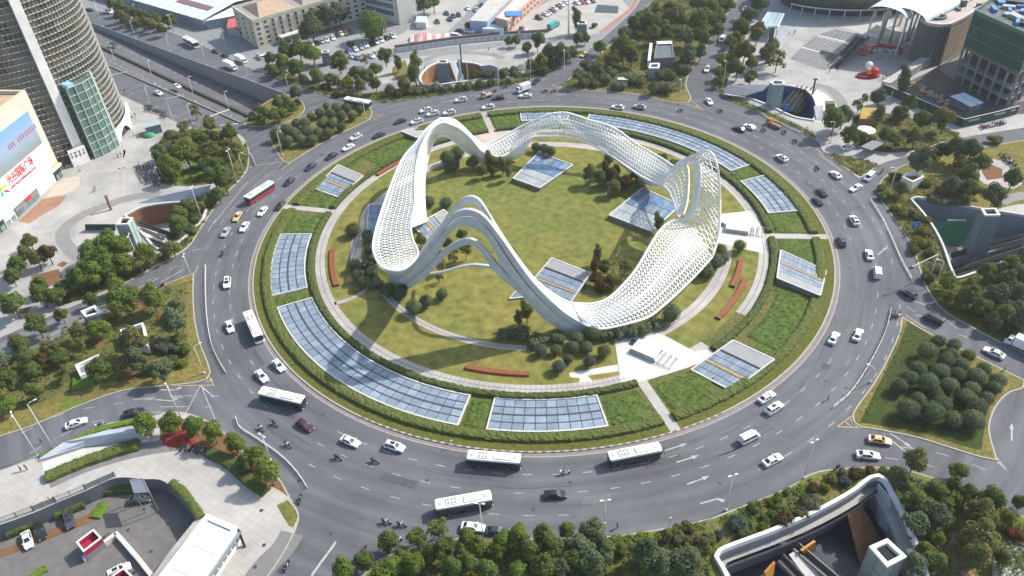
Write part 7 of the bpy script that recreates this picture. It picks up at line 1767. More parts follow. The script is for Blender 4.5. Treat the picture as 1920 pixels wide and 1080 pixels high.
def place_vehicle(kind,colr,px,where,d=None,z=0.0,group='traffic on the ring road',label=None,zc=.7):
    g=G(px,z+zc); g.z=z
    if d is None: rz=tang(g)
    else:
        a=G(d[0],z);b=G(d[1],z); rz=math.atan2(b.y-a.y,b.x-a.x)
    p,new=car_proto(kind,colr); t=p if new else copy_tree(p)
    t.location=(g.x,g.y,z+.012); t.rotation_euler=(0,0,rz); t.scale=(1.04,1.04,1.04)
    tag(t,label or '%s %s %s'%(colr,WORD[kind],where),{'sedan':'car','suv':'car','taxi':'taxi','van':'van'}[kind],group); return t
E_=((120,802),(168,785)); W2=((1632,822),(1670,828))
CARLIST=[('sedan','white',(657,827),'on the south west ring road, left of a white estate car',None),('suv','white',(740,837),'right of the white saloon at the south west bend',None),
('sedan','black',(1042,927),'alone in the southern outer lane below the buses',None),('sedan','white',(887,988),'under the bus near the southern trees',None),('sedan','dark teal',(933,996),'half hidden by trees behind the white saloon',None),
('van','white',(1405,820),'in the middle lane at the south east bend',None),('sedan','white',(1449,862),'at the south east exit below the white van',None),('suv','white',(1452,765),'second of a pair at the south east kerb',None),('sedan','white',(1438,744),'next to the island kerb in the south east',None),
('taxi','yellow',(1650,825),'leaving by the south east exit under the grove island',W2),('sedan','white',(1628,853),'leaving by the south east exit beside the yellow taxi',((1606,851),(1650,855))),
('sedan','white',(1564,633),'on the inner lane of the east bend',None),('sedan','white',(1609,627),'on the outer lane of the east bend',None),('van','white',(1645,511),'driving up the east bend',None),
('suv','dark blue',(1703,550),'joining from the eastern slip road',((1718,559),(1688,541))),('van','black',(1750,598),'on the eastern slip road in tree shade',((1770,607),(1735,590))),('sedan','white',(1864,661),'on the eastern slip road behind the black van',((1885,672),(1842,652))),
('sedan','white',(1630,477),'above the white van on the east bend',None),('suv','dark grey',(1578,452),'beside the island kerb at the east spoke path',None),('suv','white',(1602,413),'with dark sunroof on the east bend',None),('sedan','black',(1541,360),'right one of a dark pair at the north east bend',None),('sedan','dark blue',(1533,376),'left one of a dark pair near the north east kerb',None),
('sedan','white',(1605,352),'turning in from the north east street',((1620,345),(1592,360))),('sedan','white',(1567,327),'passing the north east grass wedge',None),('van','white',(1630,332),'waiting at the mouth of the north east street',((1640,325),(1622,342))),('suv','white',(1466,296),'alone near the north east kerb',None),('sedan','white',(1405,237),'beside a black car in the north east',None),('sedan','black',(1386,241),'beside a white car in the north east',None),
('sedan','white',(1590,276),'parked in the lay-by under trees in the north east',((1572,280),(1606,273))),('sedan','white',(1330,190),'coming out of the northern road',((1324,182),(1337,199))),('suv','white',(1326,130),'driving down the northern road in tree shade',((1330,122),(1323,138))),('van','white',(1354,74),'driving down the northern road behind another car',((1359,65),(1350,82))),('sedan','white',(1397,16),'far up the northern road',((1402,8),(1393,24))),
('suv','white',(1158,201),'left one of a pair on the north side',None),('suv','silver',(1199,200),'right one of a pair on the north side',None),('sedan','white',(985,179),'beside a box lorry on the north side',None),('sedan','black',(934,183),'behind a small flatbed on the north side',None),('suv','white',(864,187),'in the outer lane of the north side',None),('suv','white',(915,201),'next to the island hedge on the north side',None),('suv','white',(842,211),'rightmost of a cluster of three in the north west',None),('suv','white',(811,213),'front one of a cluster of three in the north west',None),('suv','white',(798,207),'back one of a cluster of three in the north west',None),('suv','white',(781,228),'beside a black saloon at the north west kerb',None),('sedan','black',(750,227),'beside a white estate in the north west',None),('sedan','dark blue',(710,253),'above the kerb canopy in the north west',None),
('suv','white',(667,257),'upper one of a white pair on the west bend',None),('sedan','white',(653,276),'lower one of a white pair on the west bend',None),('sedan','black',(621,292),'first black car below the white pair on the west bend',None),('sedan','dark blue',(582,312),'second dark car below the white pair on the west bend',None),('sedan','black',(542,340),'right of the red and white bus',None),('sedan','black',(525,385),'next to the island kerb at the west spoke path',None),('sedan','white',(492,396),'left of the black car at the west spoke path',None),('sedan','white',(458,425),'below the yellow taxi on the west bend',None),('taxi','yellow',(445,406),'leaving towards the western street',((455,390),(437,420))),('sedan','silver',(423,435),'leaving towards the western street behind a taxi',((432,420),(414,449))),
('suv','white',(426,530),'alone in the west lane above the bus',None),('sedan','white',(431,612),'left of the white bus on the west side',None),('sedan','white',(523,685),'next to the kerb below the white bus',None),('sedan','white',(491,705),'in the middle lane above the green and white bus',None),('sedan','maroon',(572,797),'in the south west lane',None),
('sedan','white',(143,793),'on the western street near the left edge',E_),('sedan','black',(251,773),'on the western street behind the white saloon',((232,778),(270,770))),
('taxi','yellow',(1095,102),'on the road beside the northern forecourt',((1105,95),(1085,109))),('sedan','black',(1005,152),'entering the ring from the northern road',((1012,146),(996,159))),('sedan','white',(297,174),'on the service road below the underpass',((286,170),(308,180))),('sedan','dark teal',(168,18),'at the top of the avenue beside the tower',((155,18),(182,19))),('van','white',(205,22),'at the top of the avenue by the trees',((190,16),(222,29))),
('sedan','dark grey',(405,95),'queuing on the avenue beside the yard',((395,90),(415,100))),('sedan','dark blue',(422,102),'queuing on the avenue, second in line',((412,96),(432,108))),('van','white',(497,107),'entering the yard by the cream block',((487,110),(507,104)))]
for k,c,p,w_,d in CARLIST:
    if k is not None: place_vehicle(k,c,p,w_,d)
t=place_vehicle('sedan','white',(332,161),'in the sunken underpass lane',((320,156),(346,168)),z=-3.4,group='traffic on the avenue')
t=place_vehicle('sedan','dark grey',(213,82),'in the underpass lane beside the tower',((203,78),(224,87)),z=-1.4,group='traffic on the avenue')
for k,c,p,w_,d in (('sedan','white',(51,1012),'parked leftmost in the lower left car park',((46,996),(56,1030))),('sedan','black',(75,996),'parked next to the white car in the lower left car park',((68,980),(82,1014))),('suv','dark grey',(129,975),'parked alone by the fence in the lower left car park',((123,958),(134,992))),('sedan','dark grey',(262,936),'parked under the glass shelter',((240,939),(284,934))),('suv','white',(222,1071),'beside the second maroon vent box',((204,1080),(240,1062)))):
    place_vehicle(k,c,p,w_,d,z=ZP,group='cars parked in the lower left court')
# rows of parked cars in the northern yard: one list per row, told apart by colour and place in the row
def parked_row(place,items,dirpx,f,org,group='cars parked in the northern yard',nth=True):
    L=sorted(items,key=lambda t:t[0]); 
    for i,(x,y,k,c) in enumerate(L):
        px=(org[0]+x/f,org[1]+y/f); o=ORD[i] if i<min(len(L)-1,11) else ('rightmost' if i==len(L)-1 else '%dth from the left'%(i+1))
        place_vehicle(k,c,px,'',((px),(px[0]+dirpx[0],px[1]+dirpx[1])),group=group,label='%s parked %s %s, %s'%(c,WORD[k],place,o))
parked_row('in the row by the cream block',[(625,450,'sedan','white'),(740,435,'sedan','dark blue'),(800,425,'sedan','white'),(855,415,'sedan','black'),(905,400,'sedan','silver'),(950,388,'suv','white'),(1010,368,'sedan','white'),(1060,335,'sedan','dark grey'),(1090,325,'sedan','white'),(1130,318,'sedan','yellow'),(1180,300,'sedan','red')],(6,9),5.19,(430,0))
parked_row('in the row beside the big round tree',[(1160,492,'suv','blue'),(1230,475,'sedan','white'),(1285,458,'sedan','silver'),(1330,440,'suv','white'),(1395,422,'sedan','black'),(1435,405,'sedan','white'),(1480,388,'sedan','white'),(1535,365,'sedan','dark grey'),(1592,350,'suv','white')],(7,8),5.19,(430,0))
parked_row('beside the pinkish row building',[(845,250,'sedan','black'),(885,218,'suv','silver'),(1003,132,'suv','black'),(1052,105,'sedan','white'),(1075,94,'sedan','silver'),(1100,80,'sedan','maroon'),(1120,62,'sedan','white'),(1146,50,'sedan','black'),(1172,35,'sedan','white'),(1205,18,'sedan','white')],(7,3),4,(760,0))
parked_row('at the top behind the mast',[(1290,20,'sedan','white'),(1325,15,'sedan','red'),(1360,12,'suv','white'),(1400,6,'sedan','dark grey')],(7,3),4,(760,0))
parked_row('left of the beige roof',[(310,98,'sedan','dark blue'),(335,142,'sedan','black'),(360,118,'sedan','dark grey'),(400,108,'sedan','black'),(240,160,'sedan','dark grey'),(470,62,'sedan','white'),(530,72,'sedan','silver'),(575,38,'sedan','black')],(5,8),4,(760,0))
parked_row('behind the grey barrier wall',[(382,270,'van','white'),(415,228,'sedan','dark blue'),(450,232,'sedan','white'),(484,236,'suv','white')],(8,1),4,(760,0))
parked_row('among the northern trees',[(1195,548,'suv','white'),(1240,560,'sedan','blue'),(1385,545,'suv','white'),(1440,525,'suv','white'),(300,550,'suv','white')],(8,4),5.19,(430,0))
# ---- buses
BW=mat('bus_white',(.76,.77,.77),.35,noise=.05,scale=1,coat=.3)
def bus_proto(livery):
    t=empty('city_bus'); L,hw,h=11.6,1.26,3.05
    low={'grey':mat('bus_slate',(.05,.058,.07),.4),'dark':mat('bus_dark_green',(.02,.055,.055),.4),'red':mat('bus_red',(.42,.025,.04),.4),'green':mat('bus_teal',(.10,.36,.29),.4),'white':BW}[livery]
    def shell(z0,z1,e,m,nm,fw=1.0):
        b=MB(); P=[(-L/2+.25,-hw),(L/2-.45,-hw),(L/2-.08,-hw*.8),(L/2,-hw*.5),(L/2,hw*.5),(L/2-.08,hw*.8),(L/2-.45,hw),(-L/2+.25,hw),(-L/2,hw*.8),(-L/2,-hw*.8)]
        b.prism([(x*e,y*e) for x,y in P],z0,z1,bottom=True); return b.build(nm,m,t,fix=True)
    shell(.32,1.25,1.0,low if livery!='white' else BW,'lower_body'); shell(1.25,2.45,.992,GLASSD,'window_band'); shell(2.45,2.98,1.0,BW,'upper_body')
    b=MB(); 
    for i,x in enumerate([-5.72,-4.3,-2.8,-1.3,.2,1.7,3.2,4.5]):
        for s in (-1,1): b.box((x,s*hw,1.85),(.12,.05,1.25))
    b.build('window_pillar',TRIM,t)
    b=MB(); b.add([(-L/2+.15,-hw*.93,3.0),(L/2-.3,-hw*.93,3.0),(L/2-.3,hw*.93,3.0),(-L/2+.15,hw*.93,3.0),(-L/2,-hw,2.9),(L/2-.1,-hw,2.9),(L/2-.1,hw,2.9),(-L/2,hw,2.9)],[(0,1,2,3),(0,4,5,1),(1,5,6,2),(2,6,7,3),(3,7,4,0)]); b.build('roof',BW,t,fix=True)
    b=MB(); b.box((1.9,0,3.12),(3.6,1.7,.26)); b.build('air_conditioner',BW,t)
    b=MB(); b.box((-2.4,0,3.09),(2.4,1.75,.2)); b.build('battery_cover',mat('bus_unit',(.62,.63,.62),.5),t)
    b=MB()
    for i in range(3):
        for j in (-.45,.45): b.box((-3.1+i*.7,j,3.2),(.42,.5,.06))
    b.build('roof_fan',mat('bus_fan',(.26,.25,.20),.6),t)
    for x in (-4.9,4.5): b=MB(); b.box((x,0,3.06),(.7,.8,.1)); b.build('roof_hatch',mat('bus_hatch',(.45,.42,.33),.6),t)
    b=MB(); b.add([(L/2+.012,-.98,1.15),(L/2+.012,.98,1.15),(L/2+.012,.98,2.55),(L/2+.012,-.98,2.55)],[(0,1,2,3)]); b.build('windscreen',CARGL,t)
    b=MB(); b.box((L/2+.01,0,2.72),(.05,1.5,.26)); b.build('destination_sign',TRIM,t)
    for s in (-1,1):
        b=MB(); b.box((L/2-.02,s*.95,.62),(.1,.3,.18)); b.build('headlight',LAMPG,t)
        b=MB(); b.box((-L/2,s*1.0,.85),(.08,.2,.35)); b.build('tail_light',TAIL,t)
        b=MB(); b.bar((L/2-.1,s*1.2,2.6),(L/2+.35,s*1.45,2.3),.07); b.box((L/2+.38,s*1.45,2.1),(.1,.2,.4)); b.build('wing_mirror',TRIM,t)
    for x in (-.6,3.9):
        b=MB(); b.box((x,-hw-.005,1.35),(1.1,.03,1.9)); b.build('door',GLASSD,t)
    add_wheels(t,(-3.3,3.0),(-hw+.14,hw-.14),.5,.3); return t
BUS={}
def place_bus(livery,px,label,d=None,zc=1.6,group='city buses on the ring road'):
    g=G(px,zc); g.z=0
    if livery not in BUS: BUS[livery]=bus_proto(livery); t=BUS[livery]
    else: t=copy_tree(BUS[livery])
    t.location=(g.x,g.y,.01)
    if d: a=G(d[0]);b=G(d[1]); t.rotation_euler=(0,0,math.atan2(b.y-a.y,b.x-a.x))
    else: t.rotation_euler=(0,0,tang(g))
    tag(t,label,'bus',group); return t
place_bus('grey',(927,863),'white city bus with dark windows close to the striped south kerb')
place_bus('grey',(1190,853),'white city bus in front of the southern spoke path')
place_bus('grey',(870,944),'white city bus in the outer lane near the southern trees',((820,962),(921,944)))
place_bus('dark',(530,747),'white roofed bus with dark green sides on the south west bend',((490,741),(572,760)))
place_bus('white',(476,613),'white city bus seen end on at the west side of the ring')
place_bus('red',(487,361),'white and red city bus on the north west bend',((512,346),(466,376)))
place_bus('green',(671,193),'white and teal green bus entering the ring from the avenue',((646,190),(697,199)))
place_bus('white',(358,79),'white coach standing on the avenue beside the metal shed',((345,72),(373,87)),group='traffic on the avenue')
# ---- lorries and small load carriers
def lorry(px,label,cabc,boxc,d=None,L=6.5,h=3.0,flat=False,zc=1.2,sc=1.0,group='traffic on the ring road'):
    g=G(px,zc); t=empty('lorry',(g.x,g.y,.01),0,label,'lorry',group); t.scale=(sc,)*3
    if d: a=G(d[0]);b=G(d[1]); t.rotation_euler=(0,0,math.atan2(b.y-a.y,b.x-a.x))
    else: t.rotation_euler=(0,0,tang(g))
    b=MB(); b.box((0,0,.65),(L,.9,.3)); b.build('chassis',TRIM,t)
    b=loft_body([(L/2-1.7,1.0,.5,1.5,.85,2.3),(L/2-1.6,1.05,.45,1.5,.9,2.4),(L/2-.7,1.05,.45,1.5,.88,2.35),(L/2-.1,1.05,.45,1.4,.9,1.42),(L/2,.95,.5,1.1,.8,1.12)]); b.build('cab',cabc,t)
    b=MB(); x0=L/2-.72;x1=L/2-.08; b.add([(x0+.03,-.78,2.3),(x0+.03,.78,2.3),(x1+.03,.82,1.5),(x1+.03,-.82,1.5)],[(0,1,2,3)]); b.build('windscreen',CARGL,t)
    b=MB()
    for s in (-1,1): b.add([(L/2-1.45,s*1.03,1.55),(L/2-.55,s*1.03,1.55),(L/2-.8,s*.93,2.2),(L/2-1.45,s*.93,2.2)],[(0,1,2,3)])
    b.build('side_window',CARGL,t)
    b=MB()
    if flat:
        b.box((-.9,0,.95),(L-2.0,2.1,.2)); 
        for s in (-1,1): b.box((-.9,s*1.05,1.2),(L-2.0,.06,.5))
        b.build('load_bed',boxc,t)
    else:
        b.box((-.95,0,(h+.8)/2),(L-1.95,2.2,h-.8)); b.build('box_body',boxc,t)
    add_wheels(t,(-L/2+1.2,L/2-1.2),(-.9,.9),.4,.28); return t
lorry((981,166),'white box lorry in the outer lane of the north side',PAINT['white'],BW,((992,162),(966,172)))
lorry((913,177),'small beige flatbed loaded on the north side of the ring',PAINT['beige'],PAINT['beige'],((925,174),(900,181)),L=5,flat=True)
lorry((1452,231),'small flatbed with orange cab beside the north east hedge',PAINT['orange'],mat('load_brown',(.30,.17,.12),.8),((1468,238),(1438,224)),L=6.5,flat=True)
lorry((1918,648),'white box lorry at the right edge of the picture on the slip road',PAINT['white'],BW,((1940,660),(1900,642)),L=8,h=3.4)
lorry((432,124),'white cement lorry standing on the avenue',PAINT['white'],BW,((420,119),(446,130)),L=8,h=3.2,group='traffic on the avenue')
lorry((452,112),'white box lorry beside the yard entrance',PAINT['white'],BW,((440,108),(464,118)),L=7,group='traffic on the avenue')
lorry((1038,48),'teal lorry parked beside the tall white mast',mat('paint_sea_green',(.05,.28,.24),.4),mat('paint_sea_green2',(.06,.30,.27),.5),((1028,54),(1048,42)),L=8,group='traffic on the avenue')
# ---------------------------------------------------------------- people, scooters
SKIN=mat('skin',(.45,.27,.19),.6)
CL={'white':mat('cloth_white',(.62,.62,.63),.85),'black':mat('cloth_black',(.03,.03,.035),.85),'red':mat('cloth_red',(.42,.03,.04),.85),'blue':mat('cloth_blue',(.05,.12,.38),.85),'teal':mat('cloth_teal',(.12,.42,.42),.85),'grey':mat('cloth_grey',(.22,.22,.23),.85),'brown':mat('cloth_brown',(.16,.09,.06),.85),'pink':mat('cloth_pink',(.48,.20,.24),.85)}
def skin_body(joints,edges,rad,m,name):
    me=bpy.data.meshes.new(name); me.from_pydata(joints,edges,[]); o=bpy.data.objects.new(name,me); COL.objects.link(o)
    md_=o.modifiers.new('skin','SKIN'); sv=me.skin_vertices[0].data
    for i,r in enumerate(rad): sv[i].radius=(r,r)
    sv[0].use_root=True
    s=o.modifiers.new('sub','SUBSURF'); s.levels=1
    dg=bpy.context.evaluated_depsgraph_get(); dg.update(); m2=bpy.data.meshes.new_from_object(o.evaluated_get(dg)); bpy.data.objects.remove(o); m2.materials.clear(); 
    return m2
# joints of a walking and of a seated figure (metres)
WALK=([(0,0,.95),(0,0,1.2),(0,0,1.42),(.02,0,1.54),(.03,0,1.68),(0,.10,.9),(.12,.11,.5),(.02,.11,.06),(.14,.11,.03),(0,-.10,.9),(-.04,-.11,.5),(-.26,-.11,.10),(-.16,-.11,.03),(0,.2,1.4),(-.08,.25,1.12),(.05,.26,.88),(0,-.2,1.4),(.08,-.25,1.12),(.2,-.25,.9)],
 [(0,1),(1,2),(2,3),(3,4),(0,5),(5,6),(6,7),(7,8),(0,9),(9,10),(10,11),(11,12),(2,13),(13,14),(14,15),(2,16),(16,17),(17,18)],[.14,.15,.15,.06,.11,.10,.075,.05,.045,.10,.075,.05,.045,.075,.055,.04,.075,.055,.04])
SIT=([(-.1,0,.85),(-.06,0,1.08),(0,0,1.3),(.04,0,1.42),(.06,0,1.55),(-.02,.11,.82),(.3,.13,.80),(.26,.13,.42),(.38,.13,.38),(-.02,-.11,.82),(.3,-.13,.80),(.26,-.13,.42),(.38,-.13,.38),(0,.2,1.28),(.14,.26,1.06),(.42,.25,1.02),(0,-.2,1.28),(.14,-.26,1.06),(.42,-.25,1.02)],WALK[1],WALK[2])
STAND=([(0,0,.95),(0,0,1.2),(0,0,1.42),(0,0,1.54),(.01,0,1.68),(0,.10,.9),(.01,.11,.5),(0,.11,.06),(.12,.11,.03),(0,-.10,.9),(.01,-.11,.5),(0,-.11,.06),(.12,-.11,.03),(0,.2,1.4),(-.02,.25,1.12),(.06,.24,.88),(0,-.2,1.4),(-.02,-.25,1.12),(.06,-.24,.88)],WALK[1],WALK[2])
BODY={}
def person(pose,top,px=None,label='',loc=None,rz=0,group='people on foot',z=.13,legs='black'):
    k=(pose,top,legs)
    if k not in BODY:
        J={'walk':WALK,'sit':SIT,'stand':STAND}[pose]
        if pose not in BODY: BODY[pose]=skin_body(*J,None,'body')
        me=BODY[pose].copy(); me.materials.append(CL[top]); me.materials.append(CL[legs]); me.materials.append(SKIN)
        ztop=1.44 if pose!='sit' else 1.32; zw=.93 if pose!='sit' else .90
        for p in me.polygons:
            c=p.center; p.material_index=2 if c.z>ztop+.03 else (0 if c.z>zw or abs(c.y)>.17 else 1); p.use_smooth=True
        hd=me.copy() if False else None; BODY[k]=me
        hb=MB(); hz=1.68 if pose!='sit' else 1.55; hx=.01 if pose=='stand' else (.03 if pose=='walk' else .06); rows=[]
        for i in range(5): ph=-.3+1.87*i/4; rows.append([Vector((hx-.012+.118*math.cos(ph)*math.cos(q*.7854),.112*math.cos(ph)*math.sin(q*.7854),hz+.02+.118*math.sin(ph))) for q in range(8)])
        hb.grid(rows,closed=True); o=hb.build('hair',mat('hair_black',(.015,.013,.012),.7)); BODY[(k,'hair')]=o.data; bpy.data.objects.remove(o)
    if loc is None: loc=G(px,z+.9); loc=Vector((loc.x,loc.y,z))
    o=link('person',BODY[k],None); o.location=loc; o.rotation_euler=(0,0,rz); link('hair',BODY[(k,'hair')],o); o.scale=(1.06,)*3
    return tag(o,label,'person',group)
def scooter_proto(colr):
    t=empty('scooter'); pc=PAINT[colr]
    b=MB(); b.bar((-.55,0,.55),(.05,0,.42),.26,.16); b.bar((.0,0,.36),(.45,0,.36),.3,.07); b.bar((.42,0,.36),(.62,0,.98),.26,.10); b.box((-.55,0,.52),(.55,.28,.26)); b.build('frame',pc,t)
    b=MB(); b.box((-.32,0,.74),(.66,.26,.12)); b.build('seat',TRIM,t)
    b=MB(); b.bar((.56,-.32,1.06),(.56,.32,1.06),.05); b.build('handlebar',TRIM,t)
    b=MB(); b.box((.68,0,.88),(.1,.16,.14)); b.build('headlight',LAMPG,t)
    b=MB(); b.box((-.85,0,.88),(.36,.36,.3)); b.build('top_box',TRIM if colr!='white' else pc,t)
    add_wheels(t,(-.62,.72),(0,),.25,.11); return t
SCO={}
def scooter(px,colr,rider,label,d=None,rz=None,z=0.0,group='scooters with riders',rlabel=None,loc=None):
    if loc is None: g=G(px,z+.7); g=Vector((g.x,g.y,z))
    else: g=loc
    if rz is None:
        if d: a=G(d[0]);b=G(d[1]); rz=math.atan2(b.y-a.y,b.x-a.x)
        else: rz=tang(g)
    if colr not in SCO: SCO[colr]=scooter_proto(colr); t=SCO[colr]
    else: t=copy_tree(SCO[colr])
    t.location=(g.x,g.y,z+.005); t.rotation_euler=(0,0,rz); t.scale=(1.12,)*3
    tag(t,label,'scooter',group)
    if rider:
        f=Vector((math.cos(rz),math.sin(rz),0)); person('sit',rider,label=rlabel or ('person in %s on the %s'%(rider,label)),loc=Vector((g.x,g.y,z+.0))-f*.22,rz=rz,group='scooter riders')
def Zr(r,x,y): return Z(r,x,y)
SCL_=[('42',240,95,'black','white','dark scooter near the south west rail',None),('42',615,190,'black','black','dark scooter under the white saloon in the south west',None),('42',893,215,'black','brown','dark scooter under the white estate in the south west',None),('42',330,505,'black','grey','dark scooter at the lower left kerb',((565,925),(558,950))),('42',230,1005,'blue','white','blue scooter at the bottom of the south west exit',((545,1050),(532,1075))),('42',980,670,'black','white','left one of two scooters near the southern trees',None),('42',1095,692,'black','white','right one of two scooters near the southern trees',None),('42',1060,792,'white','black','white scooter half behind the southern trees',None),('42',800,888,'blue','blue','blue scooter beside the southern trees',((690,1030),(672,1050))),
('32',40,1050,'black','white','lower one of two scooters at the south west bend',None),('32',140,1015,'black','black','upper one of two scooters at the south west bend',None),('43',400,298,'white','teal','scooter with a teal load between two buses',None),('44',520,265,'black','black','dark scooter at the kerb above the lower right court',None),('13',245,682,'black','black','lower scooter at the northern road mouth',None),('13',310,680,'black','brown','upper scooter at the northern road mouth',None),('13',1262,822,'black','grey','scooter near the tip of the north park',None),('13',1560,828,'black','black','scooter below the white saloon of the northern road',None),('13',1885,970,'black','black','scooter beside the white north east car',None),('14',120,985,'black','black','scooter under the orange flatbed',None),('14',200,1055,'black','black','scooter at the north east kerb',None),('24',366,178,'black','black','scooter left of the white saloon by the grass wedge',None),('24',855,205,'black','grey','scooter in the mouth of the north east street',((1660,318),(1648,330))),('12',1785,682,'black','black','scooter ahead of the small beige flatbed',None),('12',1866,652,'black','black','scooter behind the white box lorry',None),('21',1665,825,'black','black','scooter alone in the west lanes',None),('31',755,1022,'white','black','white scooter under the western street hedge',E_),('34',950,195,'black','teal','left scooter at the tip of the grove island',None),('34',985,190,'white','grey','right scooter at the tip of the grove island',None),('21',1205,1062,'black','black','scooter on the slip road by the green wedge',((310,530),(290,540)))]
for r,x,y,c,rd,l,d in SCL_: scooter(Z(r,x,y),c,rd,l,d)
for i,(x,y,tp_,l) in enumerate(((880,85,'black','left one of a pair walking in front of the tower'),(905,78,'red','right one of a pair walking in front of the tower'),(595,190,'white','alone in front of the mall corner'),(700,345,'grey','left one of two in the middle of the west plaza'),(712,330,'pink','right one of two in the middle of the west plaza'),(425,795,'black','beside the rust brown tree at the left edge'))):
    person('walk',tp_,Z('21',x,y),'person in %s walking, %s'%(tp_,l),rz=i*1.1)
for i,(px,tp_,l) in enumerate((((93,938),'red','by the fence of the lower left car park'),((37,878),'black','on the pale pavement near the left edge'),((48,876),'grey','on the pale pavement right of the person in black'),((253,215),'black','near the tower entrance canopy'),((250,252),'grey','beside the tower garden'),((233,170),'black','on the service road by the tower'),((790,118),'black','upper one beside the northern court'),((796,127),'black','lower one beside the northern court'),((916,92),'grey','on the northern forecourt behind the tall pillar'),((1590,203),'grey','on the plaza beside the kiosk'),((1553,745),'blue','alone on the ring road lane in the south east'),((1158,985),'grey','crossing the outer lane in the south'),((1885,690),'white','at the slip road beside the grove island'),((1443,118),'black','at the foot of the grey steps'),((1655,147),'grey','left one right of the red stage'),((1662,143),'black','right one right of the red stage'),((1556,131),'black','at the foot of the escalators'),((1480,62),'black','left one walking behind the glass canopy'),((1490,60),'grey','right one walking behind the glass canopy'),((1604,240),'pink','beside the white parasol'),((76,826),'blue','under the white poles at the western street'))):
    person('walk' if i%3 else 'stand',tp_,px,'person in %s %s %s'%(tp_,'walking' if i%3 else 'standing',l),rz=i*.9,z=0 if px[0] in(1553,1158,1885) else .13)
# parked scooters: a dense field beside the west garden, small clusters elsewhere
prs=random.Random(5)
def scooter_field(poly,n,ang,lab,step=(1.05,2.1)):
    P=gp(poly); xs=[p[0] for p in P];ys=[p[1] for p in P]; ca,sa=math.cos(ang),math.sin(ang); k=0
    c=Vector((sum(xs)/len(xs),sum(ys)/len(ys)))
    for i in range(-14,15):
        for j in range(-10,11):
            u,v=i*step[0],j*step[1]; x=c.x+u*ca-v*sa;y=c.y+u*sa+v*ca
            if inside((x,y),P) and k<n:
                scooter(None,prs.choice(['black','dark blue','dark grey','dark grey','white','silver']),None,lab,rz=ang+math.pi/2+prs.uniform(-.2,.2),z=.13,group=lab,loc=Vector((x+prs.uniform(-.15,.15),y+prs.uniform(-.2,.2),.13))); k+=1
scooter_field([(250,312),(265,345),(300,350),(302,320),(290,310)],85,.5,'scooter parked in the dense field beside the west garden')
scooter_field([(1835,238),(1880,228),(1888,233),(1842,245)],16,.3,'scooter parked in the row under the green hoarding')
scooter_field([(1873,290),(1895,300),(1905,318),(1890,312)],14,.3,'scooter parked beside the small square of the east green')
scooter_field([(340,838),(385,842),(395,856),(350,850)],8,-.3,'scooter parked in tree shade on the lower left corner')
scooter_field([(275,198),(318,218),(314,224),(270,204)],18,-.5,'scooter parked along the avenue pavement by the tower')
# ---------------------------------------------------------------- lamps, masts, fences, benches
LP=mat('lamp_post_white',(.60,.61,.60),.45); LH=mat('lamp_head',(.66,.67,.66),.4)
def lamp(base,top,label,heads=2,arm=.55,ang=None,h=None,z=.13,group='street lamps',dark=False):
    g=G(base,z); hh=h or min(max(height(base,top,z),4),16); t=empty('street_lamp',(g.x,g.y,z),0,label,'street lamp',group)
    a=ang if ang is not None else math.atan2(-g.y,-g.x)+(math.pi/2 if heads==2 else 0)
    t.rotation_euler=(0,0,a)
    b=MB(); b.tube([(0,0,0),(0,0,hh*.5),(0,0,hh)],[.13,.10,.07],8); b.build('post',LP,t,smooth=True)
    b=MB(); b.tube([(0,0,0),(0,0,.6)],.26,8); b.build('base',LP,t)
    for s in ((1,-1) if heads==2 else (1,)):
        b=MB(); b.tube([(0,0,hh-.25),(s*arm*.35,0,hh+.22),(s*arm,0,hh+.32)],[.08,.07,.06],6); b.build('arm',LP,t)
        b=MB(); b.box((s*(arm+.2),0,hh+.33),(.62,.30,.14)); b.build('lamp_head',LH,t)
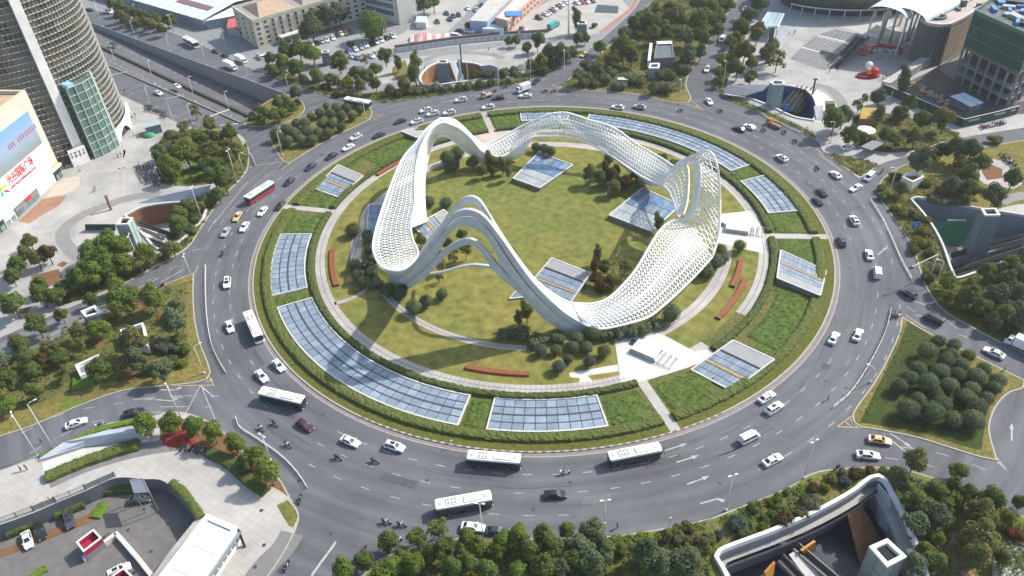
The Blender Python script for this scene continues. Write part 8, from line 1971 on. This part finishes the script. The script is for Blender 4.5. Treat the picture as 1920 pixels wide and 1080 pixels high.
LAMPS=[((1361,957),(1375,893),'twin headed street lamp at the southern kerb, right of two others',2),((1133,983),(1134,940),'twin headed street lamp among the southern trees, in the middle',2),((907,1017),(901,946),'twin headed street lamp beside the outer white bus',2),((1507,897),(1527,829),'twin headed street lamp above the lower right court',2),((1632,717),(1611,691),'street lamp on the west kerb of the grove island',1),
((268,508),(245,443),'street lamp in front of the pale shaft of the west plaza',2),((362,527),(342,480),'street lamp at the tip of the west green wedge',2),((379,412),(360,353),'street lamp crossing the pale blue wing wall',2),((445,343),(427,283),'taller street lamp right of the west garden',2),((458,327),(448,287),'shorter street lamp right of the west garden',1),((383,700),(364,650),'street lamp with arm on the east tip of the west green wedge',1),((340,785),(310,724),'street lamp rising over the western street junction',2),((72,856),(30,778),'left white lamp post of the western street',2),((102,842),(57,758),'right white lamp post of the western street',1),((508,864),(495,818),'street lamp behind the white rail in the south west',2),
((1058,165),(1057,84),'tall street lamp at the tip of the north park',1),((995,149),(994,94),'street lamp at the mouth of the northern road',1),((1274,195),(1275,148),'street lamp on the lawn tip of the north park',1),((1355,168),(1361,113),'street lamp left of the dark wedge roof',1),((542,172),(535,139),'street lamp on the avenue island',1),((686,223),(682,191),'street lamp at the tip of the avenue grove island',1),((530,291),(525,246),'street lamp at the lower end of the avenue grove island',1),((860,166),(857,112),'left street lamp in front of the orange court',1),((879,168),(876,113),'right street lamp in front of the orange court',1),((1557,268),(1566,228),'street lamp beside the blue court trees',1),((1666,368),(1684,315),'street lamp at the east green corner',1),((1755,532),(1773,490),'slim street lamp below the sign mast of the east court',1),
((193,50),(178,2),'leftmost street lamp along the avenue wall',1),((255,73),(242,38),'second street lamp along the avenue wall',1),((320,97),(309,66),'third street lamp along the avenue wall',1),((388,123),(376,82),'fourth street lamp along the avenue wall',1),((467,152),(458,117),'fifth street lamp along the avenue wall',1),((256,32),(249,8),'street lamp among the avenue trees, upper left',1),((327,63),(317,29),'street lamp among the avenue trees by the shed',2),((424,90),(415,60),'street lamp at the shed corner',2),
((222,132),(210,86),'leftmost curved lamp on the underpass kerb',1),((291,159),(279,112),'second curved lamp on the underpass kerb',1),((367,191),(355,143),'third curved lamp on the underpass kerb',1),((433,218),(425,171),'fourth curved lamp on the underpass kerb',1),((283,198),(272,161),'lamp on the tower side pavement, left',1),((362,233),(351,194),'lamp on the tower side pavement, right',1),((1105,110),(1103,75),'street lamp beside the northern forecourt trees',1),((935,158),(930,128),'small lamp at the edge of the northern court',1)]
for b_,t_,l,hn in LAMPS: lamp(b_,t_,l,hn,arm=.55 if hn==2 else 1.5)
def mast(base,top,armpx,label,sign=None,z=.13,boards=()):
    g=G(base,z); h=min(max(height(base,top,z),5),12); t=empty('traffic_mast',(g.x,g.y,z),0,label,'traffic mast','traffic masts'); 
    b=MB(); b.tube([(0,0,0),(0,0,h)],[.2,.13],8); b.build('post',LP,t)
    for i,ap in enumerate(armpx):
        e=G(ap,z+h*(1-.1*i))-Vector((g.x,g.y,z)); b=MB(); b.tube([(0,0,h*(1-.1*i)),e],[.12,.08],6); b.build('arm',LP,t)
    if sign:
        s=G(sign[0],z+h*.9)-Vector((g.x,g.y,z)); b=MB(); b.box(s,(1.1,.18,.6)); b.build('signal_box',TRIM,t)
mast((1745,516),(1759,477),[(1710,500)],'white traffic mast with signal arm beside the east court',((1709,502),))
mast((402,786),(416,724),[(400,744)],'white traffic mast at the western street junction')
mast((221,176),(209,141),[(240,134)],'left white gantry mast by the tower',None)
mast((323,222),(313,185),[(345,178)],'right white gantry mast by the tower',None)
mast((935,160),(933,127),[(915,118)],'white traffic mast at the small wing wall in the north',None)
for i,(a,b_) in enumerate((((385,222),(430,205)),((412,236),(447,232)))):
    A=G(a,6);B=G(b_,6); t=empty('sign_gantry',Vector((A.x,A.y,.1)),0,['white lattice gantry arm over the avenue mouth','shorter white gantry arm beside the west garden'][i],'gantry'); b=MB(); b.tube([(0,0,0),(0,0,6)],.16); b.build('post',LP,t); c=MB(); c.bar((0,0,5.9),B-A+Vector((0,0,5.9)),.35,.3); c.build('beam',LP,t)
# blue direction sign beside the east court
t=empty('direction_sign',G((1713,438)),0,'blue direction sign on a post above the yellow shrubs','sign'); b=MB(); b.tube([(0,0,0),(0,0,3.4)],.07,6); b.build('post',LP,t); b=MB(); b.box((0,0,3.1),(2.4,.1,1.9),R_(10)); b.build('board',mat('sign_blue',(.04,.16,.45),.5),t); b=MB()
for k in range(3): b.box((-.3+.3*(k%2),-.08,2.6+k*.45),(1.2,.03,.12),R_(10))
b.build('arrow_marks',WHITE,t)
for i,(px,l) in enumerate((((1255,988),'small white post sign at the southern kerb'),((848,838),'short white post on the south verge of the island'))):
    t=empty('post_sign',G(px,.13),0,l,'sign'); b=MB(); b.tube([(0,0,0),(0,0,3 if i==0 else 2.2)],.08,6); b.build('post',LP,t); b=MB(); b.box((0,0,2.6 if i==0 else 2.1),(.5,.12,.9 if i==0 else .3)); b.build('plate',WHITE,t)
# white rails that split off the outer lane
def railing(px,label,h=.95,post=2.4,m=None,closed=False):
    P=smooth_poly(gp(px),5,170,False); o=Vector((*P[0],0)); t=empty('railing',o,0,label,'railing','white railings along the outer lane'); m=m or mat('rail_white',(.62,.62,.60),.5)
    pts=[Vector((p[0],p[1],0))-o for p in P]; L=[0]
    for i in range(len(pts)-1): L.append(L[-1]+(pts[i+1]-pts[i]).length)
    def at(s):
        for i in range(len(pts)-1):
            if s<=L[i+1]: return pts[i].lerp(pts[i+1],(s-L[i])/max(L[i+1]-L[i],1e-6))
        return pts[-1]
    n=max(2,int(L[-1]/post)); me=None
    for k in range(n+1):
        q=at(L[-1]*k/n)
        if me is None: b=MB(); b.bar((0,0,0),(0,0,h),.12,.12); oo=b.build('post',m,t); me=oo.data
        else: oo=link('post',me,t)
        oo.location=q
    for z in (h-.08,h*.5,.22):
        b=MB()
        for k in range(n): b.bar(at(L[-1]*k/n)+Vector((0,0,z)),at(L[-1]*(k+1)/n)+Vector((0,0,z)),.07,.08)
        b.build('rail',m,t)
railing([(386,500),(386,545),(389,600),(398,650),(412,680),(424,700)],'white railing left of the bus on the west side')
railing([(443,785),(449,802),(480,822),(530,858),(560,890),(576,915)],'white railing in the south west between trees and lanes')
railing([(1632,376),(1652,408),(1668,440),(1690,490),(1709,525)],'white railing along the east bend')
railing([(1670,582),(1660,622),(1640,665),(1620,700),(1592,740),(1562,765)],'white railing along the grove island')
railing([(630,1020),(614,1042),(590,1075),(575,1100)],'white railing in the middle of the southern exit')
railing([(480,312),(470,290)],'short white railing at the west garden corner')
railing([(1405,200),(1440,222),(1500,250)],'white railing in front of the north east hedge')
# curved weathered benches on the ring lawn
def bench(r,a0,a1,label,w=1.5,h=.55):
    t=empty('curved_bench',pol(r,(a0+a1)/2,.14),0,label,'bench','rust brown curved benches on the ring lawn'); o=t.location.copy(); n=max(6,int((a1-a0)/1.2))
    s=MB(); s.grid([[pol(r-w/2,a0+(a1-a0)*i/n,.14)-o,pol(r-w/2,a0+(a1-a0)*i/n,.14+h)-o,pol(r-w/2+.1,a0+(a1-a0)*i/n,.14+h+.0)-o,pol(r-w/2+.1,a0+(a1-a0)*i/n,.14)-o] for i in range(n+1)]); s.build('inner_board',RUST,t,fix=True)
    s=MB(); s.grid([[pol(r+w/2,a0+(a1-a0)*i/n,.14)-o,pol(r+w/2,a0+(a1-a0)*i/n,.14+h)-o,pol(r+w/2-.1,a0+(a1-a0)*i/n,.14+h)-o,pol(r+w/2-.1,a0+(a1-a0)*i/n,.14)-o] for i in range(n+1)]); s.build('outer_board',RUST,t,fix=True)
    m_=max(8,int((a1-a0)*math.pi/180*r/.8))
    for i in range(m_):
        f0=a0+(a1-a0)*(i+.04)/m_;f1=a0+(a1-a0)*(i+.96)/m_; b=MB(); z=.14+h-.02
        q=[pol(r-w/2+.1,f0,z)-o,pol(r+w/2-.1,f0,z)-o,pol(r+w/2-.1,f1,z)-o,pol(r-w/2+.1,f1,z)-o]; b.add(q+[v+Vector((0,0,.07)) for v in q],[(4,5,6,7),(0,1,5,4),(1,2,6,5),(2,3,7,6),(3,0,4,7)]); b.build('slat',RUST,t,fix=True)
    b=MB()
    for a in (a0,a1): b.bar(pol(r-w/2,a,.14+h/2)-o,pol(r+w/2,a,.14+h/2)-o,.1,h)
    b.build('end_board',DMETAL,t)
bench(62.2,-177,-160,'rust brown curved bench on the west ring lawn'); bench(62,-45,-27,'long rust brown curved bench on the south east ring lawn'); bench(59.6,-31.5,-19,'shorter rust brown curved bench nearer the sculpture in the east'); bench(60.8,-110.7,-95.7,'rust brown curved bench on the south ring lawn in the shadow'); bench(65.9,133,143.5,'rust brown curved bench beside the north west path')
# subway entrances on the paved squares
def entrance(px,rot,label):
    g=G(px,.16); t=empty('stair_entrance',(g.x,g.y,.16),R_(rot),label,'stairwell entrance')
    for (c,d,m,n) in (((0,0,1.1),(6.5,4.2,.3),WHITE,'roof'),((-3.0,0,.5),(.3,4.4,1.0),WHITE2,'side_wall'),((0,2.2,.5),(6.8,.3,1.0),WHITE2,'side_wall'),((0,-2.2,.5),(6.8,.3,1.0),CONC,'side_wall'),((-1.2,2.7,.12),(3.2,.9,.24),CONCD,'grating'),((-4.6,1.2,.06),(1.2,2.2,.12),DMETAL,'dark_opening')):
        b=MB(); b.box(c,d); b.build(n,m,t)
    for i in range(6): b=MB(); b.box((3.6+i*.75,0,.5-i*.08),(.35,4.4,.12)); b.build('step',CONC if i%2 else WHITE2,t)
    for s in (-1,1): b=MB(); b.bar((3.4,s*2.2,.9),(8.2,s*2.2,.5),.1); b.build('handrail',STEEL,t)
entrance((1212,660),-38,'low white stairwell entrance on the south east paved square'); entrance((1382,430),-20,'low white stairwell entrance on the east paved square')
# slanted skylight pavilions
def pavilion(px,zs,label,bands,roofcol=None):
    """roof quad through four ground points: px order a,b (low edge) c,d (high edge); bands (f0,f1,kind)"""
    Q=[G(p,z) for p,z in zip(px,zs)]; c=sum(Q,Vector())/4; c.z=.1; t=empty('slanted_pavilion',c,0,label,'skylight pavilion','slanted roofs with glass bands on the island'); L=[q-c for q in Q]
    def at(u,v): return L[0].lerp(L[1],u).lerp(L[3].lerp(L[2],u),v)
    b=MB(); b.add([Vector((q.x,q.y,-.2)) for q in L]+[q-Vector((0,0,.12)) for q in L],[(0,1,5,4),(1,2,6,5),(2,3,7,6),(3,0,4,7),(4,5,6,7)]); b.build('wall',CONCD,t,fix=True)
    fr=MB()
    for i in range(4): fr.bar(L[i],L[(i+1)%4],.4,.25)
    fr.build('frame',CONCL,t)
    for f0,f1,kd in bands:
        if kd in ('glass','pale'):
            n=10
            for j in range(2):
                for i in range(n):
                    u0,u1=(i+.03)/n,(i+.97)/n; g0=f0+(f1-f0)*(j/2)+.006;g1=f0+(f1-f0)*((j+1)/2)-.006; p=MB(); q=[at(u0,g0),at(u1,g0),at(u1,g1),at(u0,g1)]; cc=sum(q,Vector())/4
                    p.add([v-cc for v in q]+[v-cc-Vector((0,0,.08)) for v in q],[(0,1,2,3),(0,4,5,1),(1,5,6,2),(2,6,7,3),(3,7,4,0)]); o=p.build('pane',SKYGP if kd=='pale' else rnd.choice([SKYG,SKYG,SKYG2]) if roofcol!='blue' else rnd.choice([SKYGB,SKYGB,SKYG]),t,fix=True); o.location=cc
        else:
            p=MB(); q=[at(.01,f0),at(.99,f0),at(.99,f1),at(.01,f1)]; p.add([v+Vector((0,0,.06)) for v in q]+[v-Vector((0,0,.1)) for v in q],[(0,1,2,3),(0,4,5,1),(1,5,6,2),(2,6,7,3),(3,7,4,0)]); p.build({'slab':'concrete_roof','gap':'gravel_strip','dark':'shadow_gap'}[kd],{'slab':mat('roof_slab',(.29,.295,.295),.8,noise=.12,scale=.5),'gap':mat('tan_gravel',(.33,.24,.14),.9,noise=.3,scale=1.5),'dark':DMETAL}[kd],t,fix=True)
pavilion([(1372,733),(1296,693),(1374,638),(1452,674)],(.4,.4,1.8,1.8),'slanted pavilion with two blue glass bands on the south east planting',[(0,.3,'glass'),(.31,.38,'gap'),(.39,.66,'glass'),(.665,.70,'dark'),(.70,1,'slab')])
pavilion([(1464,469),(1549,508),(1538,554),(1457,521)],(.5,.5,1.7,1.7),'slanted pavilion with two blue glass bands on the east planting',[(0,.38,'glass'),(.39,.46,'gap'),(.47,.74,'glass'),(.75,1,'slab')])
pavilion([(635,370),(588,353),(634,309),(681,330)],(.4,.4,1.6,1.6),'slanted pavilion with grey blue glass bands on the north west planting',[(0,.34,'glass'),(.35,.42,'gap'),(.43,.66,'glass'),(.665,.70,'dark'),(.70,1,'slab')])
pavilion([(1012,352),(962,334),(1010,286),(1074,309)],(1.5,1.5,.5,.5),'slanted pavilion with blue glass on the north lawn under the sculpture',[(0,.44,'pale'),(.45,.98,'glass')],'blue')
pavilion([(1222,434),(1142,403),(1205,352),(1275,385)],(1.5,1.5,.5,.5),'slanted pavilion with blue glass on the east lawn',[(0,.44,'pale'),(.45,.98,'glass')],'blue')
pavilion([(1064,576),(982,545),(1034,484),(1107,512)],(.5,.5,2.2,2.2),'slanted pavilion with blue glass behind the south arch',[(0,.36,'glass'),(.37,.42,'gap'),(.43,.70,'glass'),(.705,.74,'dark'),(.74,1,'slab')])
pavilion([(800,452),(776,424),(832,393),(855,418)],(.5,.5,1.8,1.8),'slanted grey pavilion between west arch and south arch',[(0,.32,'glass'),(.33,.4,'gap'),(.41,.62,'glass'),(.64,1,'slab')])
pavilion([(700,442),(686,440),(692,384),(720,384)],(.5,.5,1.4,1.4),'slanted glass pavilion left of the west arch',[(0,.5,'glass'),(.51,.98,'glass')],'blue')
pavilion([(752,246),(782,258),(812,246),(782,240)],(1.6,1.6,.6,.6),'flat grey roof slab at the north west edge of the island',[(0,.98,'slab')])
pavilion([(992,556),(955,560),(965,548),(1000,542)],(.5,.5,1.2,1.2),'corner of a glass pavilion seen through the south arch',[(0,.98,'glass')])
# wear of the carriageway: repaired patches, manhole covers, oil marks
rr=random.Random(21); pm_=[mat('asphalt_repair',(.075,.077,.085),.9,noise=.2,scale=.8),mat('asphalt_repair_pale',(.135,.136,.142),.9,noise=.2,scale=.8)]
for i in range(26):
    a=rr.uniform(0,360); r=rr.uniform(88,100); b=MB(); da=rr.uniform(1.0,5.5); dr=rr.uniform(.7,2.2); n=6
    b.grid([[pol(r,a+da*k/n,.0035),pol(r+dr,a+da*k/n,.0035)] for k in range(n+1)]); b.build('asphalt_patch',pm_[i%3==2],fix=True)['kind']='structure'
mh=mat('manhole_iron',(.05,.048,.046),.6,noise=.3,scale=4)
cover_me=None
for i in range(34):
    a=rr.uniform(0,360); r=rr.choice([88.4,93.2,98.4,88.9]); p=pol(r,a,.0065)
    if cover_me is None: b=MB(); b.add([(.42*math.cos(k*.5236),.42*math.sin(k*.5236),0) for k in range(12)],[tuple(range(12))]); o=b.build('manhole_cover',mh); cover_me=o.data
    else: o=link('manhole_cover',cover_me)
    o.location=p; o['kind']='structure'
for px in ((345,838),(490,957),(495,1022),(478,1063),(283,1034),(270,955),(560,900),(1000,955),(1350,905),(620,1000),(800,900)):
    o=link('manhole_cover',cover_me); g=G(px,.15); o.location=(g.x,g.y,.152 if px[0]<510 else .0065); o['kind']='structure'
oil=mat('tyre_mark',(.062,.063,.068),.85,noise=.3,scale=.6)
for i in range(30):
    a=rr.uniform(0,360); r=rr.choice([88.1,89.7,92.6,94.3,97.3,99.1]); b=MB(); da=rr.uniform(3,12); n=8
    b.grid([[pol(r+.25*math.sin(k*.7),a+da*k/n,.0025),pol(r+.22+.25*math.sin(k*.7),a+da*k/n,.0025)] for k in range(n+1)]); b.build('tyre_mark',oil,fix=True)['kind']='structure'
# ---------------------------------------------------------------- air
hb=MB(); hb.box((0,60,64.5),(1900,1900,149)); hm=bpy.data.materials.new('air'); hm.use_nodes=True; nt=hm.node_tree; nt.nodes.clear()
pv=nt.nodes.new('ShaderNodeVolumePrincipled'); pv.inputs['Color'].default_value=(.93,.96,1,1); pv.inputs['Density'].default_value=.00011; pv.inputs['Anisotropy'].default_value=.2
mo=nt.nodes.new('ShaderNodeOutputMaterial'); nt.links.new(pv.outputs[0],mo.inputs['Volume'])
o=hb.build('haze',hm); o['kind']='stuff'
